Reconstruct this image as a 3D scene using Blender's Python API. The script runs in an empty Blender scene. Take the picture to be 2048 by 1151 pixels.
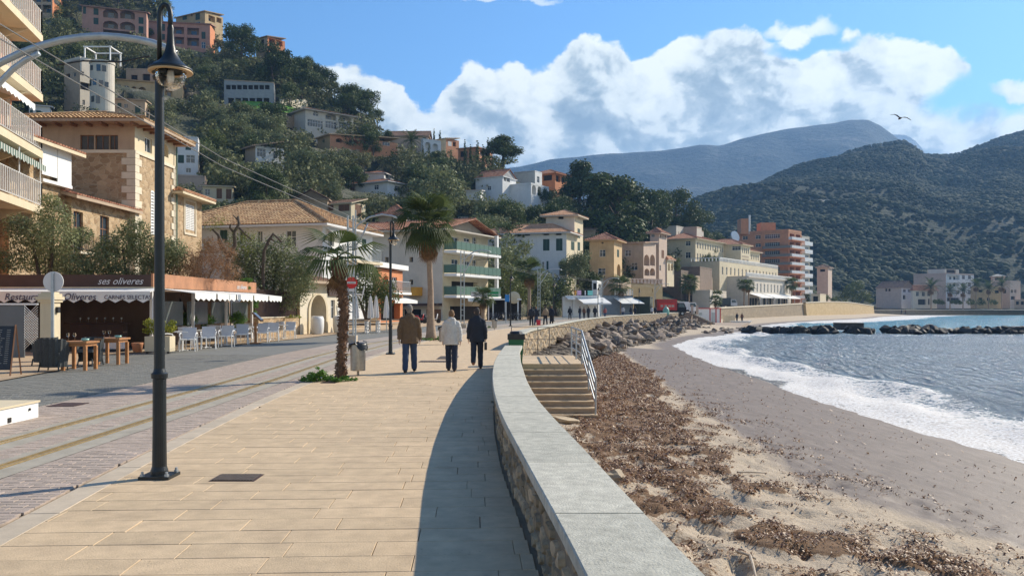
import bpy, math, random
import numpy as np
from mathutils import Vector, Matrix
from math import sin, cos, pi, atan2, sqrt, radians
random.seed(7); RNG = np.random.default_rng(7)
S = bpy.context.scene
COL = S.collection
F, CX, HY, EYE = 1707.0, 1024.0, 612.0, 1.7      # focal length and horizon of the photograph, eye height

# ---------------------------------------------------------------- camera
cam_d = bpy.data.cameras.new('camera'); cam = bpy.data.objects.new('camera', cam_d); COL.objects.link(cam)
cam.location = (0, 0, EYE); cam.rotation_euler = (pi/2, 0, 0)
cam_d.sensor_width = 36; cam_d.lens = F/2048*36; cam_d.shift_y = (HY-575.5)/2048
cam_d.clip_start = .1; cam_d.clip_end = 20000
S.camera = cam
# ---------------------------------------------------------------- sun, sky, exposure
SUN_AZ, SUN_EL = radians(53), radians(33)        # azimuth from +Y towards +X
sd = Vector((sin(SUN_AZ)*cos(SUN_EL), cos(SUN_AZ)*cos(SUN_EL), sin(SUN_EL)))
sl = bpy.data.lights.new('sun', 'SUN'); sl.energy = 5.0; sl.angle = radians(.53); sl.color = (1, .90, .74)
so = bpy.data.objects.new('sun', sl); COL.objects.link(so); so.rotation_euler = sd.to_track_quat('Z', 'Y').to_euler()
so.location = (40, 30, 60)
S.view_settings.view_transform = 'Standard'; S.view_settings.look = 'None'; S.view_settings.gamma = 1
S.view_settings.use_curve_mapping = False; S.view_settings.exposure = 0.57
SKY_STR = .085
w = bpy.data.worlds.new('World'); S.world = w; w.use_nodes = True
nt = w.node_tree; nt.nodes.clear()
class NG:                                         # tiny node-graph helper
    def __init__(s, t): s.t = t
    def n(s, typ, ins={}, **kw):
        o = s.t.nodes.new(typ)
        for k, v in kw.items(): setattr(o, k, v)
        for k, v in ins.items(): s.set(o.inputs[k], v)
        return o
    def set(s, sock, v):
        if hasattr(v, 'is_output') or isinstance(v, bpy.types.NodeSocket): s.t.links.new(v, sock)
        elif isinstance(v, bpy.types.Node): s.t.links.new(v.outputs[0], sock)
        else: sock.default_value = v
    def m(s, op, a, b=0., c=0., clamp=False):
        o = s.t.nodes.new('ShaderNodeMath'); o.operation = op; o.use_clamp = clamp
        s.set(o.inputs[0], a); s.set(o.inputs[1], b); s.set(o.inputs[2], c)
        return o.outputs[0]
    def vm(s, op, a, b=(0, 0, 0)):
        o = s.t.nodes.new('ShaderNodeVectorMath'); o.operation = op
        s.set(o.inputs[0], a); s.set(o.inputs[1], b)
        return o.outputs[0]
    def noise(s, vec, scale, detail=4, rough=.55, dist=0., out=0):
        o = s.n('ShaderNodeTexNoise', {'Vector': vec, 'Scale': scale, 'Detail': detail, 'Roughness': rough, 'Distortion': dist})
        return o.outputs[out]
    def mr(s, v, a, b, c=0., d=1., smooth=False):
        o = s.t.nodes.new('ShaderNodeMapRange'); o.clamp = True
        if smooth: o.interpolation_type = 'SMOOTHSTEP'
        for i, x in enumerate((v, a, b, c, d)): s.set(o.inputs[i], x)
        return o.outputs[0]
    def mix(s, f, a, b, mode='MIX'):
        o = s.t.nodes.new('ShaderNodeMix'); o.data_type = 'RGBA'; o.blend_type = mode
        s.set(o.inputs[0], f); s.set(o.inputs[6], a); s.set(o.inputs[7], b)
        return o.outputs[2]
    def ramp(s, f, stops):
        o = s.t.nodes.new('ShaderNodeValToRGB'); s.set(o.inputs[0], f)
        e = o.color_ramp.elements
        while len(e) > 1: e.remove(e[0])
        e[0].position = stops[0][0]; e[0].color = c4(stops[0][1])
        for p, c in stops[1:]:
            k = e.new(p); k.color = c4(c)
        return o.outputs[0]
def c4(c): return (c[0], c[1], c[2], 1)
g = NG(nt)
sky = g.n('ShaderNodeTexSky', sky_type='NISHITA', sun_disc=False, sun_elevation=SUN_EL, sun_rotation=SUN_AZ,
          altitude=0, air_density=1.0, dust_density=.35, ozone_density=3.0)
dirv = g.n('ShaderNodeTexCoord').outputs['Generated']
sx = g.n('ShaderNodeSeparateXYZ', {0: dirv})
AZ = g.m('ARCTAN2', sx.outputs[0], sx.outputs[1])
HL = g.m('SQRT', g.m('ADD', g.m('MULTIPLY', sx.outputs[0], sx.outputs[0]), g.m('MULTIPLY', sx.outputs[1], sx.outputs[1])))
EL = g.m('ARCTAN2', sx.outputs[2], HL)
P2 = g.n('ShaderNodeCombineXYZ', {0: AZ, 1: g.m('MULTIPLY', EL, 1.25), 2: 0.0}).outputs[0]
def px2ae(px, py):
    u = (px-CX)/F; v = (HY-py)/F
    return math.atan(u), math.atan(v/sqrt(1+u*u))
prof = [(-400, 300), (560, 330), (610, 150), (640, 122), (700, 128), (760, 140), (810, 172), (845, 205), (875, 195), (905, 150), (960, 122), (1040, 128),
        (1110, 122), (1140, 82), (1190, 66), (1235, 74), (1285, 110), (1325, 98), (1345, 72), (1400, 58), (1450, 48), (1510, 58), (1545, 72),
        (1590, 60), (1640, 62), (1665, 78), (1700, 52), (1760, 50), (1830, 62), (1890, 92), (1950, 118), (2000, 150), (2048, 190), (2120, 250), (2400, 200), (2900, 90)]
fc = g.n('ShaderNodeFloatCurve'); A0, A1 = -1.2, 1.2
cv = fc.mapping.curves[0]; pts = []
for px, py in prof:
    a, e = px2ae(px, py); pts.append(((a-A0)/(A1-A0), e/.6))
while len(cv.points) < len(pts): cv.points.new(.5, .5)
for i, (a, e) in enumerate(pts): cv.points[i].location = (a, e); cv.points[i].handle_type = 'AUTO'
fc.mapping.update()
Pn = g.vm('ADD', P2, g.vm('MULTIPLY', g.vm('SUBTRACT', g.noise(P2, 9, 5, .6, 0, 1), (.5, .5, .5)), (.05, .05, 0)))
AZw = g.m('ADD', AZ, g.m('MULTIPLY', g.m('SUBTRACT', g.noise(P2, 22, 5, .6), .5), .03))
g.set(fc.inputs['Value'], g.m('DIVIDE', g.m('SUBTRACT', AZw, A0), A1-A0))
top = g.m('MULTIPLY', fc.outputs[0], .6)
bil = g.m('SUBTRACT', 1.0, g.n('ShaderNodeTexVoronoi', {'Vector': Pn, 'Scale': 26.0, 'Smoothness': .6}, feature='SMOOTH_F1').outputs['Distance'])
bil2 = g.m('SUBTRACT', 1.0, g.n('ShaderNodeTexVoronoi', {'Vector': Pn, 'Scale': 62.0, 'Smoothness': .6}, feature='SMOOTH_F1').outputs['Distance'])
wob = g.m('ADD', g.m('MULTIPLY', g.m('SUBTRACT', bil, .62), .022), g.m('MULTIPLY', g.m('SUBTRACT', bil2, .62), .008))
wob = g.m('ADD', wob, g.m('MULTIPLY', g.m('SUBTRACT', g.noise(P2, 60, 6, .65), .5), .016))
dep = g.m('SUBTRACT', g.m('ADD', top, wob), EL)                 # depth below the cloud edge
cm = g.mr(dep, -.001, .006, smooth=True)
# gaps of blue at the right inside the bank, and the puff at the right edge
def blob(px, py, rx, ry):
    a, e = px2ae(px, py)
    dx = g.m('DIVIDE', g.m('SUBTRACT', AZw, a), rx/F*.85); dy = g.m('DIVIDE', g.m('SUBTRACT', g.m('ADD', EL, wob), e), ry/F*.9)
    return g.m('ADD', g.m('MULTIPLY', dx, dx), g.m('MULTIPLY', dy, dy))
def hole(m, px, py, rx, ry, soft=.8): return g.m('MULTIPLY', m, g.mr(blob(px, py, rx, ry), 1-soft*.6, 1+soft, smooth=True))
def puff(m, px, py, rx, ry, amp=1.): return g.m('MAXIMUM', m, g.mr(blob(px, py, rx, ry), .2, 1.15, amp, 0., smooth=True))
cm = hole(cm, 1960, 205, 95, 42)
cm = hole(cm, 1630, 105, 85, 16, 1.2)
cm = puff(cm, 2050, 190, 60, 20)
cm = puff(cm, 1600, 68, 90, 26, .9)
cm = puff(cm, 1850, 290, 260, 60, 1.)
cm = puff(cm, 1020, -5, 130, 12, .6)
cm = g.m('MULTIPLY', cm, g.mr(EL, -.02, .03))
# clouds high up and behind the camera (outside the frame) so that the sky goes on as it does in view
Pd = g.vm('MULTIPLY', dirv, (1, 1, 2.2))
ext = g.mr(g.noise(Pd, 2.6, 6, .6), .60, .72, smooth=True)
cm = g.m('MAXIMUM', cm, g.m('MULTIPLY', ext, g.mr(EL, .42, .60)))
def relief(v, sc, off, k):
    a = g.noise(v, sc, 5, .55); b = g.noise(g.vm('ADD', v, off), sc, 5, .55)
    return g.m('MULTIPLY', g.m('SUBTRACT', a, b), k)
r = g.m('ADD', relief(Pn, 11, (.030, .022, 0), 2.2), relief(Pn, 34, (.009, .007, 0), .9))
r = g.m('ADD', r, g.m('MULTIPLY', g.m('SUBTRACT', bil, .62), .35))
edge = g.mr(dep, .0, .06, .50, 0.)
lit = g.m('ADD', g.m('ADD', .50, r), edge)
lit = g.m('ADD', lit, g.m('MULTIPLY', g.m('SUBTRACT', g.noise(P2, 6, 3, .5), .5), .7))
lit = g.m('ADD', lit, g.m('MULTIPLY', g.mr(AZ, -.25, .5), .10), clamp=True)
cc = g.ramp(lit, [(0, (.27, .33, .39)), (.28, (.38, .44, .49)), (.48, (.56, .61, .65)), (.66, (.86, .88, .88)), (1, (1.06, 1.05, 1.02))])
cc = g.vm('MULTIPLY', cc, (.80/SKY_STR, .82/SKY_STR, .77/SKY_STR))
skyc = g.vm('MULTIPLY', sky, (.72, 1.12, 1.40))
out = g.mix(cm, skyc, cc)
bg = g.n('ShaderNodeBackground', {0: out, 1: SKY_STR})
g.n('ShaderNodeOutputWorld', {0: bg})

# ---------------------------------------------------------------- picture-to-place helpers
def PX(px, D): return (px-CX)/F*D
def PZ(py, D): return EYE+(HY-py)/F*D
def P(px, py, D): return Vector((PX(px, D), D, PZ(py, D)))
def GD(py, z=0.): return (EYE-z)*F/(py-HY)
def ip(x, tab): return float(np.interp(x, [t[0] for t in tab], [t[1] for t in tab]))

# ---------------------------------------------------------------- object helpers
ORG = {}
def org(o): return ORG.get(o.name, Vector((0, 0, 0))) if o else Vector((0, 0, 0))
def tag(o, label=None, cat=None, group=None, kind=None):
    if label: o['label'] = label
    if cat: o['category'] = cat
    if group: o['group'] = group
    if kind: o['kind'] = kind
    return o
def thing(name, label, cat, loc=(0, 0, 0), rz=0., group=None):
    o = bpy.data.objects.new(name, None); COL.objects.link(o)
    o.location = loc; o.rotation_euler = (0, 0, rz); o.empty_display_size = .2
    if rz == 0: ORG[o.name] = Vector(loc)
    return tag(o, label, cat, group)
def kids(o): return [c for c in bpy.data.objects if c.parent == o]
def copy_tree(o, parent=None, ch=None):
    if ch is None:
        ch = {}
        for c in bpy.data.objects:
            if c.parent: ch.setdefault(c.parent.name, []).append(c)
    c = o.copy(); COL.objects.link(c)
    if parent: c.parent = parent
    for k in ch.get(o.name, []): copy_tree(k, c, ch)
    return c
def inst(me, name, parent=None, loc=(0, 0, 0), rot=(0, 0, 0), sc=(1, 1, 1)):
    o = bpy.data.objects.new(name, me); COL.objects.link(o)
    if parent: o.parent = parent
    o.location = Vector(loc)-(org(parent) if parent else Vector((0, 0, 0))); o.rotation_euler = rot
    o.scale = (sc, sc, sc) if isinstance(sc, (int, float)) else sc
    return o
class MB:
    def __init__(s): s.v = []; s.f = []; s.mi = []; s.m = 0
    def add(s, vs, fs):
        b = len(s.v); s.v += [tuple(v) for v in vs]; s.f += [tuple(b+i for i in f) for f in fs]; s.mi += [s.m]*len(fs); return s
    def box(s, c, d, rz=0., M=None):
        x, y, z = d[0]/2, d[1]/2, d[2]/2
        vs = [Vector((a*x, b*y, e*z)) for e in (-1, 1) for b in (-1, 1) for a in (-1, 1)]
        R = M if M is not None else Matrix.Rotation(rz, 3, 'Z')
        vs = [R@v+Vector(c) for v in vs]
        return s.add(vs, [(0, 2, 3, 1), (4, 5, 7, 6), (0, 1, 5, 4), (2, 6, 7, 3), (0, 4, 6, 2), (1, 3, 7, 5)])
    def bb(s, x0, x1, y0, y1, z0, z1): return s.box(((x0+x1)/2, (y0+y1)/2, (z0+z1)/2), (x1-x0, y1-y0, z1-z0))
    def prism(s, poly, z0, z1, top=True, bot=True):
        n = len(poly); vs = [(p[0], p[1], z0) for p in poly]+[(p[0], p[1], z1) for p in poly]
        a = sum(poly[i][0]*poly[(i+1) % n][1]-poly[(i+1) % n][0]*poly[i][1] for i in range(n))
        fs = [(i, (i+1) % n, n+(i+1) % n, n+i) for i in range(n)]
        if top: fs.append(tuple(range(n, 2*n)))
        if bot: fs.append(tuple(range(n-1, -1, -1)))
        if a < 0: fs = [tuple(reversed(f)) for f in fs]
        return s.add(vs, fs)
    def quad(s, *p): return s.add(p, [tuple(range(len(p)))])
    def tube(s, path, r, n=8, cap=True, ref=None):
        path = [Vector(p) for p in path]; k = len(path)
        if isinstance(r, (int, float)): r = [r]*k
        vs = []; prev = None
        for i, p in enumerate(path):
            t = (path[min(i+1, k-1)]-path[max(i-1, 0)])
            if t.length < 1e-9: t = Vector((0, 0, 1))
            t.normalize()
            if prev is None:
                a = Vector(ref) if ref else (Vector((0, 0, 1)) if abs(t.z) < .9 else Vector((1, 0, 0)))
            else: a = prev
            a = a-t*a.dot(t)
            if a.length < 1e-6: a = t.orthogonal()
            a.normalize(); b = t.cross(a); prev = a
            ra, rb = (r[i], r[i]) if isinstance(r[i], (int, float)) else r[i]
            for j in range(n):
                q = 2*pi*j/n; vs.append(p+a*cos(q)*ra+b*sin(q)*rb)
        fs = [(i*n+j, i*n+(j+1) % n, (i+1)*n+(j+1) % n, (i+1)*n+j) for i in range(k-1) for j in range(n)]
        if cap: fs += [tuple(range(n-1, -1, -1)), tuple(range((k-1)*n, k*n))]
        return s.add(vs, fs)
    def lathe(s, prof, c=(0, 0, 0), n=16, cap=True):
        c = Vector(c); k = len(prof)
        vs = [c+Vector((r*cos(2*pi*j/n), r*sin(2*pi*j/n), z)) for r, z in prof for j in range(n)]
        fs = [(i*n+j, i*n+(j+1) % n, (i+1)*n+(j+1) % n, (i+1)*n+j) for i in range(k-1) for j in range(n)]
        if cap: fs += [tuple(range(n-1, -1, -1)), tuple(range((k-1)*n, k*n))]
        return s.add(vs, fs)
    def ell(s, c, r, n=10, m=7, R=None):
        c = Vector(c); vs = [Vector((0, 0, -1))]
        for i in range(1, m):
            a = -pi/2+pi*i/m
            vs += [Vector((cos(a)*cos(2*pi*j/n), cos(a)*sin(2*pi*j/n), sin(a))) for j in range(n)]
        vs.append(Vector((0, 0, 1)))
        vs = [Vector((v.x*r[0], v.y*r[1], v.z*r[2])) for v in vs]
        vs = [c+(R@v if R else v) for v in vs]
        fs = [(0, 1+(j+1) % n, 1+j) for j in range(n)]
        fs += [(1+i*n+j, 1+i*n+(j+1) % n, 1+(i+1)*n+(j+1) % n, 1+(i+1)*n+j) for i in range(m-2) for j in range(n)]
        L = len(vs)-1; fs += [(L, 1+(m-2)*n+j, 1+(m-2)*n+(j+1) % n) for j in range(n)]
        return s.add(vs, fs)
    def mesh(s, name, mats, off=(0, 0, 0), smooth=False):
        me = bpy.data.meshes.new(name)
        ox, oy, oz = off
        me.from_pydata([(v[0]-ox, v[1]-oy, v[2]-oz) for v in s.v], [], s.f)
        mats = mats if isinstance(mats, (list, tuple)) else [mats]
        for m in mats: me.materials.append(m)
        if len(mats) > 1: me.polygons.foreach_set('material_index', s.mi)
        if smooth: me.polygons.foreach_set('use_smooth', [True]*len(s.f))
        me.update(); return me
    def build(s, name, mats, parent=None, smooth=False):
        me = s.mesh(name, mats, org(parent), smooth)
        o = bpy.data.objects.new(name, me); COL.objects.link(o)
        if parent: o.parent = parent; ORG[o.name] = org(parent)
        return o
def np_mesh(name, V, Fq, mat, smooth=False):
    me = bpy.data.meshes.new(name); V = np.asarray(V, dtype=np.float32); Fq = np.asarray(Fq, dtype=np.int32)
    n, k = Fq.shape
    me.vertices.add(len(V)); me.vertices.foreach_set('co', V.ravel())
    me.loops.add(n*k); me.loops.foreach_set('vertex_index', Fq.ravel())
    me.polygons.add(n); me.polygons.foreach_set('loop_start', np.arange(0, n*k, k, dtype=np.int32))
    me.polygons.foreach_set('loop_total', np.full(n, k, dtype=np.int32))
    me.polygons.foreach_set('use_smooth', np.full(n, smooth, dtype=bool))
    for m_ in (mat if isinstance(mat, (list, tuple)) else [mat]): me.materials.append(m_)
    me.update(); me.validate(); return me
def npobj(name, V, Fq, mat, parent=None, smooth=False):
    o = bpy.data.objects.new(name, np_mesh(name, V, Fq, mat, smooth)); COL.objects.link(o)
    if parent: o.parent = parent; o.location = -org(parent)
    return o
def grid_faces(nr, nc):
    i = np.arange(nr-1)[:, None]*nc+np.arange(nc-1)[None, :]
    return np.stack([i, i+1, i+1+nc, i+nc], -1).reshape(-1, 4)
def bake(o, name=None):                          # freeze modifiers into plain mesh data
    dg = bpy.context.evaluated_depsgraph_get(); me = bpy.data.meshes.new_from_object(o.evaluated_get(dg))
    o.modifiers.clear(); old = o.data; o.data = me
    return o

# ---------------------------------------------------------------- value noise for geometry
def vnoise(x, y, sc, seed=0, octv=3):
    r = np.random.default_rng(seed); T = r.random((64, 64)); out = 0; amp = 1; tot = 0
    x = np.asarray(x, float)/sc; y = np.asarray(y, float)/sc
    for k in range(octv):
        xi = np.floor(x).astype(int); yi = np.floor(y).astype(int); fx = x-xi; fy = y-yi
        fx = fx*fx*(3-2*fx); fy = fy*fy*(3-2*fy)
        a = T[xi % 64, yi % 64]; b = T[(xi+1) % 64, yi % 64]; c = T[xi % 64, (yi+1) % 64]; d = T[(xi+1) % 64, (yi+1) % 64]
        out = out+amp*((a*(1-fx)+b*fx)*(1-fy)+(c*(1-fx)+d*fx)*fy); tot += amp
        amp *= .5; x = x*2.03+7.1; y = y*2.03+3.7
    return out/tot

# ---------------------------------------------------------------- materials
MT = {}
def newmat(name):
    m = bpy.data.materials.new(name); m.use_nodes = True; m.node_tree.nodes.clear(); MT[name] = m
    return m, NG(m.node_tree)
def finish(g, bsdf): g.n('ShaderNodeOutputMaterial', {0: bsdf})
def mat(name, rgb, rough=.8, var=.12, scale=1.5, bump=.0, bs=40, metal=0., spec=.5, rnd=0., grime=0., dirt=None, tr=0., pit=0.):
    if name in MT: return MT[name]
    m, g = newmat(name)
    pos = g.n('ShaderNodeNewGeometry').outputs['Position']
    n = g.noise(pos, scale, 5, .6)
    col = g.mix(g.mr(n, .3, .7), c4([c*(1-var) for c in rgb]), c4([min(1, c*(1+var)) for c in rgb]))
    if grime:
        st = g.noise(g.vm('MULTIPLY', pos, (1.3, 1.3, .22)), 1.6, 5, .65)
        d = dirt or [c*.45 for c in rgb]
        col = g.mix(g.m('MULTIPLY', g.mr(st, .5, .75), grime), col, c4(d))
    if pit: col = g.mix(g.m('MULTIPLY', g.m('MULTIPLY', g.mr(g.noise(pos, 42, 3, .6), .63, .68), g.mr(g.noise(pos, 2.3, 3, .5), .5, .6)), pit), col, c4([c*.4 for c in rgb]))
    if rnd:
        oi = g.n('ShaderNodeObjectInfo').outputs['Random']
        col = g.mix(1., col, g.n('ShaderNodeCombineColor', {0: g.mr(oi, 0, 1, 1-rnd, 1+rnd), 1: g.mr(oi, 0, 1, 1-rnd, 1+rnd*.9), 2: g.mr(oi, 0, 1, 1-rnd*1.1, 1+rnd*.8)}).outputs[0], 'MULTIPLY')
    ins = {'Base Color': col, 'Roughness': rough, 'Metallic': metal, 'Specular IOR Level': spec}
    if bump:
        b = g.n('ShaderNodeBump', {'Strength': bump, 'Distance': .02, 'Height': g.noise(pos, bs, 4, .6)}); ins['Normal'] = b.outputs[0]
    b = g.n('ShaderNodeBsdfPrincipled', ins)
    if tr:
        t = g.n('ShaderNodeBsdfTranslucent', {0: col}); mx = g.n('ShaderNodeMixShader', {0: tr, 1: b.outputs[0], 2: t.outputs[0]}); finish(g, mx)
    else: finish(g, b)
    return m
def stonemat(name, c1, c2, mortar, scale=2.2, mw=.06, bump=.6, flat=(1, 1, 1.6)):
    if name in MT: return MT[name]
    m, g = newmat(name); pos = g.vm('MULTIPLY', g.n('ShaderNodeNewGeometry').outputs['Position'], flat)
    pos = g.vm('ADD', pos, g.vm('MULTIPLY', g.noise(pos, 3, 3, .5, 0, 1), (.12, .12, .12)))
    v = g.n('ShaderNodeTexVoronoi', {'Vector': pos, 'Scale': scale}); e = g.n('ShaderNodeTexVoronoi', {'Vector': pos, 'Scale': scale}, feature='DISTANCE_TO_EDGE')
    sr = g.n('ShaderNodeSeparateColor', {0: v.outputs['Color']})
    col = g.mix(sr.outputs[0], c4(c1), c4(c2))
    col = g.mix(g.mr(g.noise(pos, 14, 4, .6), .3, .7, 0, .35), col, c4([x*.6 for x in c1]))
    k = g.mr(e.outputs['Distance'], 0, mw)
    col = g.mix(k, c4(mortar), col)
    b = g.n('ShaderNodeBump', {'Strength': bump, 'Distance': .03, 'Height': g.m('ADD', k, g.m('MULTIPLY', g.noise(pos, 25, 3), .4))})
    finish(g, g.n('ShaderNodeBsdfPrincipled', {'Base Color': col, 'Roughness': .85, 'Normal': b.outputs[0]}))
    return m
def leafmat(name, dark, light, tr=.25, scale=.9, rough=.6, rnd=.22):
    if name in MT: return MT[name]
    m, g = newmat(name); pos = g.n('ShaderNodeNewGeometry').outputs['Position']
    oi = g.n('ShaderNodeObjectInfo').outputs['Random']
    f = g.mr(g.m('ADD', g.noise(pos, scale, 3, .6), g.m('MULTIPLY', g.noise(pos, scale*9, 2, .5), .5)), .45, 1.0)
    col = g.mix(f, c4(dark), c4(light))
    col = g.mix(1., col, g.n('ShaderNodeCombineColor', {0: g.mr(oi, 0, 1, 1-rnd, 1+rnd*1.2), 1: g.mr(oi, 0, 1, 1-rnd*.8, 1+rnd), 2: g.mr(oi, 0, 1, 1-rnd, 1+rnd*.6)}).outputs[0], 'MULTIPLY')
    b = g.n('ShaderNodeBsdfPrincipled', {'Base Color': col, 'Roughness': rough, 'Specular IOR Level': .15}); t = g.n('ShaderNodeBsdfTranslucent', {0: col})
    finish(g, g.n('ShaderNodeMixShader', {0: tr, 1: b.outputs[0], 2: t.outputs[0]}))
    return m
M = {}
M['slab'] = mat('sandstone_slab', (.56, .415, .255), .8, .14, 5, .3, 60, rnd=.065, grime=.35, dirt=(.30, .215, .14), pit=.8)
M['joint'] = mat('joint_mortar', (.30, .22, .14), .9, .2, 6)
M['paver'] = mat('pink_paver', (.40, .32, .26), .85, .18, 4, .3, 70, rnd=.13)
M['paver_joint'] = mat('paver_joint', (.15, .125, .11), .9, .2, 5)
M['road'] = mat('grey_paver', (.19, .185, .16), .8, .15, 3, .3, 60, rnd=.16)
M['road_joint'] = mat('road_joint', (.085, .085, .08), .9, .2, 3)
M['kerb'] = mat('kerb_stone', (.50, .41, .30), .8, .12, 4, .2, 60, rnd=.06)
M['concrete'] = mat('track_concrete', (.36, .32, .25), .85, .18, 3, .2, 50)
M['rail'] = mat('rail_steel', (.50, .36, .17), .35, .25, 8, .1, 60, metal=.6)
M['groove'] = mat('rail_groove', (.03, .025, .02), .9)
M['coping'] = mat('grey_coping_stone', (.50, .48, .40), .9, .2, 12, .5, 70, rnd=.07, grime=.4, dirt=(.24, .24, .21), spec=.25, pit=.45)
M['stone'] = mat('rubble_stone', (.36, .27, .17), .85, .35, 9, .6, 45, rnd=.38)
M['mortar'] = mat('wall_mortar', (.21, .17, .12), .95, .25, 6, .5, 50)
M['step'] = mat('step_stone', (.36, .27, .19), .8, .15, 5, .25, 50, rnd=.05)
M['sandstone'] = mat('rock', (.42, .33, .22), .85, .3, 3, .6, 20, rnd=.2)
M['boulder'] = mat('boulder', (.20, .155, .12), .85, .5, 2.5, .8, 16, rnd=.6)
M['wetrock'] = mat('wet_rock', (.022, .018, .015), .75, .5, 2, .6, 12, rnd=.4)
M['post'] = mat('lamp_post_paint', (.007, .011, .013), .42, .3, 8, .1, 80, grime=.12, dirt=(.05, .055, .05))
M['steel'] = mat('galvanised_steel', (.42, .45, .46), .45, .12, 10, metal=.5)
M['blackmetal'] = mat('black_metal', (.012, .012, .013), .5)
M['bin_metal'] = mat('stainless_bin', (.40, .38, .35), .3, .2, 12, metal=.85)
M['bag'] = mat('bin_bag', (.012, .012, .014), .35, .2, 8, .5, 30)
M['white'] = mat('white_paint', (.78, .77, .74), .6, .05, 2)
M['whitewall'] = mat('white_render', (.66, .66, .65), .85, .06, 1.2, .12, 20, grime=.15)
M['greywhite'] = mat('pale_grey_render', (.68, .66, .64), .85, .06, 1.2, .12, 20, grime=.12)
M['cream'] = mat('cream_render', (.63, .53, .36), .85, .08, 1, .12, 20, grime=.22)
M['pale'] = mat('pale_render', (.58, .52, .43), .85, .08, 1, .12, 20, grime=.15)
M['ochre'] = mat('ochre_render', (.54, .38, .20), .85, .14, .7, .15, 15, grime=.35, dirt=(.32, .21, .12))
M['orange'] = mat('orange_render', (.58, .22, .09), .85, .1, 1, .12, 15, grime=.2)
M['terra'] = mat('terracotta_render', (.50, .23, .12), .85, .12, 1, .1, 15, grime=.2)
M['pink'] = mat('pink_render', (.44, .24, .18), .85, .1, 1, .1, 15, grime=.2)
M['rose'] = mat('rose_render', (.53, .40, .31), .85, .08, 1, .1, 15, grime=.2)
M['tan'] = mat('tan_render', (.43, .32, .22), .85, .12, 1, .15, 15, grime=.3)
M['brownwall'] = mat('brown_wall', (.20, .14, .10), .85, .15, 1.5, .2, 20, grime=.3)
M['stonewall'] = stonemat('tower_stone', (.30, .19, .095), (.58, .42, .25), (.50, .39, .25), 2.6, .07, .6)
M['quoin'] = mat('quoin_stone', (.66, .58, .44), .8, .08, 4, .2, 30, rnd=.06)
M['seawall'] = stonemat('sea_wall_stone', (.25, .19, .12), (.36, .28, .18), (.2, .16, .11), 1.3, .05)
M['yellowwall'] = stonemat('yellow_stone', (.48, .34, .16), (.58, .43, .22), (.45, .33, .18), .9, .04, .3)
M['glass'] = mat('window_glass', (.03, .045, .06), .08, .3, 3, spec=.8)
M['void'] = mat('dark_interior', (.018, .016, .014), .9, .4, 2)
M['green'] = mat('green_shutter', (.035, .085, .065), .6, .15, 5)
M['greenrail'] = mat('green_railing', (.07, .145, .105), .5, .1, 5)
M['wood'] = mat('brown_wood', (.22, .10, .045), .6, .2, 8, .1, 40)
M['teak'] = mat('table_wood', (.42, .19, .07), .55, .2, 14, .1, 40)
M['awning'] = mat('awning_cloth', (.74, .73, .69), .8, .06, 3)
M['fascia'] = mat('shaded_fascia_brown', (.060, .030, .022), .6, .2, 2, grime=.2)  # front fascia's shade painted into this brown; other dark parts share it
M['fascia_sunlit'] = mat('sunlit_fascia', (.38, .175, .085), .7, .2, 2, .1, 20, grime=.35)  # street side of the same fascia, sunlight put into its colour
def roofmat(name, a, b, c, s=5.5):
    m, g = newmat(name); pos = g.n('ShaderNodeNewGeometry').outputs['Position']
    v = g.n('ShaderNodeTexVoronoi', {'Vector': pos, 'Scale': s}); r = g.n('ShaderNodeSeparateColor', {0: v.outputs['Color']}).outputs[0]
    col = g.ramp(r, [(0, a), (.45, b), (.8, c), (1, a)])
    col = g.mix(g.mr(g.noise(pos, .9, 4, .6), .42, .7, 0, .45), col, c4([x*.5 for x in a]))
    finish(g, g.n('ShaderNodeBsdfPrincipled', {'Base Color': col, 'Roughness': .85})); return m
M['tile'] = roofmat('old_clay_tile', (.30, .16, .075), (.50, .29, .13), (.62, .42, .22))
M['tile_red'] = roofmat('red_clay_tile', (.33, .125, .07), (.43, .185, .105), (.50, .27, .16), 3)
M['tile_new'] = roofmat('orange_clay_tile', (.50, .24, .12), (.58, .31, .17), (.62, .37, .22), 3)
M['tile_dark'] = roofmat('weathered_tile', (.17, .095, .065), (.25, .14, .09), (.32, .19, .12), 3)
M['pine'] = leafmat('pine_needles', (.028, .046, .016), (.125, .155, .048), .12, .5)
M['olive'] = leafmat('olive_leaves', (.075, .095, .045), (.27, .29, .15), .25, 1.2)
M['bush'] = leafmat('bush_leaves', (.05, .075, .024), (.18, .20, .065), .25, .8)
M['palmleaf'] = leafmat('palm_frond', (.030, .055, .022), (.11, .14, .05), .3, 2)
M['palmdry'] = leafmat('dry_palm_frond', (.11, .06, .03), (.30, .18, .09), .2, 3)
M['twig'] = leafmat('dry_twigs', (.14, .075, .04), (.30, .18, .10), .15, 3)
M['yellowleaf'] = leafmat('yellow_leaves', (.10, .13, .02), (.34, .34, .05), .3, 3)
M['plant'] = leafmat('bright_leaves', (.04, .10, .02), (.14, .26, .05), .3, 5)
M['bark'] = mat('bark', (.10, .075, .055), .9, .3, 6, .6, 25)
M['fibre'] = mat('palm_fibre', (.17, .095, .055), .9, .4, 14, .9, 50)
M['palmtrunk'] = mat('palm_trunk', (.33, .235, .16), .85, .25, 6, .5, 40)
M['palebark'] = mat('pale_bark', (.30, .28, .25), .85, .2, 5)
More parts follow.
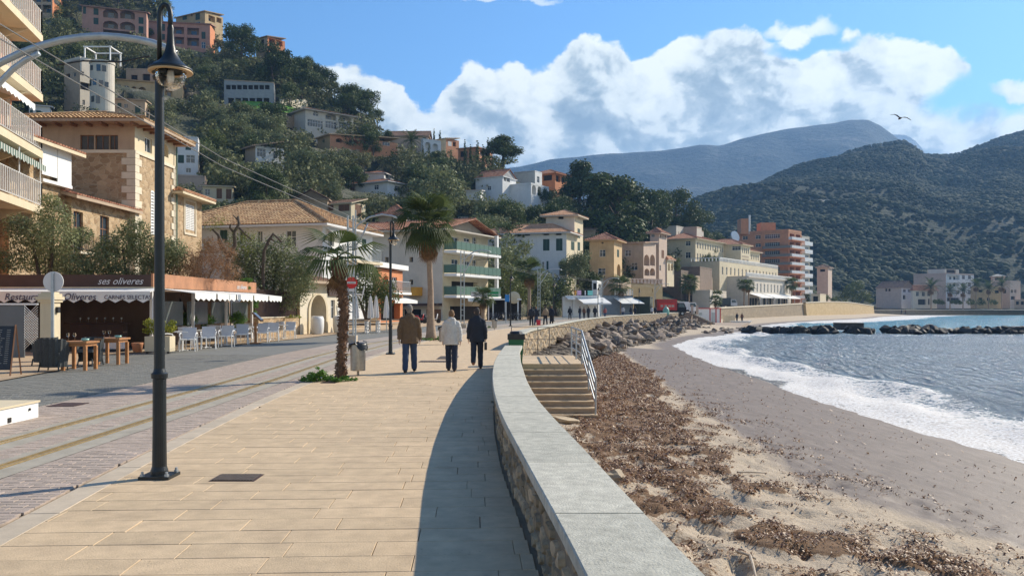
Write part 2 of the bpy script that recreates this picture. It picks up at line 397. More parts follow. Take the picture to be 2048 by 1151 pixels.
# ================================================================ street curves (x of things as a function of distance y)
WI = [(-6, .62), (-2, .52), (0, .49), (3.48, .31), (4.05, .268), (4.77, .207), (5.54, .136), (6.61, .058), (7.67, -.04), (9.3, -.152), (11.3, -.25), (13.9, -.326),
      (16.9, -.357), (19.6, -.32), (24, -.2), (33.5, -.15), (39.5, .33), (46.9, 1.42), (56.9, 2.97), (76.6, 6.4), (95.8, 10.85), (125, 19.6), (152.7, 29.4), (200, 49), (258, 88), (340, 142)]
WO = [(-6, 1.35), (-2, 1.15), (0, 1.07), (3.48, .80), (5.03, .668), (6.26, .59), (7.33, .505), (8.65, .40), (10.3, .29), (12.8, .215), (16.9, .175), (21.3, .19), (24, .30),
      (33.5, .36), (39.5, .88), (46.9, 1.98), (56.9, 3.53), (76.6, 6.96), (95.8, 11.4), (125, 20.2), (152.7, 30.1), (200, 50), (258, 89), (340, 143), (440, 210)]
RR = [(-6, -5.3), (9, -5.39), (20, -5.45), (30, -5.75), (40, -5.45), (50, -4.2), (60, -2.4), (77, .9), (96, 5), (125, 13.5), (153, 23), (198, 41), (258, 80), (340, 134)]
XLt = [(-6, -3.3), (4, -3.7), (6.7, -4.0), (10.8, -4.4), (17.3, -4.7), (30, -4.85), (40, -4.5), (50, -3.3), (60, -1.5), (77, 1.8), (96, 5.9), (125, 14.4), (153, 24)]
RL = [(-6, -9.4), (15, -11), (19.3, -11.6), (25.9, -12.35), (26.3, -14.3), (31.2, -14.3), (31.6, -12.9), (45, -11.0), (53, -10.5), (60, -9.0), (80, -5.5), (100, -1.5), (125, 5), (155, 15), (175, 26), (206, 36), (242, 60), (280, 85), (340, 125)]
def curve(t): return lambda y: ip(y, t)
wi, wo, rr, xl, rl = map(curve, (WI, WO, RR, XLt, RL))
# smooth the wall curves a little
def smooth(f, r=1.2): return lambda y: (f(y-r)+2*f(y)+f(y+r)+f(y-r/2)+f(y+r/2))/6
wi = smooth(wi, .9); wo = smooth(wo, .9); rr = smooth(rr, 3); xl = smooth(xl, 3)
def strip(name, fl, fr, y0, y1, z, m, parent=None, n=None, kind='structure'):
    n = n or int((y1-y0)/1.0)+2; mb = MB(); ys = np.linspace(y0, y1, n)
    for a, b in zip(ys[:-1], ys[1:]): mb.quad((fl(a), a, z), (fr(a), a, z), (fr(b), b, z), (fl(b), b, z))
    o = mb.build(name, m, parent)
    if kind and not parent: tag(o, kind=kind)
    return o
ground = strip('ground', lambda y: -700, lambda y: rl(y)+.1, -30, 600, -.09, M['tan'], n=60)
pavement = strip('pavement', lambda y: rl(y)-10, lambda y: rl(y), -6, 345, .02, mat('terrace_paving', (.46, .33, .20), .8, .15, 3), n=90)
road = strip('road', lambda y: rl(y), lambda y: rr(y)-2.62, -6, 345, -.022, M['road_joint'], n=90)
track = strip('track_bed', lambda y: rr(y)-2.72, lambda y: xl(y)+.05, -6, 340, -.030, M['paver_joint'], n=90)
prom = strip('promenade', lambda y: xl(y), lambda y: wi(y)+.25, -6, 165, -.020, M['joint'], n=170)
MB_ = MB()

# ---- paving pieces: largest 300 as parts, the rest joined
def brick_mesh(name, lx, ly, h, m, bev=.006):
    mb = MB(); x, y = lx/2, ly/2; e = bev
    vs = [(-x, -y, -h), (x, -y, -h), (x, y, -h), (-x, y, -h), (-x, -y, -e), (x, -y, -e), (x, y, -e), (-x, y, -e),
          (-x+e, -y+e, 0), (x-e, -y+e, 0), (x-e, y-e, 0), (-x+e, y-e, 0)]
    fs = [(0, 1, 5, 4), (1, 2, 6, 5), (2, 3, 7, 6), (3, 0, 4, 7), (4, 5, 9, 8), (5, 6, 10, 9), (6, 7, 11, 10), (7, 4, 8, 11), (8, 9, 10, 11)]
    mb.add(vs, fs); return mb.mesh(name, m)
def pieces(parent, name, cells, h, m, gap, z0=0., limit=300, bulk='joined_paving', zj=.0015, cam_=(0, 0)):
    # cells: (cx, cy, lx, ly, rot)
    cells = sorted(cells, key=lambda c: -(c[2]*c[3])/((c[0]-cam_[0])**2+(c[1]-cam_[1])**2)**1.5)
    me = brick_mesh(name, 1, 1, h, m, .0); me = None
    cache = {}
    for c in cells[:limit]:
        k = (round(c[2], 2), round(c[3], 2))
        if k not in cache: cache[k] = brick_mesh(name, k[0]-gap, k[1]-gap, h, m, .003)
        inst(cache[k], name, parent, (c[0], c[1], z0+random.uniform(-zj, zj)), (random.uniform(-.002, .002), random.uniform(-.002, .002), c[4]))
    rest = cells[limit:]
    if rest:
        V = []; Q = []
        for c in rest:
            x, y = (c[2]-gap)/2, (c[3]-gap)/2; ca, sa = cos(c[4]), sin(c[4]); z = z0+random.uniform(-zj, zj); b = len(V)
            for zz in (z-h, z):
                for a, e in ((-x, -y), (x, -y), (x, y), (-x, y)): V.append((c[0]+a*ca-e*sa, c[1]+a*sa+e*ca, zz))
            Q += [(b+4, b+5, b+6, b+7), (b, b+1, b+5, b+4), (b+1, b+2, b+6, b+5), (b+2, b+3, b+7, b+6), (b+3, b, b+4, b+7)]
        o = npobj(bulk, V, Q, m, parent); tag(o, kind='stuff')
# promenade slabs
cells = []; y = -1.0; dep_ = .352
while y < 75:
    a, b = xl(y)+.27, wi(y)+.02; x = a-random.uniform(0, .8)
    while x < b:
        L = random.choice((.6, .72, .85, .98, 1.1)); x0, x1 = max(x, a), min(x+L, b)
        if x1-x0 > .06:
            cx = (x0+x1)/2; cells.append((cx, y+.045*cx, x1-x0, dep_, .045))
        x += L
    y += dep_
gratings = [(-2.02, 8.05, .46, .42)]
cells = [c for c in cells]
pieces(prom, 'paving_slab', cells, .018, M['slab'], .0045, .0, bulk='paving_slab_rows', zj=.0012)
# pale kerb strip between the slabs and the pavers
cells = []; y = -2
while y < 90:
    cells.append((xl(y)+.13, y+.5, .25, 1.0, -atan2(xl(y+1)-xl(y), 1))); y += 1.0
pieces(prom, 'kerb_stone', cells, .02, M['kerb'], .006, .003, bulk='kerb_stone_row')
# pavers round the tram rails
def pcells(fl, fr, y0, y1, lx, ly):
    out = []; y = y0; k = 0
    while y < y1:
        a, b = fl(y), fr(y); x = a-(lx/2 if k % 2 else 0)
        while x < b:
            x0, x1 = max(x, a), min(x+lx, b)
            if x1-x0 > .03: out.append(((x0+x1)/2, y, x1-x0, ly, 0.))
            x += lx
        y += ly; k += 1
    return out
cells = pcells(lambda y: rr(y)+.33, lambda y: xl(y), 5.2, 34, .2, .1)+pcells(lambda y: rr(y)-.66, lambda y: rr(y)-.25, 7, 34, .2, .1)+pcells(lambda y: rr(y)-2.62, lambda y: rr(y)-1.25, 8, 34, .2, .1)
pieces(track, 'paver', cells, .02, M['paver'], .009, -.004, bulk='paver_rows', zj=.002)
strip('paver_field', lambda y: rr(y)-2.62, lambda y: xl(y), 34, 200, -.008, mat('pink_paver_far', (.36, .30, .25), .85, .15, 3, .2, 30), track, n=100, kind=None)
cells = pcells(lambda y: rl(y)+.02, lambda y: rr(y)-2.63, 13, 30, .2, .1)
cells = [c for c in cells if abs(c[0]) < c[1]*.62+.5]
pieces(road, 'grey_paver', cells, .02, M['road'], .012, .0, bulk='grey_paver_rows', zj=.002)
strip('road_surface', lambda y: rl(y), lambda y: rr(y)-2.63, 30, 340, -.003, mat('road_far', (.18, .176, .155), .8, .12, 2, .2, 30), road, n=100, kind=None)
# rails with their grooves and concrete haunches
for dx in (0., -.95):
    nm = 'rail'
    for off, wd, z, m_, nm in ((.0, .055, .006, M['rail'], 'rail'), (-.055, .05, -.016, M['groove'], 'rail_groove'), (-.10, .035, .003, M['rail'], 'guard_rail')):
        mb = MB(); ys = np.linspace(0, 120, 140)
        for a, b in zip(ys[:-1], ys[1:]):
            xa, xb = rr(a)+dx+off, rr(b)+dx+off
            mb.quad((xa-wd/2, a, z), (xa+wd/2, a, z), (xb+wd/2, b, z), (xb-wd/2, b, z))
            if m_ is M['rail']:
                mb.quad((xa+wd/2, a, -.03), (xb+wd/2, b, -.03), (xb+wd/2, b, z), (xa+wd/2, a, z)); mb.quad((xa-wd/2, a, z), (xb-wd/2, b, z), (xb-wd/2, b, -.03), (xa-wd/2, a, -.03))
        mb.build(nm, m_, track)
    for s in (-1, 1):
        strip('rail_haunch', lambda y: rr(y)+dx+(.035 if s > 0 else -.29), lambda y: rr(y)+dx+(.32 if s > 0 else -.125), 0, 120, -.005, M['concrete'], track, n=120, kind=None)

# ================================================================ promenade wall
def wall_run(name, y0, y1, zbot, label, seg=1.85):
    root = thing(name, label, 'wall', (wi(y0), y0, 0))
    mb = MB(); n = int((y1-y0)/.45)+2; ys = np.linspace(y0, y1, n)
    A = [(wi(y)+.07, y) for y in ys]; B = [(wo(y)-.07, y) for y in ys]
    for i in range(n-1):
        mb.quad((*A[i], -.05), (*A[i], .53), (*A[i+1], .53), (*A[i+1], -.05)); mb.quad((*B[i+1], zbot), (*B[i+1], .53), (*B[i], .53), (*B[i], zbot))
        mb.quad((*A[i], .529), (*B[i], .529), (*B[i+1], .529), (*A[i+1], .529))
    for a, b, fl in ((A[0], B[0], 0), (A[-1], B[-1], 1)):
        q = [(*a, zbot), (*b, zbot), (*b, .53), (*a, .53)]; mb.quad(*(q[::-1] if fl else q))
    mb.build('wall_core', M['mortar'], root)
    y = y0
    while y < y1-.05:
        L = min(seg*random.uniform(.9, 1.12), y1-y); k = max(3, int(L/.35)); yy = np.linspace(y+.006, y+L-.006, k+1); c = MB(); dz = random.uniform(-.0015, .0015)
        e = .008
        def ring(q): a, b = wi(q), wo(q); return [(a, q, .53), (a, q, .6-e+dz), (a+e, q, .6+dz), (b-e, q, .6+dz), (b, q, .6-e+dz), (b, q, .53)]
        rs = [ring(q) for q in yy]; vs = [p for r_ in rs for p in r_]; m6 = 6
        fs = [(i*m6+j, i*m6+(j+1) % m6, (i+1)*m6+(j+1) % m6, (i+1)*m6+j) for i in range(k) for j in range(m6)]
        fs = [f[::-1] for f in fs]+[tuple(range(5, -1, -1))[::-1], tuple(k*m6+j for j in range(6))[::-1]]
        c.add(vs, fs); c.build('coping_slab', M['coping'], root)
        y += L
    return root
def rubble(parent, fx, y0, y1, z0, z1, side, lw, lh, m, limit=300, name='wall_stone', nv=0):
    # irregular stones bedded on a wall face at x=fx(y); side -1 faces the street, +1 the beach
    cells = []; y = y0; k = 0; s_list = []
    z = z0; rows = []
    nr = max(1, int(round((z1-z0)/lh))); hh = (z1-z0)/nr
    for r_ in range(nr):
        y = y0-random.uniform(0, lw)
        while y < y1:
            L = lw*random.uniform(.6, 1.5); cells.append((y, y+L, z0+r_*hh, z0+(r_+1)*hh)); y += L
    cells = [(a, b, max(z0, c+dz_), min(z1, d+dz_)) for a, b, c, d in cells for dz_ in (hh*.38*sin(a*2.1+c*9)+random.uniform(-.12, .12)*hh,)]
    cells.sort(key=lambda c: c[0]**2)
    out = MB()
    for i, (a, b, c, d) in enumerate(cells):
        a = max(a, y0); b = min(b, y1)
        if b-a < .05: continue
        g_ = .012; a += g_; b -= g_; c += g_*.7; d -= g_*.7
        ym, zm = (a+b)/2, (c+d)/2; n = 8; base = []; topv = []
        jd = random.uniform(.012, .035)
        for j in range(n):
            q = 2*pi*j/n+.3; cx_, cz_ = cos(q), sin(q); k_ = 1/max(abs(cx_), abs(cz_)); k_ = .35+.65*k_
            k_ = min(k_, 1/max(abs(cx_), abs(cz_)))*random.uniform(.86, 1.04)
            yy = ym+cx_*k_*(b-a)/2; zz = zm+cz_*k_*(d-c)/2; base.append((yy, zz)); topv.append((ym+(yy-ym)*.8, zm+(zz-zm)*.76))
        mbx = MB() if i < limit else out
        vs = [(fx(p[0])-side*.01, p[0], p[1]) for p in base]+[(fx(p[0])+side*(jd+random.uniform(-.008, .008)), p[0], p[1]) for p in topv]+[(fx(ym)+side*(jd+.006), ym, zm)]
        fs = [(j, (j+1) % n, n+(j+1) % n, n+j) for j in range(n)]+[(n+j, n+(j+1) % n, 2*n) for j in range(n)]
        if side < 0: fs = [f[::-1] for f in fs]
        mbx.add(vs, fs)
        if i < limit: mbx.build(name, m, parent)
    if out.v: tag(out.build(name+'_rows', m, parent), kind='stuff')
near_wall = wall_run('promenade_wall', -4, 24, -1.9, 'low curving stone wall with wide grey coping, nearest the camera', 1.45)
rubble(near_wall, lambda y: wi(y)+.07, 2.4, 24, .0, .53, -1, .21, .125, M['stone'])
rubble(near_wall, lambda y: wo(y)-.07, 9, 24, -1.4, .52, 1, .35, .2, M['stone'], limit=0, name='seaward_stone')
far_wall = wall_run('promenade_wall', 33.5, 152, -1.2, 'long curving stone wall with pale coping above the heaped boulders', 2.4)
rubble(far_wall, lambda y: wo(y)-.07, 33.5, 151, -1.1, .53, 1, .42, .27, M['stone'], limit=300)
rubble(far_wall, lambda y: wi(y)+.07, 33.5, 70, 0, .53, -1, .35, .2, M['stone'], limit=0, name='street_side_stone')

# ================================================================ beach and sea bed
SHORE = [(9, -40), (10.5, -5), (11.6, 8), (12.0, 20), (11.8, 30), (12.0, 42), (13.0, 60), (15.0, 80), (21, 98), (29, 115), (38, 135), (44, 155), (53, 175), (64, 195), (81, 220), (106, 255), (130, 300), (165, 350), (200, 376), (260, 386), (340, 392), (460, 398)]
SH = np.array(SHORE, float)
def shore_d(x, y):      # signed distance to the water line, positive on land (left of the line)
    x = np.asarray(x, float); y = np.asarray(y, float); best = np.full(x.shape, 1e9); sgn = np.ones(x.shape)
    for a, b in zip(SH[:-1], SH[1:]):
        d = b-a; L2 = d@d; t = np.clip(((x-a[0])*d[0]+(y-a[1])*d[1])/L2, 0, 1)
        px_, py_ = a[0]+t*d[0], a[1]+t*d[1]; q = np.hypot(x-px_, y-py_); s = np.sign(d[0]*(y-a[1])-d[1]*(x-a[0]))
        m_ = q < best-1e-6; best = np.where(m_, q, best); sgn = np.where(m_, s, sgn)
    return best*sgn
SEA = -2.0
def beach_z(x, y):
    d = shore_d(x, y); land = np.clip(d, 0, 40)
    z = SEA+.02+.75*np.power(np.clip(land/11.5, 0, 1.35), .92)
    z = np.where(d < 0, SEA+.02+np.maximum(d*.07, -3), z)
    dry = np.clip((d-3.5)/5, 0, 1)*np.clip((60-np.asarray(y))/30, 0.12, 1)
    lump = (vnoise(x, y, .9, 3, 2)-.5)*.12+(vnoise(np.asarray(x)*1., np.asarray(y)*1., .28, 5, 2)-.5)*.075
    foot = np.clip(vnoise(x, y, .30, 9, 1)-.55, 0, 1)*-.42
    near = np.clip((22-np.asarray(y))/10, 0, 1)
    z = z+dry*(lump+foot*near)
    # heaped seaweed
    z = z+weed_mask(x, y)*(.02+.10*vnoise(x, y, .35, 12, 3))
    return z
def inpoly(x, y, poly):
    x = np.asarray(x, float); y = np.asarray(y, float); c = np.zeros(x.shape, bool); n = len(poly)
    for i in range(n):
        x1, y1 = poly[i]; x2, y2 = poly[(i+1) % n]
        if y1 == y2: continue
        t = ((y1 > y) != (y2 > y)) & (x < (x2-x1)*(y-y1)/(y2-y1)+x1); c ^= t
    return c
def gp(px, py, z=-1.35): D = GD(py, z); return (PX(px, D), D)
W_MAIN = [gp(*p) for p in ((1080, 668), (1150, 676), (1200, 690), (1250, 706), (1300, 735), (1345, 783), (1302, 795), (1400, 822), (1350, 850), (1420, 880), (1470, 920), (1555, 960), (1500, 985), (1400, 950), (1330, 935), (1230, 895), (1140, 850), (1150, 835), (1100, 800), (1040, 740))]
W_B1 = [gp(*p) for p in ((1150, 870), (1300, 925), (1390, 975), (1470, 1010), (1600, 1045), (1700, 1060), (1850, 1090), (2048, 1115), (2200, 1150), (2200, 1185), (2048, 1150), (1850, 1118), (1650, 1085), (1520, 1075), (1450, 1050), (1330, 985), (1240, 955))]
W_B2 = [gp(*p) for p in ((1230, 960), (1330, 1005), (1400, 1005), (1470, 1040), (1560, 1050), (1650, 1075), (1650, 1100), (1540, 1080), (1450, 1060), (1350, 1030), (1300, 1035), (1240, 1000))]
def weed_mask(x, y):
    n1 = vnoise(x, y, .55, 21, 3); n2 = vnoise(x, y, 2.2, 22, 2)
    jx = (vnoise(x, y, .8, 31, 3)-.5)*1.1; jy = (vnoise(x, y, .8, 32, 3)-.5)*1.6
    xx, yy = np.asarray(x)+jx, np.asarray(y)+jy
    m = np.where(inpoly(xx, yy, W_MAIN), 1., 0.)*np.clip((n1-np.where(np.asarray(y) < 19, .36, .24))*6, .05, 1)
    m = np.maximum(m, np.where(inpoly(xx, yy, W_B1), 1., 0.)*np.clip((n1-.27)*7, .0, 1))
    m = np.maximum(m, np.where(inpoly(xx, yy, W_B2), 1., 0.)*np.clip((n1-.30)*7, .0, 1))
    d = shore_d(x, y); sc = np.clip((n1*.6+n2*.4-.43)*6, 0, 1)*np.clip((d-4.2)/2, 0, 1)*.55
    far = np.where(np.asarray(y) > 34, 0, 1)
    return np.maximum(m, sc*far)
# grid rows by distance, columns by offset from the wall
ys = np.concatenate([np.linspace(-8, 7, 30, endpoint=False), 7*np.power(430/7, np.linspace(0, 1, 430))])
ss = np.concatenate([np.linspace(-1.2, 12, 190, endpoint=False), 12+np.power(np.linspace(0, 1, 60), 1.6)*140])
wx = np.array([ip(y, WO) if y > 152 else wo(y) for y in ys])
XX = wx[:, None]+ss[None, :]*(1+np.clip((ys[:, None]-30)/60, 0, .6)*0); YY = np.repeat(ys[:, None], len(ss), 1)
ZZ = beach_z(XX, YY)
WM = weed_mask(XX, YY)
V = np.stack([XX, YY, ZZ], -1).reshape(-1, 3)
def sandmat():
    m, g = newmat('beach_sand'); pos = g.n('ShaderNodeNewGeometry').outputs['Position']
    wet = g.n('ShaderNodeAttribute', attribute_name='wet').outputs['Fac']; wd = g.n('ShaderNodeAttribute', attribute_name='weed').outputs['Fac']
    fine = g.noise(pos, 60, 3, .6); st = g.noise(g.vm('MULTIPLY', pos, (3, .7, 1)), 1.4, 5, .65)
    dry = g.mix(g.mr(fine, .3, .7), c4((.40, .31, .21)), c4((.56, .46, .34)))
    wetc = g.mix(g.mr(st, .35, .65), c4((.155, .115, .084)), c4((.225, .172, .13)))
    spk = g.mr(g.noise(pos, 26, 2, .5), .70, .74)
    wetc = g.mix(spk, wetc, c4((.10, .07, .05)))
    w2 = g.mr(g.m('ADD', wet, g.m('MULTIPLY', g.m('SUBTRACT', st, .5), .5)), .35, .65)
    col = g.mix(w2, dry, wetc)
    deb = g.m('MULTIPLY', g.mr(g.noise(pos, 18, 4, .7), .60, .66), g.m('SUBTRACT', 1.0, w2))
    col = g.mix(g.m('MULTIPLY', deb, .6), col, c4((.20, .12, .07)))
    wn = g.mr(g.m('ADD', wd, g.m('MULTIPLY', g.m('SUBTRACT', g.noise(pos, 14, 4, .7), .5), .9)), .45, .62)
    col = g.mix(wn, col, g.mix(g.noise(pos, 30, 3, .6), c4((.12, .07, .042)), c4((.29, .18, .10))))
    ro = g.m('ADD', g.mr(w2, 0, 1, .9, .58), g.m('MULTIPLY', wn, .3), clamp=True)
    h = g.m('ADD', g.m('MULTIPLY', g.noise(pos, 35, 4, .7), g.mr(w2, 0, 1, 1, .25)), g.m('MULTIPLY', g.noise(pos, 9, 4, .65), g.mr(w2, 0, 1, 1.6, .35)))
    b = g.n('ShaderNodeBump', {'Strength': .7, 'Distance': .03, 'Height': h})
    finish(g, g.n('ShaderNodeBsdfPrincipled', {'Base Color': col, 'Roughness': ro, 'Normal': b.outputs[0], 'Specular IOR Level': .3})); return m
beach = npobj('beach', V, grid_faces(len(ys), len(ss)), sandmat(), smooth=True); tag(beach, kind='structure')
D_ = shore_d(XX, YY)
wetv = np.where(YY < 70, np.clip((np.clip(5.0+(YY-11)*.55, 4.6, 7.4)-np.clip(YY-14, 0, 30)*.05-D_)/1.6+.0, 0, 1), np.clip((4-D_)/4, 0, 1))
for nm, arr in (('wet', wetv), ('weed', WM)):
    at = beach.data.attributes.new(nm, 'FLOAT', 'POINT'); at.data.foreach_set('value', arr.reshape(-1).astype(np.float32))

# ---- seaweed: many torn leaf strips, one mass nobody could count
def scatter_weed(n, y0, y1, s0, s1, sz, seed):
    r = np.random.default_rng(seed)
    yv = y0*np.power(y1/y0, r.random(n*3)); xv = np.interp(yv, [t[0] for t in WO], [t[1] for t in WO])+.05+r.random(n*3)*(s1-s0)+s0
    p = weed_mask(xv, yv); keep = r.random(n*3) < p*.85*np.clip((vnoise(xv, yv, .32, 91, 2)-.26)*3, .04, 1)+.008; xv, yv = xv[keep][:n], yv[keep][:n]
    k = len(xv); z = beach_z(xv, yv)+r.random(k)*.035*np.clip(weed_mask(xv, yv), .1, 1)
    L = sz*(.5+r.random(k))*(1+yv/25); Wd = L*(.12+.25*r.random(k)); a = r.random(k)*2*pi; tl = (r.random(k)-.35)*1.1; bend = r.random(k)*.6*L
    d = np.stack([np.cos(a)*np.cos(tl), np.sin(a)*np.cos(tl), np.sin(tl)], -1); sd_ = np.stack([-np.sin(a), np.cos(a), (r.random(k)-.5)*1.2], -1)
    c = np.stack([xv, yv, z+.01], -1); mid = c+np.stack([np.zeros(k), np.zeros(k), bend*.5], -1)
    v0 = c-d*L[:, None]/2-sd_*Wd[:, None]/2; v1 = c-d*L[:, None]/2+sd_*Wd[:, None]/2; v2 = mid+sd_*Wd[:, None]/2; v3 = mid-sd_*Wd[:, None]/2
    v4 = c+d*L[:, None]/2+sd_*Wd[:, None]*.3; v5 = c+d*L[:, None]/2-sd_*Wd[:, None]*.3
    VV = np.stack([v0, v1, v2, v3, v4, v5], 1).reshape(-1, 3); b = np.arange(k)[:, None]*6
    return VV, np.concatenate([b+np.array([[0, 1, 2, 3]]), b+np.array([[3, 2, 4, 5]])])
def weedmat():
    m, g = newmat('dry_seaweed'); pos = g.n('ShaderNodeNewGeometry').outputs['Position']
    wn = g.n('ShaderNodeTexWhiteNoise', {'Vector': g.vm('SNAP', pos, (.035, .035, 9.))}).outputs[0]
    col = g.ramp(wn, [(0, (.06, .028, .016)), (.35, (.20, .09, .045)), (.7, (.37, .20, .095)), (1, (.56, .38, .21))])
    b = g.n('ShaderNodeBsdfPrincipled', {'Base Color': col, 'Roughness': .55}); t = g.n('ShaderNodeBsdfTranslucent', {0: col})
    finish(g, g.n('ShaderNodeMixShader', {0: .15, 1: b.outputs[0], 2: t.outputs[0]})); return m
WMt = weedmat()
V1, Q1 = scatter_weed(105000, 7.5, 62, 0, 11, .042, 41)
tag(npobj('seaweed', V1, Q1, WMt), 'brown dried seaweed strewn and heaped along the sand below the wall', 'seaweed', kind='stuff')
for (px, py, px2, py2, rad, lb) in ((1475, 1104, 1512, 1111, .018, 'thin pale driftwood stick lying level on the near sand'), (1500, 1108, 1512, 1148, .022, 'short thick driftwood stick pointing toward the camera'), (1475, 935, 1530, 928, .02, 'pale cane lying on the seaweed edge near the wet sand')):
    a = gp(px, py, -1.3); b = gp(px2, py2, -1.3); za, zb = float(beach_z([a[0]], [a[1]])[0])+rad+.02, float(beach_z([b[0]], [b[1]])[0])+rad+.02
    m0 = Vector(((a[0]+b[0])/2, (a[1]+b[1])/2, (za+zb)/2+.01)); mb = MB(); mb.tube([(*a, za), m0, (*b, zb)], [rad, rad*.9, rad*.6], 7)
    tag(mb.build('driftwood', mat('driftwood', (.42, .34, .25), .8, .2, 12)), lb, 'driftwood')

# ================================================================ sea
def seamat():
    m, g = newmat('sea_water'); pos = g.n('ShaderNodeNewGeometry').outputs['Position']
    fo = g.n('ShaderNodeAttribute', attribute_name='foam').outputs['Fac']; sh = g.n('ShaderNodeAttribute', attribute_name='shallow').outputs['Fac']
    p2 = g.vm('ADD', pos, g.vm('MULTIPLY', g.noise(pos, .8, 3, .5, 0, 1), (.8, .8, 0)))
    v = g.n('ShaderNodeTexVoronoi', {'Vector': p2, 'Scale': 2.6}, feature='DISTANCE_TO_EDGE').outputs[0]
    lace = g.mr(v, .03, .20, 1, 0); nz = g.noise(pos, 2.2, 6, .7); nz2 = g.noise(pos, 11, 5, .7)
    f = g.m('ADD', g.m('MULTIPLY', fo, .84), g.m('ADD', g.m('MULTIPLY', g.m('SUBTRACT', nz, .5), 1.5), g.m('MULTIPLY', g.m('SUBTRACT', nz2, .5), 1.2)))
    f = g.m('MULTIPLY', g.mr(g.m('ADD', f, g.m('MULTIPLY', lace, .28)), .56, .74), g.mr(fo, .02, .15))
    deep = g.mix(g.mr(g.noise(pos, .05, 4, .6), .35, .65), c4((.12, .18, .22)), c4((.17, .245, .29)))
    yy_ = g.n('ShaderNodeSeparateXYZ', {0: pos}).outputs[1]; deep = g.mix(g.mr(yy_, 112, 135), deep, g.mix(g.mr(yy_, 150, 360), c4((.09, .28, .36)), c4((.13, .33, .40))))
    base = g.mix(sh, deep, c4((.22, .17, .12)))
    foamc = g.mix(g.mr(nz2, .35, .65), c4((.42, .36, .30)), c4((.88, .88, .86)))
    col = g.mix(f, base, foamc)
    wv = g.n('ShaderNodeTexWave', {'Vector': g.vm('MULTIPLY', p2, (1, .35, 1)), 'Scale': .55, 'Distortion': 6., 'Detail': 3.}).outputs['Fac']
    h = g.m('ADD', g.m('MULTIPLY', wv, g.mr(fo, 0, .3, .5, .0)), g.m('ADD', g.m('MULTIPLY', g.noise(pos, 3.2, 5, .65), 1.2), g.m('MULTIPLY', nz2, .35)))
    b = g.n('ShaderNodeBump', {'Strength': g.mr(f, 0, 1, .9, .45), 'Distance': g.mr(f, 0, 1, .22, .07), 'Height': h})
    finish(g, g.n('ShaderNodeBsdfPrincipled', {'Base Color': col, 'Roughness': g.mr(f, 0, 1, .2, .85), 'IOR': 1.33, 'Specular IOR Level': .5, 'Normal': b.outputs[0]})); return m
ys = np.concatenate([np.linspace(-60, 14, 12, endpoint=False), 14*np.power(470/14, np.linspace(0, 1, 380))])
uu = np.concatenate([[-3], np.linspace(-1.5, 16, 170, endpoint=False), 16+np.power(np.linspace(0, 1, 130), 2.2)*1100])
sxv = np.interp(ys, SH[:, 1], SH[:, 0])
XX = sxv[:, None]+uu[None, :]*1.0; YY = np.repeat(ys[:, None], len(uu), 1)
DD = -shore_d(XX, YY)
fade = np.clip(DD/4, 0, 1)*np.clip(1.1-YY/400, .35, 1)
Zs = SEA+fade*(.10*np.sin(XX*1.1+YY*.35+3*vnoise(XX, YY, 9, 51, 2))+.05*np.sin(XX*2.3-YY*.9+5*vnoise(XX, YY, 5, 52, 2))+.16*(vnoise(XX, YY, 1.3, 53, 3)-.5)*np.clip(DD/9, 0, 1))
DS = DD+(vnoise(XX, YY, 6, 54, 3)-.5)*4.5
foam = np.clip(DS/.3, 0, 1)*np.clip((6.0-DS)/3.2, 0, 1)
foam *= np.where(YY < 16, np.clip((YY-6)/10, .1, 1), 1)
brk = np.clip(1-np.abs(DS-4.6)/1.3, 0, 1)*np.clip((YY-24)/12, 0, 1)*np.clip((200-YY)/20, 0, 1)
Zs += brk*.22*(.3+vnoise(XX, YY, 2.5, 55, 2))+foam*.04*(vnoise(XX, YY, .9, 56, 2))
splash = np.clip(1-np.hypot((XX-43)/16, (YY-140)/22), 0, 1)*1.4
farf = np.where(YY > 185, np.clip((13+YY*.02-DD)/6, 0, 1)*.95, 0)
swirl = np.where((YY > 100) & (YY < 118), np.clip(1-np.abs(YY-109-(XX-70)*.03)/3, 0, 1)*.45*np.where((XX > 44), 1, 0), 0)
foam = np.clip(np.maximum.reduce([foam, np.clip(splash, 0, 1), farf, swirl, brk*.9]), 0, 1)
streak = np.where((YY < 26) & (YY > 13), np.clip(1-np.abs(DS+0-.4)/.6, 0, 1)*.7, 0); foam = np.maximum(foam, streak)
sea = npobj('sea', np.stack([XX, YY, Zs], -1).reshape(-1, 3), grid_faces(len(ys), len(uu)), seamat(), smooth=True); tag(sea, kind='structure')
shal = np.clip((3.5-DD)/5, 0, 1)*np.where(YY < 120, 1, .2)
for nm, arr in (('foam', foam), ('shallow', shal)):
    at = sea.data.attributes.new(nm, 'FLOAT', 'POINT'); at.data.foreach_set('value', arr.reshape(-1).astype(np.float32))
tag(strip('sea_bed', lambda y: -20, lambda y: 1300, -80, 520, -6.2, M['tan'], n=6), kind='structure')
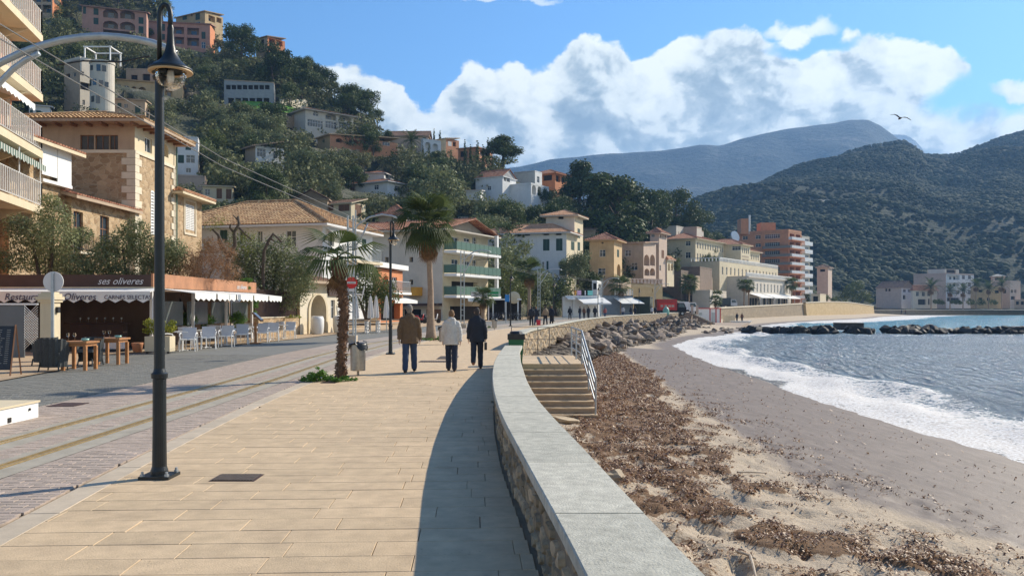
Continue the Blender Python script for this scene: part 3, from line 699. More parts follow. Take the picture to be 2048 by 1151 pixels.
# ================================================================ the hill on the left, given by its foot and its ridge
HF = [(-900, 45), (-600, 52), (0, 66), (400, 88), (700, 104), (1000, 128), (1200, 168), (1400, 215), (1520, 255)]       # distance of the foot
HR = [(-900, 190), (-600, 220), (0, 270), (400, 280), (700, 262), (850, 250), (1000, 240), (1200, 250), (1400, 290), (1520, 310)]  # distance of the ridge
HY_R = [(-900, -330), (-600, -250), (0, -70), (300, 5), (380, 60), (450, 92), (500, 112), (560, 120), (640, 180), (700, 212), (750, 246), (800, 284), (860, 318), (950, 330), (1040, 360), (1120, 405), (1200, 440), (1300, 462), (1400, 490), (1470, 540), (1520, 585)]
HY_F = [(-900, 598), (1100, 596), (1400, 600), (1520, 604)]
def hill_D(px, py):
    f, r_ = ip(py, [(0, 0)]) if False else ip(px, HY_F), ip(px, HY_R); t = min(1.25, max(0, (f-py)/(f-r_)))
    return ip(px, HF)+(ip(px, HR)-ip(px, HF))*t**1.1
def hill(px, py): return P(px, py, hill_D(px, py))
pxs = np.arange(-900, 1521, 14); NT = 74; V = []
for j in range(NT+14):
    for px in pxs:
        f, r_ = ip(px, HY_F), ip(px, HY_R)
        if j < 2:
            p = hill(px, f); p.y *= .97; p.x *= .97; p.z = -.5 if j == 0 else p.z-.6
        elif j < NT:
            t = (j-2)/(NT-3); p = hill(px, f+(r_-f)*t)
            p.z += float(vnoise(p.x, p.y, 16, 61, 3)-.5)*5*min(1, t*4)*(1-.5*t)
        else:
            k = (j-NT+1)/14; p = hill(px, r_); z0_ = p.z; p = Vector((p.x*(1+k*.9), p.y*(1+k*.9), z0_*(1-k)**1.5-2*k))
        V.append(p)
def hillmat():
    m, g = newmat('hill_scrub'); pos = g.n('ShaderNodeNewGeometry').outputs['Position']
    n = g.noise(pos, .12, 6, .65); n2 = g.noise(pos, .9, 5, .65)
    col = g.mix(g.mr(n2, .35, .7), c4((.035, .045, .022)), c4((.095, .095, .05)))
    col = g.mix(g.mr(n, .54, .66), col, g.mix(n2, c4((.16, .14, .10)), c4((.27, .24, .19))))
    b = g.n('ShaderNodeBump', {'Strength': 1., 'Distance': .8, 'Height': n2})
    finish(g, g.n('ShaderNodeBsdfPrincipled', {'Base Color': col, 'Roughness': .95, 'Normal': b.outputs[0]})); return m
tag(npobj('hill', V, grid_faces(NT+14, len(pxs))[:, ::-1], hillmat(), smooth=True), kind='structure')

# ---- far mountains: ridge lines with real depth
def mountain(name, ridge, Dr, Df, seed, amp, m, pyf=611, x0=None, x1=None, step=10, rows=60, back=1.5, pw=1.25):
    pxs = np.arange(x0, x1+1, step); V = []
    for j in range(rows+8):
        for px in pxs:
            r_ = ip(px, ridge); dr = Dr(px) if callable(Dr) else Dr; df = Df(px) if callable(Df) else Df
            if j < rows:
                t = j/(rows-1); D = df+(dr-df)*t; z = PZ(pyf, df)+(PZ(r_, dr)-PZ(pyf, df))*t**pw
                x = PX(px, D)
                z += float(vnoise(x+900, D, amp*9, seed, 5)-.5)*amp*2.4*sin(pi*min(1, t*1.0))**.6*(1 if t < .98 else 0)
                z += float(vnoise(x, D*.6, amp*2.5, seed+1, 3)-.5)*amp*.7*(1 if 0 < t < 1 else .5)
            else:
                k = (j-rows+1)/8; D = dr*(1+k*(back-1)); x = PX(px, D); z = PZ(r_, dr)*(1-k)-3
            V.append((x, D, z))
    o = npobj(name, V, grid_faces(rows+8, len(pxs))[:, ::-1], m, smooth=True); tag(o, kind='structure'); return pxs, np.array(V), rows
def mountmat(name, a, b, c, s):
    m, g = newmat(name); pos = g.n('ShaderNodeNewGeometry').outputs['Position']
    n = g.noise(pos, s, 7, .68); n2 = g.noise(pos, s*9, 5, .7)
    col = g.mix(g.mr(n2, .38, .62), c4(a), c4(b)); col = g.mix(g.m('MULTIPLY', g.mr(n, .52, .66), g.mr(n2, .40, .58)), col, c4(c))
    bb = g.n('ShaderNodeBump', {'Strength': 1., 'Distance': .09/s, 'Height': g.m('ADD', n2, g.m('MULTIPLY', n, 1.5))})
    finish(g, g.n('ShaderNodeBsdfPrincipled', {'Base Color': col, 'Roughness': .95, 'Specular IOR Level': .2, 'Normal': bb.outputs[0]})); return m
R1 = [(900, 560), (1200, 540), (1330, 470), (1400, 420), (1450, 395), (1500, 380), (1560, 352), (1600, 335), (1660, 318), (1700, 303), (1760, 292), (1800, 284), (1830, 296), (1850, 312), (1900, 312), (1960, 296), (2010, 278), (2060, 266), (2150, 225), (2400, 150), (2700, 120), (3300, 260)]
near_m = mountain('wooded_mountain', R1, lambda px: ip(px, [(900, 900), (1400, 880), (1800, 1050), (2100, 1150), (3300, 1300)]), lambda px: ip(px, [(900, 360), (1500, 330), (1700, 380), (2048, 430), (3300, 600)]), 71, 34, mountmat('wooded_slope', (.018, .028, .016), (.05, .062, .036), (.17, .165, .13), .012), x0=900, x1=3300, step=12, rows=64, pw=1.15)
R2 = [(500, 420), (900, 345), (1040, 332), (1100, 318), (1180, 310), (1260, 306), (1330, 302), (1400, 292), (1440, 292), (1480, 276), (1540, 262), (1600, 252), (1660, 244), (1700, 238), (1735, 237), (1760, 248), (1790, 270), (1830, 300), (1900, 330), (2050, 350), (2400, 380)]
mountain('far_mountain', R2, 2600, lambda px: 1350, 75, 75, mountmat('far_slope', (.012, .022, .022), (.045, .058, .045), (.14, .14, .12), .006), x0=500, x1=2400, step=12, rows=46)
R3 = [(1640, 330), (1720, 290), (1760, 262), (1790, 268), (1815, 270), (1832, 282), (1846, 300), (1870, 330), (1950, 360)]
mountain('far_peak', R3, 4300, 3300, 79, 70, mountmat('rock_slope', (.10, .11, .11), (.20, .20, .19), (.3, .3, .28), .004), x0=1640, x1=1950, step=10, rows=20)

# ---- woods on the mountain: crowns nobody could count
def crown_cloud(name, pts, rad, m, seed, nb=1, label=None):
    r = np.random.default_rng(seed)
    ph = (1+5**.5)/2; base = np.array([(-1, ph, 0), (1, ph, 0), (-1, -ph, 0), (1, -ph, 0), (0, -1, ph), (0, 1, ph), (0, -1, -ph), (0, 1, -ph), (ph, 0, -1), (ph, 0, 1), (-ph, 0, -1), (-ph, 0, 1)])/1.9
    tri = np.array([(0, 11, 5), (0, 5, 1), (0, 1, 7), (0, 7, 10), (0, 10, 11), (1, 5, 9), (5, 11, 4), (11, 10, 2), (10, 7, 6), (7, 1, 8), (3, 9, 4), (3, 4, 2), (3, 2, 6), (3, 6, 8), (3, 8, 9), (4, 9, 5), (2, 4, 11), (6, 2, 10), (8, 6, 7), (9, 8, 1)])
    n = len(pts); s = rad*(.45+.8*r.random(n))*(.45+1.25*vnoise(pts[:, 0], pts[:, 1], 70, 44, 3)); a = r.random(n)*2*pi; ca, sa = np.cos(a), np.sin(a)
    B = base[None]*(1+.75*(r.random((n, 12, 3))-.5)); X = B[..., 0]*ca[:, None]-B[..., 1]*sa[:, None]; Y = B[..., 0]*sa[:, None]+B[..., 1]*ca[:, None]
    V = np.stack([X*s[:, None], Y*s[:, None], B[..., 2]*s[:, None]*(.5+.3*r.random(n))[:, None]], -1)+pts[:, None]
    T = (np.arange(n)[:, None, None]*12+tri[None]).reshape(-1, 3)
    return tag(npobj(name, V.reshape(-1, 3), T, m, smooth=True), label, kind='stuff')
pxs_, Vm, rows = near_m; Gm = Vm.reshape(-1, len(pxs_), 3); r = np.random.default_rng(5)
def sample_m(n, t0, t1, a, b):
    i = r.random(n); t = t0+(t1-t0)*i**.75; J = t*(rows-1); K = a+(b-a)*r.random(n); K = K*(len(pxs_)-1)
    j0 = np.minimum(J.astype(int), rows-2); k0 = np.minimum(K.astype(int), len(pxs_)-2); fj, fk = J-j0, K-k0
    p = (Gm[j0, k0]*((1-fj)*(1-fk))[:, None]+Gm[j0+1, k0]*(fj*(1-fk))[:, None]+Gm[j0, k0+1]*((1-fj)*fk)[:, None]+Gm[j0+1, k0+1]*(fj*fk)[:, None]); return p, t
p, t = sample_m(37500, .0, 1, .19, .56)
open_ = vnoise(p[:, 0], p[:, 1], 110, 88, 4); keep = (open_ < .56) | (r.random(len(p)) < .16); p = p[keep]
FM = leafmat('mountain_wood', (.014, .025, .013), (.066, .076, .040), .0, .022, .95)
crown_cloud('mountain_wood', p+np.array([0, 0, 1.5]), 2.35, FM, 6)

# ================================================================ air
def haze_box():
    mb = MB(); mb.bb(-1500, 3600, -60, 5000, -8, 830)
    m = bpy.data.materials.new('haze_air'); m.use_nodes = True; m.node_tree.nodes.clear(); g = NG(m.node_tree)
    pv = g.n('ShaderNodeVolumePrincipled', {'Color': (.29, .56, 1.0, 1), 'Density': HAZE, 'Anisotropy': .25})
    o = g.n('ShaderNodeOutputMaterial'); g.t.links.new(pv.outputs[0], o.inputs['Volume'])
    tag(mb.build('haze', m), kind='stuff')
HAZE = .00018
# ================================================================ building kit
RECT = []; RLAB = {}
def fly(C, d, px):      # length along d from C at which picture column px is met
    u = (px-CX)/F; den = d.x-u*d.y
    return (u*C.y-C.x)/den
def rect_fp(pxc, D, px0, px1, yaw, depth=8., left=None):
    C = Vector((PX(pxc, D), D)); dF = Vector((-cos(yaw), sin(yaw))); dS = Vector((sin(yaw), cos(yaw)))
    LF = left or fly(C, dF, px0); LS = fly(C, dS, px1) if px1 > pxc+.5 else depth
    if LS < 0 or LS > 60: LS = depth
    if px1 > pxc+.5 and LS < 4.5:
        dS = Vector((PX(px1, D+depth)-C.x, depth)).normalized(); dF = Vector((-dS.y, dS.x)); LS = depth; LF = left or fly(C, dF, px0)
    A = C+dF*LF; B = C+dS*LS; return [A, C, B, A+dS*LS]
def v3(p, z): return Vector((p[0], p[1], z))
KD = {'g': .16, 'gb': .16, 'sg': .06, 'sw': .06, 'sb': .06, 'og': .15, 'v': .6, 'av': 1.0, 'ag': .2, 'lg': 1.5, 'al': 1.4, 'd': .2, 'wv': .5}
class Facade:
    def __init__(s, root, A, B, z0, z1, m, name='wall', frame='white'):
        s.root, s.z0, s.z1, s.m, s.name, s.frame = root, z0, z1, m, name, frame
        s.A = Vector((A[0], A[1])); s.B = Vector((B[0], B[1])); s.d = (s.B-s.A).normalized(); s.L = (s.B-s.A).length
        s.inn = Vector((-s.d.y, s.d.x)); s.w = []
    def u(s, px): return fly(s.A, s.d, px)
    def pt(s, u, z, dep=0.): p = s.A+s.d*u+s.inn*dep; return Vector((p.x, p.y, z))
    def px(s, *ws):
        for (x0, y0, x1, y1, k) in ws:
            a, b = s.u(x0), s.u(x1); D = (s.A+s.d*((a+b)/2)).y; s.uz(a, b, PZ(y1, D), PZ(y0, D), k)
        return s
    def uz(s, a, b, c, d, k):
        a, b = max(a, .05), min(b, s.L-.05); c, d = max(c, s.z0+.02), min(d, s.z1-.05)
        if b-a > .1 and d-c > .1 and not any(a < w[1]+.02 and b > w[0]-.02 and c < w[3]+.02 and d > w[2]-.02 for w in s.w): s.w.append((a, b, c, d, k))
        return s
    def grid(s, n, rows, w, k, m0=.8, m1=.8, skip=()):
        for i in range(n):
            for j, (zc, h) in enumerate(rows):
                if (i, j) in skip: continue
                c = m0+(s.L-m0-m1)*(i+.5)/n; s.uz(c-w/2, c+w/2, zc-h/2, zc+h/2, k)
        return s
    def build(s):
        us = sorted({0., s.L}|{w[0] for w in s.w}|{w[1] for w in s.w}); zs = sorted({s.z0, s.z1}|{w[2] for w in s.w}|{w[3] for w in s.w})
        mb = MB()
        for a, b in zip(us[:-1], us[1:]):
            run = None
            for c, d in zip(zs[:-1], zs[1:]):
                um, zm = (a+b)/2, (c+d)/2
                hole_ = any(w[0] < um < w[1] and w[2] < zm < w[3] for w in s.w)
                if hole_:
                    if run: mb.quad(s.pt(a, run[0]), s.pt(b, run[0]), s.pt(b, run[1]), s.pt(a, run[1])); run = None
                else: run = (run[0], d) if run else (c, d)
            if run: mb.quad(s.pt(a, run[0]), s.pt(b, run[0]), s.pt(b, run[1]), s.pt(a, run[1]))
        for (a, b, c, d, k) in s.w:
            dp = KD[k]
            if k[0] == 'a':
                n = 12; ra = (b-a)/2; hz = min(ra, (d-c)*.5); um = (a+b)/2
                arc = [(um-ra*cos(pi*i/n), d-hz+hz*sin(pi*i/n)) for i in range(n+1)]
                for i in range(n):
                    cor = (a, d) if i < n/2 else (b, d)
                    mb.quad(s.pt(*arc[i]), s.pt(*arc[i+1]), s.pt(*cor))
                mb.quad(s.pt(a, d), s.pt(*arc[n//2]), s.pt(b, d))
                ring = [(a, c)]+arc+[(b, c)]
            else: ring = [(a, c), (a, d), (b, d), (b, c)]
            for i in range(len(ring)):
                p, q = ring[i], ring[(i+1) % len(ring)]; mb.quad(s.pt(*p), s.pt(*q), s.pt(*q, dp), s.pt(*p, dp))
        o = mb.build(s.name, s.m, s.root)
        for w in s.w: s.window(*w, o)
        return s
    def pan(s, mb, a, b, c, d, d0, d1):
        P8 = [s.pt(x, z, q) for q in (d0, d1) for z in (c, d) for x in (a, b)]
        mb.add(P8, [(0, 1, 3, 2), (4, 6, 7, 5), (0, 4, 5, 1), (2, 3, 7, 6), (0, 2, 6, 4), (1, 5, 7, 3)])
    def window(s, a, b, c, d, k, wall):
        dp = KD[k]; W, H = b-a, d-c; fr = {'g': 'white', 'gb': 'wood', 'ag': 'white'}.get(k, None)
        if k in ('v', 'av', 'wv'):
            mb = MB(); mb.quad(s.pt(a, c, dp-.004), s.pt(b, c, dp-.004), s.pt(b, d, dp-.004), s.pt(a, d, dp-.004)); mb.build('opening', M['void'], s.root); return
        if k in ('lg', 'al'):
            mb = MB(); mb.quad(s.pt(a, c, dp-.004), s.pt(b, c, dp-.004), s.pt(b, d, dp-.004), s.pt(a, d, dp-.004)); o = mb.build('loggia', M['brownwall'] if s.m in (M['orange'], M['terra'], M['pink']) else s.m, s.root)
            n = max(1, int(W/3)); g_ = MB()
            for i in range(n): cc = a+W*(i+.5)/n; s.pan(g_, cc-min(.8, W*.25), cc+min(.8, W*.25), c+.02, c+H*.72, dp-.06, dp-.01)
            g_.build('window', M['glass'], o); return
        if k == 'd':
            mb = MB(); s.pan(mb, a+.02, b-.02, c, d-.02, dp-.06, dp-.01); mb.build('door', M['wood'], s.root); return
        if k in ('sg', 'sw', 'sb'):
            mat_ = {'sg': M['green'], 'sw': M['white'], 'sb': M['wood']}[k]; mb = MB(); mb.quad(s.pt(a, c, dp-.003), s.pt(b, c, dp-.003), s.pt(b, d, dp-.003), s.pt(a, d, dp-.003)); o = mb.build('window', M['void'], s.root)
            for i in (0, 1):
                x0, x1 = a+.015+i*W/2, a+W/2-.01+i*W/2; t = MB(); e = min(.06, (x1-x0)*.2)
                s.pan(t, x0, x0+e, c+.01, d-.01, -.02, dp-.005); s.pan(t, x1-e, x1, c+.01, d-.01, -.02, dp-.005)
                n = max(4, min(14, int(H/.12)))
                for j in range(n+1): zz = c+.02+(H-.04-.05)*j/n; s.pan(t, x0+e, x1-e, zz, zz+H/n*.62, -.01+.0, dp-.012)
                t.build('shutter', mat_, o)
            return
        mb = MB(); s.pan(mb, a, b, c, d, dp-.02, dp-.003); o = mb.build('window', M['glass'], s.root)
        if k == 'og':
            for i in (0, 1):
                t = MB(); x0 = a-W*.5 if i == 0 else b+.01; x1 = x0+W*.5-.02; s.pan(t, x0, x1, c, d, -.05, -.008); t.build('shutter', M['green'], o)
            fr = 'white'
        if fr:
            t = MB(); e = max(.03, min(.06, W*.045)); q0, q1 = dp-.055, dp-.022
            s.pan(t, a, a+e, c, d, q0, q1); s.pan(t, b-e, b, c, d, q0, q1); s.pan(t, a+e, b-e, c, c+e, q0, q1); s.pan(t, a+e, b-e, d-e, d, q0, q1)
            n = max(2, int(round(W/.8))) if W > 1.1 else 2
            for i in range(1, n): x = a+W*i/n; s.pan(t, x-e/2, x+e/2, c+e, d-e, q0+.005, q1-.003)
            if H > 1.: s.pan(t, a+e, b-e, c+H*.62-e/2, c+H*.62+e/2, q0+.008, q1-.006)
            t.build('window_frame', M[fr], o)
def tile_plane(mb, E0, E1, R0, R1, cw=.24, rh=.42, hgt=.06):
    e = E1-E0; W = e.length; e = e/W; a = (R0-E0).dot(e); b = (R1-E0).dot(e); s_ = (R0-E0)-e*a; L = s_.length; s_ = s_/L; n = e.cross(s_)
    if n.z < 0: n = -n
    nc = max(1, int(W/cw)); cw = W/nc
    for i in range(nc):
        u = (i+.5)*cw; vm = L
        if a > .01: vm = min(vm, L*u/a)
        if b < W-.01: vm = min(vm, L*(W-u)/(W-b))
        if vm < .1: continue
        nr = max(1, int(math.ceil(vm/rh))); vs = []; fs = []
        for k in range(nr):
            for v, lf in ((k*vm/nr, .035), ((k+1)*vm/nr, .0)):
                for du, h in ((-.5, 0), (-.26, hgt), (.26, hgt), (.5, 0)): vs.append(E0+e*(u+du*cw)+s_*v+n*(h+lf*(1 if abs(du) < .4 else .2)))
            q = k*8; fs += [(q+j, q+j+1, q+5+j, q+4+j) for j in range(3)]
            if k == 0: fs.append((q+3, q+2, q+1, q))
            else: fs += [(q-4+j, q-3+j, q+1+j, q+j) for j in range(3)]
        mb.add(vs, fs)
def rim(mb, q, z, t):   # thin slab under the tiles
    mb.prism([(p[0], p[1]) for p in q], z-t, z-.012)
def hip_roof(root, R, z, rise, over, m, soff, cw=.3, ridge=None, gable=False, name='roof'):
    c = sum((Vector((p[0], p[1])) for p in R), Vector((0, 0)))/4; A, C, B, E = [Vector((p[0], p[1])) for p in R]
    dF = (C-A).normalized(); dS = (B-C).normalized(); A, C, B, E = A-dF*over-dS*over, C+dF*over-dS*over, B+dF*over+dS*over, E-dF*over+dS*over
    LF, LS = (C-A).length, (B-C).length; o = MB()
    if LF >= LS:
        k = 0. if gable else min(LS/2, LF/2-.01); r0 = (A+E)/2+dF*k; r1 = (C+B)/2-dF*k
        planes = [(A, C, r0, r1), (B, E, r1, r0)]; ends = [(C, B, r1, r1), (E, A, r0, r0)]
    else:
        k = 0. if gable else min(LF/2, LS/2-.01); r0 = (A+C)/2+dS*k; r1 = (E+B)/2-dS*k
        planes = [(C, B, r0, r1), (E, A, r1, r0)]; ends = [(A, C, r0, r0), (B, E, r1, r1)]
    zr = z+rise
    for a, b, x, y in planes: tile_plane(o, v3(a, z), v3(b, z), v3(x, zr), v3(y, zr), cw)
    if not gable:
        for a, b, x, y in ends: tile_plane(o, v3(a, z), v3(b, z), v3(x, zr), v3(y, zr), cw)
    rf = o.build(name, m, root)
    f = MB(); rim(f, (A, C, B, E), z-.01, .16)
    if gable:
        for a, b, x, y in ends:
            a2, b2 = (a+(b-a).normalized()*over*.98, b-(b-a).normalized()*over*.98); a2 += ((c-(a+b)/2).normalized())*over; b2 += ((c-(a+b)/2).normalized())*over; x2 = (a2+b2)/2
            f.quad(v3(a2, z-.02), v3(b2, z-.02), v3(x2, zr-.14)); f.quad(v3(b2, z-.02), v3(a2, z-.02), v3(x2, zr-.14))
    f.build('eaves', soff, rf)
    hp = MB(); hp.tube([v3(r0, zr+.05), v3(r1, zr+.05)], .13, 6)
    if not gable:
        for a, b in ((planes[0][0], r0), (planes[0][1], r1 if LF >= LS else r0), (planes[1][0], r1), (planes[1][1], r0 if LF >= LS else r1)): hp.tube([v3(a, z+.07), v3(b, zr+.05)], .11, 6)
    if LF < LS and not gable: pass
    hp.build('ridge_tiles', m, rf)
    return rf
def mono_roof(root, R, z_front, z_back, over, m, soff, cw=.3):
    A, C, B, E = [Vector((p[0], p[1])) for p in R]; dF = (C-A).normalized(); dS = (B-C).normalized(); L0 = (B-C).length
    A, C, B, E = A-dF*over-dS*over, C+dF*over-dS*over, B+dF*over+dS*over*.3, E-dF*over+dS*over*.3
    sl = (z_back-z_front)/L0; zf = z_front-sl*over; zb = z_back+sl*over*.3; o = MB(); tile_plane(o, v3(A, zf), v3(C, zf), v3(E, zb), v3(B, zb), cw); rf = o.build('roof', m, root)
    f = MB(); t = .16; P_ = [v3(A, zf-.015), v3(C, zf-.015), v3(B, zb-.015), v3(E, zb-.015)]; Q = [p-Vector((0, 0, t)) for p in P_]
    f.add(P_+Q, [(3, 2, 1, 0)[::-1], (4, 5, 6, 7)[::-1], (0, 4, 5, 1), (1, 5, 6, 2), (2, 6, 7, 3), (3, 7, 4, 0)]); f.build('eaves', soff, rf); return rf
def flat_roof(root, R, z, m, par=.5, t=.2):
    A, C, B, E = [Vector((p[0], p[1])) for p in R]; c = (A+B)/2; o = MB(); o.prism([A, C, B, E], z-.15, z); q = [A, C, B, E]
    for i in range(4):
        a, b = q[i], q[(i+1) % 4]; d = (b-a).normalized(); n = Vector((-d.y, d.x))
        if par: o.prism([a, b-d*t, b-d*t+n*t, a+n*t], z+.002, z+par)
    return o.build('flat_roof', m, root)
def chimney(root, x, y, z0, z1, s=.6, m=None):
    o = MB(); o.box((x, y, (z0+z1)/2), (s, s, z1-z0)); o.box((x, y, z1+.08), (s*1.3, s*1.3, .12)); o.box((x, y, z1+.25), (s*.7, s*.7, .2)); o.build('chimney', m or M['terra'], root)
def house(name, label, px0, pxc, px1, D, pyt, pyb, yaw, wall, roof, f=(), s=(), depth=8., side=None, below=3., cat='house', group=None, cw=.32):
    R = rect_fp(pxc, D, px0, px1, yaw, depth); z1, z0 = PZ(pyt, D), PZ(pyb, D)-below
    root = thing(name, label, cat, (R[1][0], R[1][1], z0+below), group=group)
    RECT.append((min(px0, pxc)-3, pyt-8, max(px1, pxc)+3, pyb, D)); RLAB[len(RECT)-1] = label; side = side or wall
    F1 = Facade(root, R[0], R[1], z0, z1, wall).px(*f).build(); F2 = Facade(root, R[1], R[2], z0, z1, side).px(*s).build()
    Facade(root, R[2], R[3], z0, z1, wall).build(); Facade(root, R[3], R[0], z0, z1, wall).build()
    k = roof[0]
    if k == 'hip': hip_roof(root, R, z1, roof[1], roof[2], roof[3], wall, cw)
    elif k == 'gable': hip_roof(root, R, z1, roof[1], roof[2], roof[3], wall, cw, gable=True)
    elif k == 'mono': mono_roof(root, R, z1, z1+roof[1], roof[2], roof[3], wall, cw)
    elif k == 'flat': flat_roof(root, R, z1, roof[3] if len(roof) > 3 else wall, roof[1])
    return root, F1, F2, R
def balcony(root, Fc, u0, u1, z, dep=1.2, rail='bars', m=None, slab=None, h=1.0, th=.2, open_end=True):
    b = MB(); Fc.pan(b, u0, u1, z-th, z, -dep, -.003); bl = b.build('balcony', slab or M['white'], root); r_ = MB()
    def seg(p, q):
        d = q-p; L = d.length; d = d/L
        for zz in (z+h, z+.1): r_.tube([Vector((p.x, p.y, zz)), Vector((q.x, q.y, zz))], .025, 4)
        if rail in ('bars', 'wide'):
            n = int(L/(.12 if rail == 'bars' else .27))
            for i in range(n+1): x = p+d*(L*i/max(1, n)); e_ = .022 if rail == 'bars' else .055; r_.box((x.x, x.y, z+.1+(h-.1)/2), (e_, .022, h-.1))
        elif rail == 'panel':
            t = Vector((-d.y, d.x, 0))*.02; P_ = [(p-t).to_2d(), (q-t).to_2d(), (q+t).to_2d(), (p+t).to_2d()]; r_.prism(P_, z+.12, z+h-.05)
            n = max(1, int(L/1.2))
            for i in range(n+1): x = p+d*(L*i/n); r_.box((x.x, x.y, z+h/2), (.06, .06, h))
        elif rail == 'balus':
            n = max(2, int(L/.45))
            for i in range(n+1): x = p+d*(L*i/n); r_.box((x.x, x.y, z+h*.45), (.14, .14, h*.9))
            r_.tube([Vector((p.x, p.y, z+h)), Vector((q.x, q.y, z+h))], .1, 4)
    a, b_, c, d_ = Fc.pt(u0+.03, 0, -.05), Fc.pt(u0+.03, 0, -dep+.05), Fc.pt(u1-.03, 0, -dep+.05), Fc.pt(u1-.03, 0, -.05)
    seg(b_, c); seg(a, b_); seg(c, d_); r_.build('railing', m or M['white'], bl); return bl
def awning_mb(Fc, u0, u1, z, drop, out, val=.25, scal=True):
    """sloping cloth with a hanging valance"""
    t = MB(); n = max(2, int((u1-u0)/.5)); 
    for i in range(n):
        a, b = u0+(u1-u0)*i/n, u0+(u1-u0)*(i+1)/n
        sag = .0
        t.quad(Fc.pt(a, z, -.02), Fc.pt(a, z-drop, -out), Fc.pt(b, z-drop, -out), Fc.pt(b, z, -.02)); t.quad(Fc.pt(b, z-.03, -.02), Fc.pt(b, z-drop-.03, -out), Fc.pt(a, z-drop-.03, -out), Fc.pt(a, z-.03, -.02))
        m_ = (a+b)/2; t.quad(Fc.pt(a, z-drop, -out-.003), Fc.pt(a, z-drop-val*.8, -out-.003), Fc.pt(m_, z-drop-val*(1.15 if scal else .8), -out-.02), Fc.pt(b, z-drop-val*.8, -out-.003), Fc.pt(b, z-drop, -out-.003))
    for e in (u0, u1): t.quad(Fc.pt(e, z, -.02), Fc.pt(e, z-drop, -out), Fc.pt(e, z-drop-.03, -out)); 
    return t
def text_mesh(txt, size, shear=0., ext=.004, align='LEFT', sp=1.):
    cu = bpy.data.curves.new('lettering', 'FONT'); cu.body = txt; cu.size = size; cu.extrude = ext; cu.shear = shear; cu.align_x = align; cu.space_character = sp; cu.resolution_u = 3
    o = bpy.data.objects.new('lettering', cu); dg = bpy.context.evaluated_depsgraph_get(); me = bpy.data.meshes.new_from_object(o); bpy.data.objects.remove(o); bpy.data.curves.remove(cu); return me
def text_on(parent, txt, p, right, up, size, m, **k):
    me = text_mesh(txt, size, **k); r_ = Vector(right).normalized(); u = Vector(up).normalized(); n = r_.cross(u); T = Matrix((r_, u, n)).transposed().to_4x4(); T.translation = Vector(p)-org(parent)
    me.transform(T); me.materials.clear(); me.materials.append(m); o = bpy.data.objects.new('lettering', me); COL.objects.link(o)
    if parent: o.parent = parent
    return o
# ================================================================ near street, left side
# ---- balcony block
def balcony_block():
    d = Vector((-.24, .97)).normalized(); inn = Vector((-d.y, d.x)); E = Vector((PX(86, 40.5), 40.5)); dep = 1.35
    A = E-d*15+inn*dep; B = E+inn*dep
    root = thing('apartment_building', 'terracotta apartment block with white barred balconies, cut by the left edge', 'building', (B.x, B.y, 0))
    fc = Facade(root, A, B, 0, 18.2, M['terra']); zs = [PZ(y, 40.5) for y in (415, 303, 190, 72, -45)]
    for z in zs[:4]:
        fc.uz(4.5, 7.2, z+.05, z+2.2, 'g'); fc.uz(9.4, 11.4, z+.05, z+2.2, 'g')
    fc.uz(8.3, 9.5, zs[0]-1.9, zs[0]-.55, 'sw'); fc.uz(11.2, 12.3, zs[0]-1.9, zs[0]-.55, 'sw')
    fc.build(); Facade(root, B, B+inn*9, 0, 18.2, M['tan']).build(); Facade(root, A+inn*9, A, 0, 18.2, M['terra']).build()
    for z in zs:
        bl = balcony(root, fc, .5, fc.L, z, dep, 'wide', M['white'], M['cream'], h=1.15, th=.34)
        for u in (fc.L-1.0, fc.L-4.6): mb = MB(); fc.pan(mb, u, u+.5, z, z+2.4, -.10, -.004); mb.build('pilaster', M['cream'] if z > 8 else M['orange'], root)
        for u in (fc.L-2.1, fc.L-5.8): br = MB(); br.add([fc.pt(u+e, *w_) for e in (0, .18) for w_ in ((z-.345, -.02), (z-.345, -dep+.1), (z-.85, -.02))], [(0, 1, 2), (5, 4, 3), (1, 4, 5, 2), (0, 3, 4, 1)]); br.build('bracket', M['cream'], bl)
    awning_mb(fc, .6, fc.L-1.6, zs[2]-.36, .45, dep+.1, .3).build('awning', M['awning'], root)
    def stripes():
        m, g = newmat('green_striped_cloth'); pos = g.n('ShaderNodeNewGeometry').outputs['Position']; y = g.n('ShaderNodeSeparateXYZ', {0: pos}).outputs[1]
        f = g.m('GREATER_THAN', g.m('FRACT', g.m('MULTIPLY', y, 3.3)), .5); finish(g, g.n('ShaderNodeBsdfPrincipled', {'Base Color': g.mix(f, c4((.05, .11, .08)), c4((.45, .45, .40))), 'Roughness': .9})); return m
    awning_mb(fc, .6, fc.L-.1, zs[1]-.36, .35, dep+.15, .3).build('awning', stripes(), root)
    for du in (.1, 3.2): po = MB(); po.tube([fc.pt(fc.L-du, zs[0], -dep+.1), fc.pt(fc.L-du, zs[1]-.3, -dep+.1)], .04, 6); po.build('post', M['white'], root)
balcony_block()
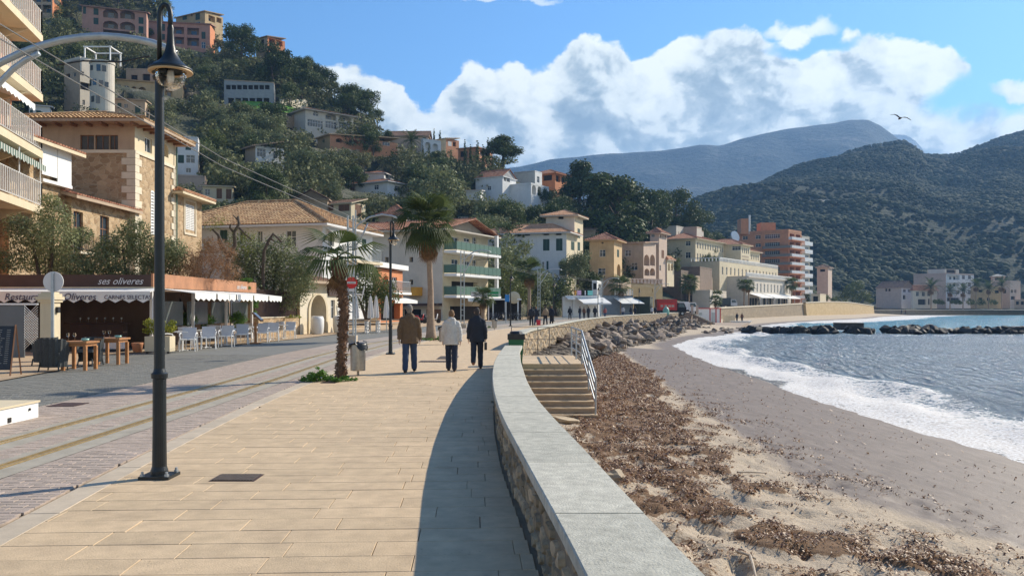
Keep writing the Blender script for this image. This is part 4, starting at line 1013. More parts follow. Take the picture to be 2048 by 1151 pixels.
# ---- stone houses beside it
def stone_houses():
    r = thing('stone_house', 'low stone house with sloping tile eaves and tall windows beside the balcony block', 'house', (-22.4, 45, 0))
    X0 = -22.4
    f = Facade(r, (X0-.3, 38.5), (X0-.3, 43.4), 0, 9.7, M['stonewall']).build()
    Facade(r, (X0-.3, 43.4), (X0-8, 43.4), 6, 9.7, M['stonewall']).build(); Facade(r, (X0-8, 38.5), (X0-.3, 38.5), 0, 9.7, M['stonewall']).build()
    f2 = Facade(r, (X0, 43.4), (X0, 50), 0, 7.4, M['stonewall']).px((147, 423, 166, 506, 'gb'), (200, 432, 218, 500, 'gb')).build(); Facade(r, (X0-5, 43.4), (X0, 43.4), 0, 7.4, M['stonewall']).build()
    mono_roof(r, [Vector((X0-.3, 38.5)), Vector((X0-.3, 43.4)), Vector((X0-6, 43.4)), Vector((X0-6, 38.5))], 9.7, 11.2, .7, M['tile_red'], M['cream'], .26)
    mono_roof(r, [Vector((X0, 43.4)), Vector((X0, 50)), Vector((X0-4, 50)), Vector((X0-4, 43.4))], 7.45, 8.5, .55, M['tile_red'], M['tan'], .26)
    pn = MB(); f.pan(pn, 2.2, 3.55, 8., 9.75, -.3, -.25); f.pan(pn, 3.6, 4.9, 7.8, 9.6, -.3, -.25); f.pan(pn, 2.2, 4.9, 7.65, 7.8, -.35, -.01); pn.build('screen_panel', M['white'], r)
    for a, b in ((147, 166), (200, 218)):
        u0, u1 = f2.u(a)-.25, f2.u(b)+.25; bl = balcony(r, f2, u0, u1, PZ(508, 46), .5, 'bars', M['blackmetal'], M['quoin'], 1.0, .12)
    t = thing('stone_tower_house', 'tall square stone house with pale quoins and overhanging tiled hip roof', 'house', (-22.1, 50, 0)); R = [Vector((-29.5, 50)), Vector((-22.1, 50)), Vector((-22.1, 56.1)), Vector((-29.5, 56.1))]
    zm, z1 = PZ(302, 50), PZ(243, 50); C = M['cream']
    Facade(t, R[0], R[1], 0, zm, M['stonewall']).build(); Facade(t, R[0], R[1], zm, z1, M['tan']).px((160, 270, 188, 299, 'gb'), (190, 270, 218, 299, 'gb'), (219, 270, 236, 299, 'gb')).build()
    s1 = Facade(t, R[1], R[2], 0, zm, M['stonewall']).px((301, 384, 316, 470, 'sw')).build(); s2 = Facade(t, R[1], R[2], zm, z1, C).px((290, 276, 304, 305, 'g'), (322, 288, 337, 313, 'av')).build()
    Facade(t, R[2], R[3], 0, z1, M['stonewall']).build(); hip_roof(t, R, z1, 1.15, .95, M['tile'], M['tan'], .24)
    bd = MB(); bd.bb(-29.5, -22.03, 49.93, 50.0, zm-.12, zm+.06); bd.bb(-22.1, -22.02, 50.0, 56.1, zm-.12, zm+.06); bd.build('string_course', M['quoin'], t)
    rf = MB()
    for i in range(9): rf.bb(-29.2+i*.9, -29.05+i*.9, 49.15, 49.98, z1-.32, z1-.18)
    for i in range(7): rf.bb(-22.08, -21.2, 50.2+i*.9, 50.35+i*.9, z1-.32, z1-.18)
    rf.build('rafter_ends', M['wood'], t)
    k = 0; z = 3.0
    while z < zm-.2:
        L = .75 if k % 2 else .45; q = MB(); q.bb(-22.1-L, -22.04, 49.94, 49.99, z+.01, z+.4); q.bb(-22.09, -22.04, 49.99, 50+L*1.1, z+.01, z+.4); q.build('quoin', M['quoin'], t)
        q = MB(); q.bb(-22.09, -22.04, 56.1-L*1.1, 56.1, z+.01, z+.4); q.build('quoin', M['quoin'], t)
        z += .41; k += 1
    dp = MB(); dp.tube([(-21.95, 55.9, 2.5), (-21.95, 55.9, z1-.4)], .05, 6); dp.build('drainpipe', M['greenrail'], t)
    a = thing('stone_annex', 'stone annex with white louvred shutters and small tile roof, right of the stone tower', 'house', (-22.2, 58, 0)); RA = [Vector((-27, 56.15)), Vector((-22.1, 56.15)), Vector((-22.1, 60.8)), Vector((-27, 60.8))]
    Facade(a, RA[1], RA[2], 0, 9.2, M['stonewall']).px((371, 410, 388, 460, 'sw')).build(); Facade(a, RA[2], RA[3], 0, 9.2, M['stonewall']).build(); hip_roof(a, RA, 9.2, 1.1, .75, M['tile_new'], M['cream'], .26)
    mb = MB(); fa = Facade(a, RA[1], RA[2], 0, 9.2, M['stonewall']); u0, u1 = fa.u(368), fa.u(391); z0, z1_ = PZ(466, 58.5), PZ(403, 58.5)
    fa.pan(mb, u0-.05, u0+.12, z0, z1_, -.05, -.003); fa.pan(mb, u1-.12, u1+.05, z0, z1_, -.05, -.003); fa.pan(mb, u0-.05, u1+.05, z0-.15, z0, -.07, -.003); fa.pan(mb, u0-.05, u1+.05, z1_, z1_+.15, -.05, -.003); mb.build('window_surround', M['quoin'], a)
stone_houses()
# ---- white house with the big tiled roof
r, f1, f2, R = house('white_house', 'large white house with old clay tile hip roof behind the olive trees', 320, 645, 745, 62, 447, 640, .24, M['greywhite'], ('hip', 2.3, .7, M['tile']), cw=.25,
      f=[(572, 461, 592, 493, 'g'), (514, 462, 525, 486, 'g'), (440, 460, 455, 486, 'sg'), (478, 462, 492, 488, 'g')], s=[(657, 462, 668, 492, 'g'), (704, 474, 712, 500, 'sg'), (724, 478, 732, 500, 'sg'), (690, 530, 700, 560, 'g')], side=M['whitewall'], below=0)
awning_mb(f2, f2.u(652), f2.u(676), PZ(458, 63), .5, 1., .2).build('awning', M['awning'], r)
balcony(r, f2, f2.u(690), f2.L-.2, PZ(520, 66), 1.0, 'bars', M['steel'], M['cream'])
# ---- arched gate
def gate():
    A, B = Vector((PX(600, 51), 51)), Vector((PX(676, 56), 56)); r = thing('gatehouse', 'cream stone gatehouse with pointed arch and two white round planters', 'gatehouse', (A.x, A.y, 0))
    z1 = PZ(586, 53); f = Facade(r, A, B, 0, z1, M['quoin']).uz(1.25, 3.3, .02, z1-.12, 'av').uz(4.1, 4.7, .9, 2.1, 'g').build(); Facade(r, A+f.inn*4, A, 0, z1, M['stonewall']).build()
    rg = MB(); n = 12; um, ra, H = 2.27, 1.02, z1-.12; hz = min(ra, (H-.02)*.5)
    for i in range(n):
        a0, a1 = pi*i/n, pi*(i+1)/n
        p = [(um-k*cos(t), H-hz+k2*sin(t)) for k, k2, t in ((ra+.02, hz+.02, a0), (ra+.28, hz+.1, a0), (ra+.28, hz+.1, a1), (ra+.02, hz+.02, a1))]
        rg.add([f.pt(*q, -.08) for q in p]+[f.pt(*q, -.003) for q in p], [(0, 1, 2, 3), (1, 5, 6, 2), (0, 3, 7, 4)])
    for s_ in (-1, 1): x = um+s_*(ra+.15); f.pan(rg, x-.13, x+.13, 0, H-hz, -.08, -.003)
    rg.build('arch_surround', M['cream'], r)
    up = MB(); f.pan(up, .9, 3.6, z1, z1+.75, .02, .8); up.build('parapet', M['cream'], r)
    RR_ = [f.pt(.5, 0, -.35), f.pt(4.0, 0, -.35), f.pt(4.0, 0, 2.2), f.pt(.5, 0, 2.2)]; RR_ = [Vector((p.x, p.y)) for p in RR_]; mono_roof(r, RR_, z1+.8, z1+1.3, .2, M['tile_dark'], M['tan'], .24)
    sg = MB(); f.pan(sg, 3.7, 5.7, z1-.15, z1+.75, -.1, .1); sg.build('sign_board', M['fascia'], r)
    for u, lb in ((.75, 'white round planter left of the gate arch'), (3.75, 'white round planter right of the gate arch')):
        p = f.pt(u, 0, -.75); q = MB(); q.lathe([(.30, .02), (.36, .1), (.40, .5), (.40, .9), (.34, 1.08), (.28, 1.1), (.26, 1.0), (.0, .98)], (p.x, p.y, 0), 18, cap=False); tag(q.build('planter', M['white'], None, smooth=True), lb, 'planter')
    w_ = thing('garden_wall', 'low stone wall with a dark fence on top, left of the gate arch', 'wall', (A.x, A.y-5, 0)); c = Vector((-13.6, 45.8)); q = MB(); q.prism([c, A+Vector((-.05, -.02)), A+Vector((-.35, -.02)), c+Vector((-.35, 0))], 0, 1.05); q.build('wall_body', M['stonewall'], w_)
    q = MB(); q.prism([c+Vector((.05, 0)), A+Vector((0, -.02)), A+Vector((-.4, -.02)), c+Vector((-.4, 0))], 1.053, 1.11); q.build('wall_cap', M['quoin'], w_)
    q = MB()
    for i in range(60): t = i/59; p = c.lerp(A, t); q.box((p.x-.2, p.y, 1.85), (.05, .05, 1.5))
    q.build('fence_bars', M['fascia'], w_)
gate()
# ---- bars between the gate and the balconied flats
r, f1, f2, R = house('bar_building', 'orange fronted bar under a white roof slab, right of the white house', 676, 757, 806, 76, 536, 645, .5, M['ochre'], ('flat', 0, 0, M['orange']), below=0,
      f=[(700, 600, 740, 640, 'v')], s=[(765, 552, 778, 580, 'av'), (784, 554, 794, 580, 'g'), (762, 605, 800, 640, 'v')], side=M['orange'], depth=7)
q = MB(); q.prism([Vector((p.x, p.y))*1 for p in [R[0]+(R[0]-R[2])*.08, R[1]+(R[1]-R[3])*.1, R[2]+(R[2]-R[0])*.1, R[3]]], PZ(534, 76), PZ(524, 76)); q.build('roof_slab', M['white'], r)
awning_mb(f2, .1, f2.L, 2.55, .3, 1.5, .35, False).build('awning', M['awning'], r)
balcony(r, f2, .1, f2.L, 3.0, .9, 'bars', M['steel'], M['white'])
# ---- flats with green balconies
r, f1, f2, R = house('apartment_building', 'pale apartment building with green panelled balconies behind the thick palm', 700, 885, 976, 100, 458, 645, .41, M['pale'], ('gable', 1.7, 1.3, M['tile_red']), below=0, cat='building',
      f=[(819, 514, 826, 524, 'v'), (819, 559, 826, 569, 'v'), (770, 514, 777, 524, 'v'), (852, 618, 882, 648, 'd'), (805, 618, 842, 648, 'v')],
      s=[(903, 474, 917, 497, 'g'), (928, 476, 940, 496, 'g'), (945, 474, 953, 497, 'g'), (903, 518, 917, 544, 'g'), (930, 522, 940, 544, 'g'), (945, 519, 953, 543, 'g'), (903, 563, 955, 589, 'v'), (900, 612, 970, 644, 'v')], side=M['cream'])
for yy in (500, 546.5, 590): balcony(r, f2, .3, f2.L+.4, PZ(yy, 100), 1.7, 'panel', M['greenrail'], M['white'], 1.05, .3)
q = MB()
for u in (f2.L-.6, ): f2.pan(q, u, u+.45, 3, PZ(468, 108), -1.6, -1.2)
q.build('post', M['white'], r)
awning_mb(f2, 1.5, 7.5, 2.95, .3, 2.6, .5, False).build('awning', M['awning'], r)
q = MB(); f1.pan(q, f1.u(803), f1.u(884), PZ(611, 98), PZ(606, 98), -1.4, -.003); q.build('canopy', M['fascia'], r)
q = MB(); f1.pan(q, f1.u(818), f1.u(845), PZ(590, 96), PZ(572, 96), -1.5, -.003); q.build('planter_box', mat('amber_panel', (.62, .30, .03), .6), r)
# bracket cafe frontage with green sign and pergola
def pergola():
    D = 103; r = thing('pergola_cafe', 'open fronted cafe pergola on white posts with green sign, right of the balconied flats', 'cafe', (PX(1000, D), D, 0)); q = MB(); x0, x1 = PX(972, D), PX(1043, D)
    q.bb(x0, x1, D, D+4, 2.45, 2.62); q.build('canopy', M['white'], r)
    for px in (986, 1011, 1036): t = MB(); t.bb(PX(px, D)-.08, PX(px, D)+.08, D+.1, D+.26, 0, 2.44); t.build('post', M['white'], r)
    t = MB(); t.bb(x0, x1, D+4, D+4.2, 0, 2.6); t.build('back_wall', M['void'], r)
    t = MB(); t.bb(PX(975, D-4), PX(997, D-4), D-4, D-3.9, PZ(593, D-4), PZ(583, D-4)); s_ = t.build('sign_board', mat('sign_green', (.0, .26, .07), .5), r)
    text_on(s_, 'Restaurant', (PX(977, D-4), D-4.01, PZ(590, D-4)), (1, 0, 0), (0, 0, 1), .32, M['white'])
    t = MB(); t.bb(PX(976, D-4), PX(978, D-4), D-3.9, D-3.8, 0, PZ(593, D-4)); t.bb(PX(942, D-4), PX(975.5, D-4), D-4, D-3.9, PZ(593, D-4), PZ(583, D-4)); t.build('sign_frame', M['greywhite'], r)
    t = MB(); t.ell((PX(1028, D), D+.2, 2.75), (.75, .25, .75), 12, 8); t.build('arched_sign', M['cream'], r)
pergola()
def bluesign():
    D = 88; r = thing('street_sign', 'blue square sign on a pale pole near the cafe pergola', 'sign', (PX(1015, D), D, 0)); q = MB(); q.tube([(PX(1012, D), D, 0), (PX(1012, D), D, PZ(588, D))], .05, 6); q.build('pole', M['steel'], r)
    q = MB(); q.bb(PX(1010, D), PX(1019, D), D-.06, D-.03, PZ(603, D), PZ(589, D)); q.build('sign_plate', mat('sign_blue', (.02, .22, .55), .5), r)
bluesign()
# ---- villa with a tower behind the shops
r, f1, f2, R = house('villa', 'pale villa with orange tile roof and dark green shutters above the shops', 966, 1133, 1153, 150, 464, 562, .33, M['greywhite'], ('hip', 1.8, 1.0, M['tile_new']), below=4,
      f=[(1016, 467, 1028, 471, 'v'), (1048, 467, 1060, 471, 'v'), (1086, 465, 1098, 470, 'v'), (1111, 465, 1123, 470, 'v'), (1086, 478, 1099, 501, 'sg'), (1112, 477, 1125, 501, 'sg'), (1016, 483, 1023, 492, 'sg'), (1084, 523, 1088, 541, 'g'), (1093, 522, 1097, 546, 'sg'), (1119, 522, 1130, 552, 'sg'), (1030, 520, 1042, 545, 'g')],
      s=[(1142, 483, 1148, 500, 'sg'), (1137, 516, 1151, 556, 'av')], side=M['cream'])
r2, f1, f2, R2 = house('villa_tower', 'square lookout tower with orange hip roof rising from the pale villa', 1092, 1149, 1166, 155, 430, 562, .33, M['pale'], ('hip', 1.3, .9, M['tile_new']), below=4, f=[(1116, 433, 1127, 438, 'v')], s=[(1156, 433, 1161, 437, 'v'), (1155, 457, 1160, 476, 'sg'), (1155, 484, 1160, 501, 'sg'), (1142, 484, 1146, 500, 'sg')], side=M['cream'], cat='tower')
house('ochre_tower_house', 'square weathered ochre house with dark red hip roof, right of the villa', 1179, 1228, 1244, 166, 479, 558, .34, M['ochre'], ('hip', 1.6, .8, M['tile_red']), below=4, f=[(1199, 499, 1211, 513, 'g'), (1196, 536, 1211, 549, 'g'), (1203, 484, 1207, 487, 'v')], s=[(1234, 499, 1238, 514, 'sg'), (1234, 528, 1241, 552, 'av')], side=M['ochre'])
house('pink_house', 'rose house with paired arched loggias, right of the ochre tower house', 1240, 1287, 1312, 178, 484, 552, .5, M['tan'], ('mono', .6, .5, M['tile_red']), below=4, f=[(1250, 500, 1262, 512, 'g'), (1262, 525, 1275, 540, 'g')], s=[(1288, 509, 1299, 531, 'al'), (1300, 509, 1310, 531, 'al'), (1289, 537, 1299, 551, 'al'), (1300, 536, 1310, 551, 'al')], side=M['rose'])
house('pink_tower_house', 'narrow rose tower house with small red hip roof beside the hotel', 1300, 1318, 1334, 186, 465, 545, .5, M['rose'], ('hip', 1.1, .7, M['tile_red']), below=3, f=[(1302, 468, 1309, 474, 'g')], s=[(1320, 468, 1323, 475, 'v'), (1325, 468, 1327, 475, 'v'), (1329, 468, 1332, 475, 'v'), (1323, 500, 1328, 516, 'sb'), (1319, 530, 1322, 541, 'g')], side=M['rose'])
house('porch_house', 'small cream porch house with tiled eaves at the foot of the rose tower house', 1326, 1334, 1348, 190, 518, 545, .5, M['rose'], ('hip', .7, .4, M['tile_new']), below=3, f=[], s=[(1336, 526, 1340, 541, 'av'), (1342, 526, 1346, 541, 'av')], side=M['cream'])
for i, (a, c, b, D, t_, bo, m, lb) in enumerate(((1180, 1236, 1262, 158, 556, 622, 'tan', 'grey retaining wall under the ochre tower house'), (1311, 1362, 1392, 205, 542, 622, 'brownwall', 'tall brown retaining wall between the rose houses and the hotel'),
        (1355, 1400, 1424, 212, 535, 575, 'brownwall', 'dark parapet block in front of the pale hotel'), (1359, 1391, 1425, 208, 553, 620, 'tan', 'tan retaining wall with a sloping ramp below the hotel'), (1385, 1420, 1453, 203, 582, 624, 'pale', 'pale box building below the hotel terrace'))):
    house('retaining_wall', lb, a, c, b, D, t_, bo, .45, M[m], ('flat', .3, 0, M[m]), below=2, cat='wall', f=[(1375, 590, 1383, 612, 'v')] if i == 3 else [], s=[(1430, 598, 1434, 612, 'v')] if i == 4 else [])
r, f1, f2, R = house('stone_block', 'ochre stone block building with a balustraded roof terrace above the street', 1261, 1262, 1325, 172, 566, 622, .9, M['yellowwall'], ('flat', .0, 0), below=2, depth=9, s=[(1276, 575, 1279, 582, 'v'), (1303, 577, 1306, 584, 'v')], cat='building')
q = MB(); n = 9
for i in range(n+1): u = f2.L*i/n; f2.pan(q, max(0, u-.35), min(f2.L, u+.35), PZ(566, 178)-.1, PZ(560, 178), .0, .3)
f2.pan(q, 0, f2.L, PZ(560, 178), PZ(558, 178), -.05, .35); q.build('balustrade', M['rose'], r)
# ---- shop strip
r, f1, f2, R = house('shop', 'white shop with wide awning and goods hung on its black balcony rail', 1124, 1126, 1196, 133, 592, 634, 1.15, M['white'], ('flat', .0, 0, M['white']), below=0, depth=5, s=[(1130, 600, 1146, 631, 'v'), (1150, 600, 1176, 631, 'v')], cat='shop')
balcony(r, f2, .3, f2.L, PZ(591, 135), .3, 'bars', M['blackmetal'], M['white'], 1.0, .3)
awning_mb(f2, f2.L*.35, f2.L*1.15, 3.1, .9, 2.6, .3, False).build('awning', M['awning'], r); awning_mb(f2, .3, f2.L*.27, 3.1, .2, 1., .2, False).build('awning', M['awning'], r)
for a, b, c in ((1152, 1160, (.75, .45, .65)), (1173, 1183, (.25, .68, .60)), (1147, 1150, (.8, .35, .05)), (1167, 1169, (.8, .75, .75))):
    q = MB(); f2.pan(q, f2.u(a), f2.u(b), PZ(590, 136), PZ(581, 136), -.42, -.36); tag(q.build('beach_towel', mat('towel_%d' % a, c, .9), None), {1152: 'pink towel hanging on the shop balcony rail', 1173: 'turquoise towel hanging on the shop balcony rail', 1147: 'narrow orange cloth hanging on the shop balcony rail', 1167: 'narrow white cloth hanging on the shop balcony rail'}[a], 'towel')
house('white_chimney_house', 'narrow white block with an open balcony above the shop', 1184, 1194, 1204, 141, 564, 600, .5, M['white'], ('flat', .3, 0, M['white']), below=5, f=[(1186, 566, 1193, 578, 'v')], s=[(1197, 568, 1202, 590, 'v')], cat='building')
r, f1, f2, R = house('shop', 'low grey shop with white fence on top and two slanting awnings', 1205, 1206, 1266, 148, 590, 630, 1.1, mat('blue_grey_panel', (.22, .26, .30), .7), ('flat', .0, 0), below=0, depth=5, s=[(1210, 600, 1262, 628, 'v')], cat='shop')
awning_mb(f2, f2.L*.35, f2.L*.68, 3.2, 1.0, 2.6, .1, False).build('awning', M['awning'], r); awning_mb(f2, f2.L*.7, f2.L*1.1, 3.2, 1.0, 2.6, .1, False).build('awning', M['awning'], r)
q = MB()
for z in (.25, .6, .95): f2.pan(q, f2.L*.4, f2.L, PZ(590, 150)+z-.06, PZ(590, 150)+z+.06, .0, .06)
for i in range(7): u = f2.L*(.4+.1*i); f2.pan(q, max(0, u-.06), min(f2.L, u+.06), PZ(590, 150), PZ(590, 150)+1.1, -.02, .08)
q.build('white_fence', M['white'], r)
house('green_kiosk', 'dark green screened kiosk beside the red truck', 1268, 1300, 1306, 150, 594, 630, .3, mat('green_screen', (.035, .05, .035), .8), ('flat', .1, 0), below=0, f=[], s=[], cat='kiosk')

# ================================================================ hotel and orange block
def hotel():
    d = Vector((.54, .84)).normalized(); inn = Vector((-d.y, d.x)); D = 235; C = Vector((PX(1391, D), D)); r = thing('hotel', 'long cream hotel of many floors with stepped terraces and white awnings', 'hotel', (C.x, C.y, 1.4))
    RECT.append((1337, 460, 1560, 610, 235)); cr = M['cream']; cl = M['pale']; z1 = PZ(476, D); base = 1.0
    hc = dict(wall=cr)
    def blk(C, L, W, z0, z1, fm, sm, fw=(), sw=(), roof=None, nm='wall', grid=None):
        B = C+d*L; A = C+inn*W; E = B+inn*W; f = Facade(r, A, C, z0, z1, fm, nm).px(*fw).build(); s = Facade(r, C, B, z0, z1, sm, nm).px(*sw)
        if grid:
            for n, rows, w_, k, m0, m1 in grid: s.grid(n, rows, w_, k, m0, m1)
        s.build(); Facade(r, B, E, z0, z1, fm, nm).build(); Facade(r, E, A, z0, z1, fm, nm).build()
        R_ = [A, C, B, E]
        if roof == 'hip': hip_roof(r, R_, z1, 2.0, .8, M['tile_red'], fm, .4)
        elif roof is not None: flat_roof(r, R_, z1, fm, roof)
        return f, s, R_
    fl = [z1-1.9, z1-4.95]
    L1 = 24.
    blk(C, L1, 11, base, z1, cr, cr, fw=[(1371, 482, 1381, 491, 'g'), (1371, 504, 1381, 516, 'g')], roof='hip', grid=[(11, [(fl[0], 1.6), (fl[1], 1.7)], .95, 'g', .6, .6)])
    blk(C+inn*11.05+d*1.5, 14, 7, base, z1-.2, cl, cr, fw=[(1346, 483, 1353, 491, 'g'), (1346, 505, 1353, 512, 'g')], roof='hip')
    C2 = C+d*L1-inn*5.; f, s, _ = blk(C2, 9, 12, base, z1-.4, cr, cr, fw=[(1464, 492, 1483, 500, 'g')], roof='hip', grid=[(4, [(fl[0]-.2, 1.6), ], 1., 'g', .6, .6), (2, [(fl[1]-1.1, 2.6)], 1.6, 'sg', .9, .9)])
    C3 = C+d*(L1+9)-inn*3.5; blk(C3, 15, 10, base, z1-1.6, cr, cr, roof='hip', grid=[(6, [(fl[0]-1.5, 1.5), (fl[1]-1.4, 1.5)], .95, 'g', .6, .6)])
    # penthouses
    blk(C+inn*3+d*9, 4, 4.5, z1, PZ(452, 240), M['rose'], cl, sw=[(1430, 459, 1435, 468, 'g')], roof=.3, nm='penthouse'); blk(C+inn*7+d*3.5, 7, 7.5, z1, PZ(451, 240), cl, cl, roof=.2, nm='penthouse', grid=[(3, [(z1+1.9, 1.1)], .6, 'g', 1, 1)]); blk(C+inn*9+d*22, 9, 7, z1-.5, PZ(461, 262), M['tan'], cl, roof=.2, nm='penthouse')
    # upper terrace block
    T = C-inn*8+d*(-3.5); zt = PZ(523, 232); f, s, _ = blk(T, 56, 8, base, zt, cr, cr, roof=None, grid=[(16, [(zt-2.5, 2.1)], 1.1, 'g', .8, .8)]); flat_roof(r, _, zt, cl, 0)
    q = MB(); n = 46
    for i in range(n+1): u = s.L*i/n; s.pan(q, max(0, u-.13), min(s.L, u+.13), zt, zt+.8, .0, .25)
    s.pan(q, 0, s.L, zt+.8, zt+.98, -.05, .3); fu = Facade(r, _[0], _[1], zt, zt+1, cr)
    for i in range(9): u = fu.L*i/8; fu.pan(q, max(0, u-.13), min(fu.L, u+.13), zt, zt+.8, .0, .25)
    fu.pan(q, 0, fu.L, zt+.8, zt+.98, -.05, .3); q.build('balustrade', M['white'], r)
    # ground block
    G_ = T-inn*5.5+d*6.; zg = PZ(553, 236); f, s, _ = blk(G_, 46, 5.6, base, zg, cl, cl, roof=None, grid=[(13, [(zg-3.0, 2.4)], 1.2, 'g', .8, .8)]); flat_roof(r, _, zg, cl, 0)
    q = MB(); n = 40
    for i in range(n+1): u = s.L*i/n; s.pan(q, max(0, u-.13), min(s.L, u+.13), zg, zg+.8, .0, .25)
    s.pan(q, 0, s.L, zg+.8, zg+.98, -.05, .3); q.build('balustrade', M['white'], r)
    q = MB(); s.pan(q, 0, s.L, zg-.35, zg-.1, -.5, -.003); q.build('cornice', cl, r)
    for u0, u1 in ((1, 12.5), (14, 27.5), (29, 42)): awning_mb(s, u0, u1, zg-4.6, 1.1, 3.6, .3, False).build('awning', M['awning'], r)
    q = MB()
    for u in (1, 6.5, 12.5, 14, 20.5, 27.5, 29, 35.5, 42): p = s.pt(u, 0, -3.5); q.tube([(p.x, p.y, 1), (p.x, p.y, zg-5.7)], .07, 5)
    q.build('awning_posts', M['greywhite'], r)
    for u in (3, 5.5, 8, 10.5, 16, 19, 22, 25, 31, 34, 37, 40):
        t = MB(); s.pan(t, u-.9, u+.9, base, zg-5.9, -.09, -.01); t.build('glazed_door', M['void'], r)
    fc_ = Facade(r, C2, C2+d*9, 0, 9, cr); q = MB()
    for rw in (0, 1):
        for k in range(6): u = 1.2+k*1.1; fc_.pan(q, u, u+.75, fl[0]-2.2-rw*.9, fl[0]-1.75-rw*.9, -.04, -.003)
    tag(q.build('faded_lettering', M['tan'], r), kind='stuff')
hotel()
def orange_block():
    D = 300; R = rect_fp(1577, D, 1470, 1603, .72, 10); r = thing('apartment_tower', 'tall orange apartment tower with glazed balconies behind the hotel', 'building', (R[1].x, R[1].y, 2)); z1 = PZ(463, D); st = 2.95
    RECT.append((1470, 440, 1622, 612, 300))
    f = Facade(r, R[0], R[1], 1, z1, M['terra']); s = Facade(r, R[1], R[2], 1, z1, M['terra'])
    for k in range(9):
        zf = z1-st*(k+1)
        if zf < 2: break
        f.uz(f.L-8.8, f.L-3.2, zf+.9, zf+2.4, 'g'); 
        if k < 4: f.uz(3, 5, zf+1, zf+2.3, 'g'); f.uz(8, 10, zf+1, zf+2.3, 'g')
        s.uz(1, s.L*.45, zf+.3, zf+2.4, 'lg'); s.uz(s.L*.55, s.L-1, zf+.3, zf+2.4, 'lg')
    f.build(); s.build(); Facade(r, R[2], R[3], 1, z1, M['terra']).build(); Facade(r, R[3], R[0], 1, z1, M['terra']).build(); flat_roof(r, R, z1, M['terra'], .9)
    for k in range(9):
        zf = z1-st*(k+1)
        if zf < 3: break
        balcony(r, s, .0, s.L, zf+.1, 1.3, 'panel', M['greywhite'], M['orange'], 1.05, .25)
        if k: balcony(r, f, f.L-9.2, f.L+1.2, zf+.1, 1.2, 'panel', mat('smoked_panel', (.22, .20, .18), .2), M['orange'], 1.0, .25)
    W = rect_fp(1604, 312, 1596, 1619, .72, 8); f2_ = Facade(r, W[0], W[1], 1, PZ(473, 312), M['tan']).build(); s2 = Facade(r, W[1], W[2], 1, PZ(473, 312), M['pale'])
    for k in range(7): s2.uz(.6, s2.L-.6, PZ(473, 312)-st*(k+1)+.4, PZ(473, 312)-st*(k+1)+2.3, 'g')
    s2.build(); flat_roof(r, W, PZ(473, 312), M['pale'], .3)
    for k in range(7): balcony(r, s2, -.4, s2.L, PZ(473, 312)-st*(k+1)+.1, 1.3, 'panel', M['white'], M['white'], 1.1, .3)
    for a, b, dy, z, dd in ((1479, 1498, 4, 438, 3), (1518, 1548, 5, 446, 4)):
        x0, x1 = PX(a, D+12), PX(b, D+12); q = MB(); q.bb(x0, x1, D+10, D+15, z1, PZ(z, D+12)); q.build('roof_house', M['terra'], r)
    q = MB(); x = PX(1499, D+10); q.tube([(x, D+10, z1), (x, D+10, PZ(430, D+10))], .35, 8); q.build('flue', M['white'], r)
    q = MB(); x = PX(1483, D-3); q.tube([(x, D+6, PZ(470, D)), (x+.2, D+5.7, PZ(470, D)+.1)], 2.0, 14); q.build('satellite_dish', M['white'], r)
orange_block()

# ================================================================ houses on the hill
HC = []
def hh(name, label, px0, pxc, px1, pyt, pyb, yaw, wall, roof, f=(), s=(), dD=0, **k):
    D = hill_D(pxc, pyb)+dD; q = house(name, label, px0, pxc, px1, D, pyt, pyb, yaw, M[wall], roof, f, s, **k); HC.append((q[3], PZ(pyb, D))); return q
T_ = M['tile_dark']; TR = M['tile_red']; TN = M['tile_new']
def row(x0, x1, n, y0, y1, k, w=.6): return [(x0+(x1-x0)*(i+.5-w/2)/n, y0, x0+(x1-x0)*(i+.5+w/2)/n, y1, k) for i in range(n)]
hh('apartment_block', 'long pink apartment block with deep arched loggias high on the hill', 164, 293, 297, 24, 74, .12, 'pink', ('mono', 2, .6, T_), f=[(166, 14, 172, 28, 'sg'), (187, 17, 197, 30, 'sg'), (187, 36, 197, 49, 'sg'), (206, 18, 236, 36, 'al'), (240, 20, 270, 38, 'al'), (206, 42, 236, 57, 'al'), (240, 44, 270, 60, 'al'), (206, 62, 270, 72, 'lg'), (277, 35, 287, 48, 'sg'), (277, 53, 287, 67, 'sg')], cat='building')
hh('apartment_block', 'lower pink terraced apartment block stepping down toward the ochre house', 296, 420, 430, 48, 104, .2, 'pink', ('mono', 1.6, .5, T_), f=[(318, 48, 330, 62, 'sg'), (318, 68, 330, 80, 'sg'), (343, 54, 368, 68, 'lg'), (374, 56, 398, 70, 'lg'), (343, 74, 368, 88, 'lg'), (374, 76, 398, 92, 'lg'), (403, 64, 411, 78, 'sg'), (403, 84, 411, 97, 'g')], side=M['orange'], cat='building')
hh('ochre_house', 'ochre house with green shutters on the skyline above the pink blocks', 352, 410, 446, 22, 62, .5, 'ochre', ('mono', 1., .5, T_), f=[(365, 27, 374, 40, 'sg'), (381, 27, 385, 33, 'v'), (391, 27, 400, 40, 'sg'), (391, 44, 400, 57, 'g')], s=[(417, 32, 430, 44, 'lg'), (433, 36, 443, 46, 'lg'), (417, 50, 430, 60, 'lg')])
hh('ochre_house', 'ochre house with dark balconies on the ridge right of the skyline trees', 512, 535, 570, 72, 112, .6, 'tan', ('mono', 1., .5, T_), f=[(517, 80, 528, 92, 'v')], s=[(538, 78, 550, 88, 'lg'), (553, 82, 565, 92, 'lg'), (538, 94, 550, 104, 'lg')], side=M['orange'])
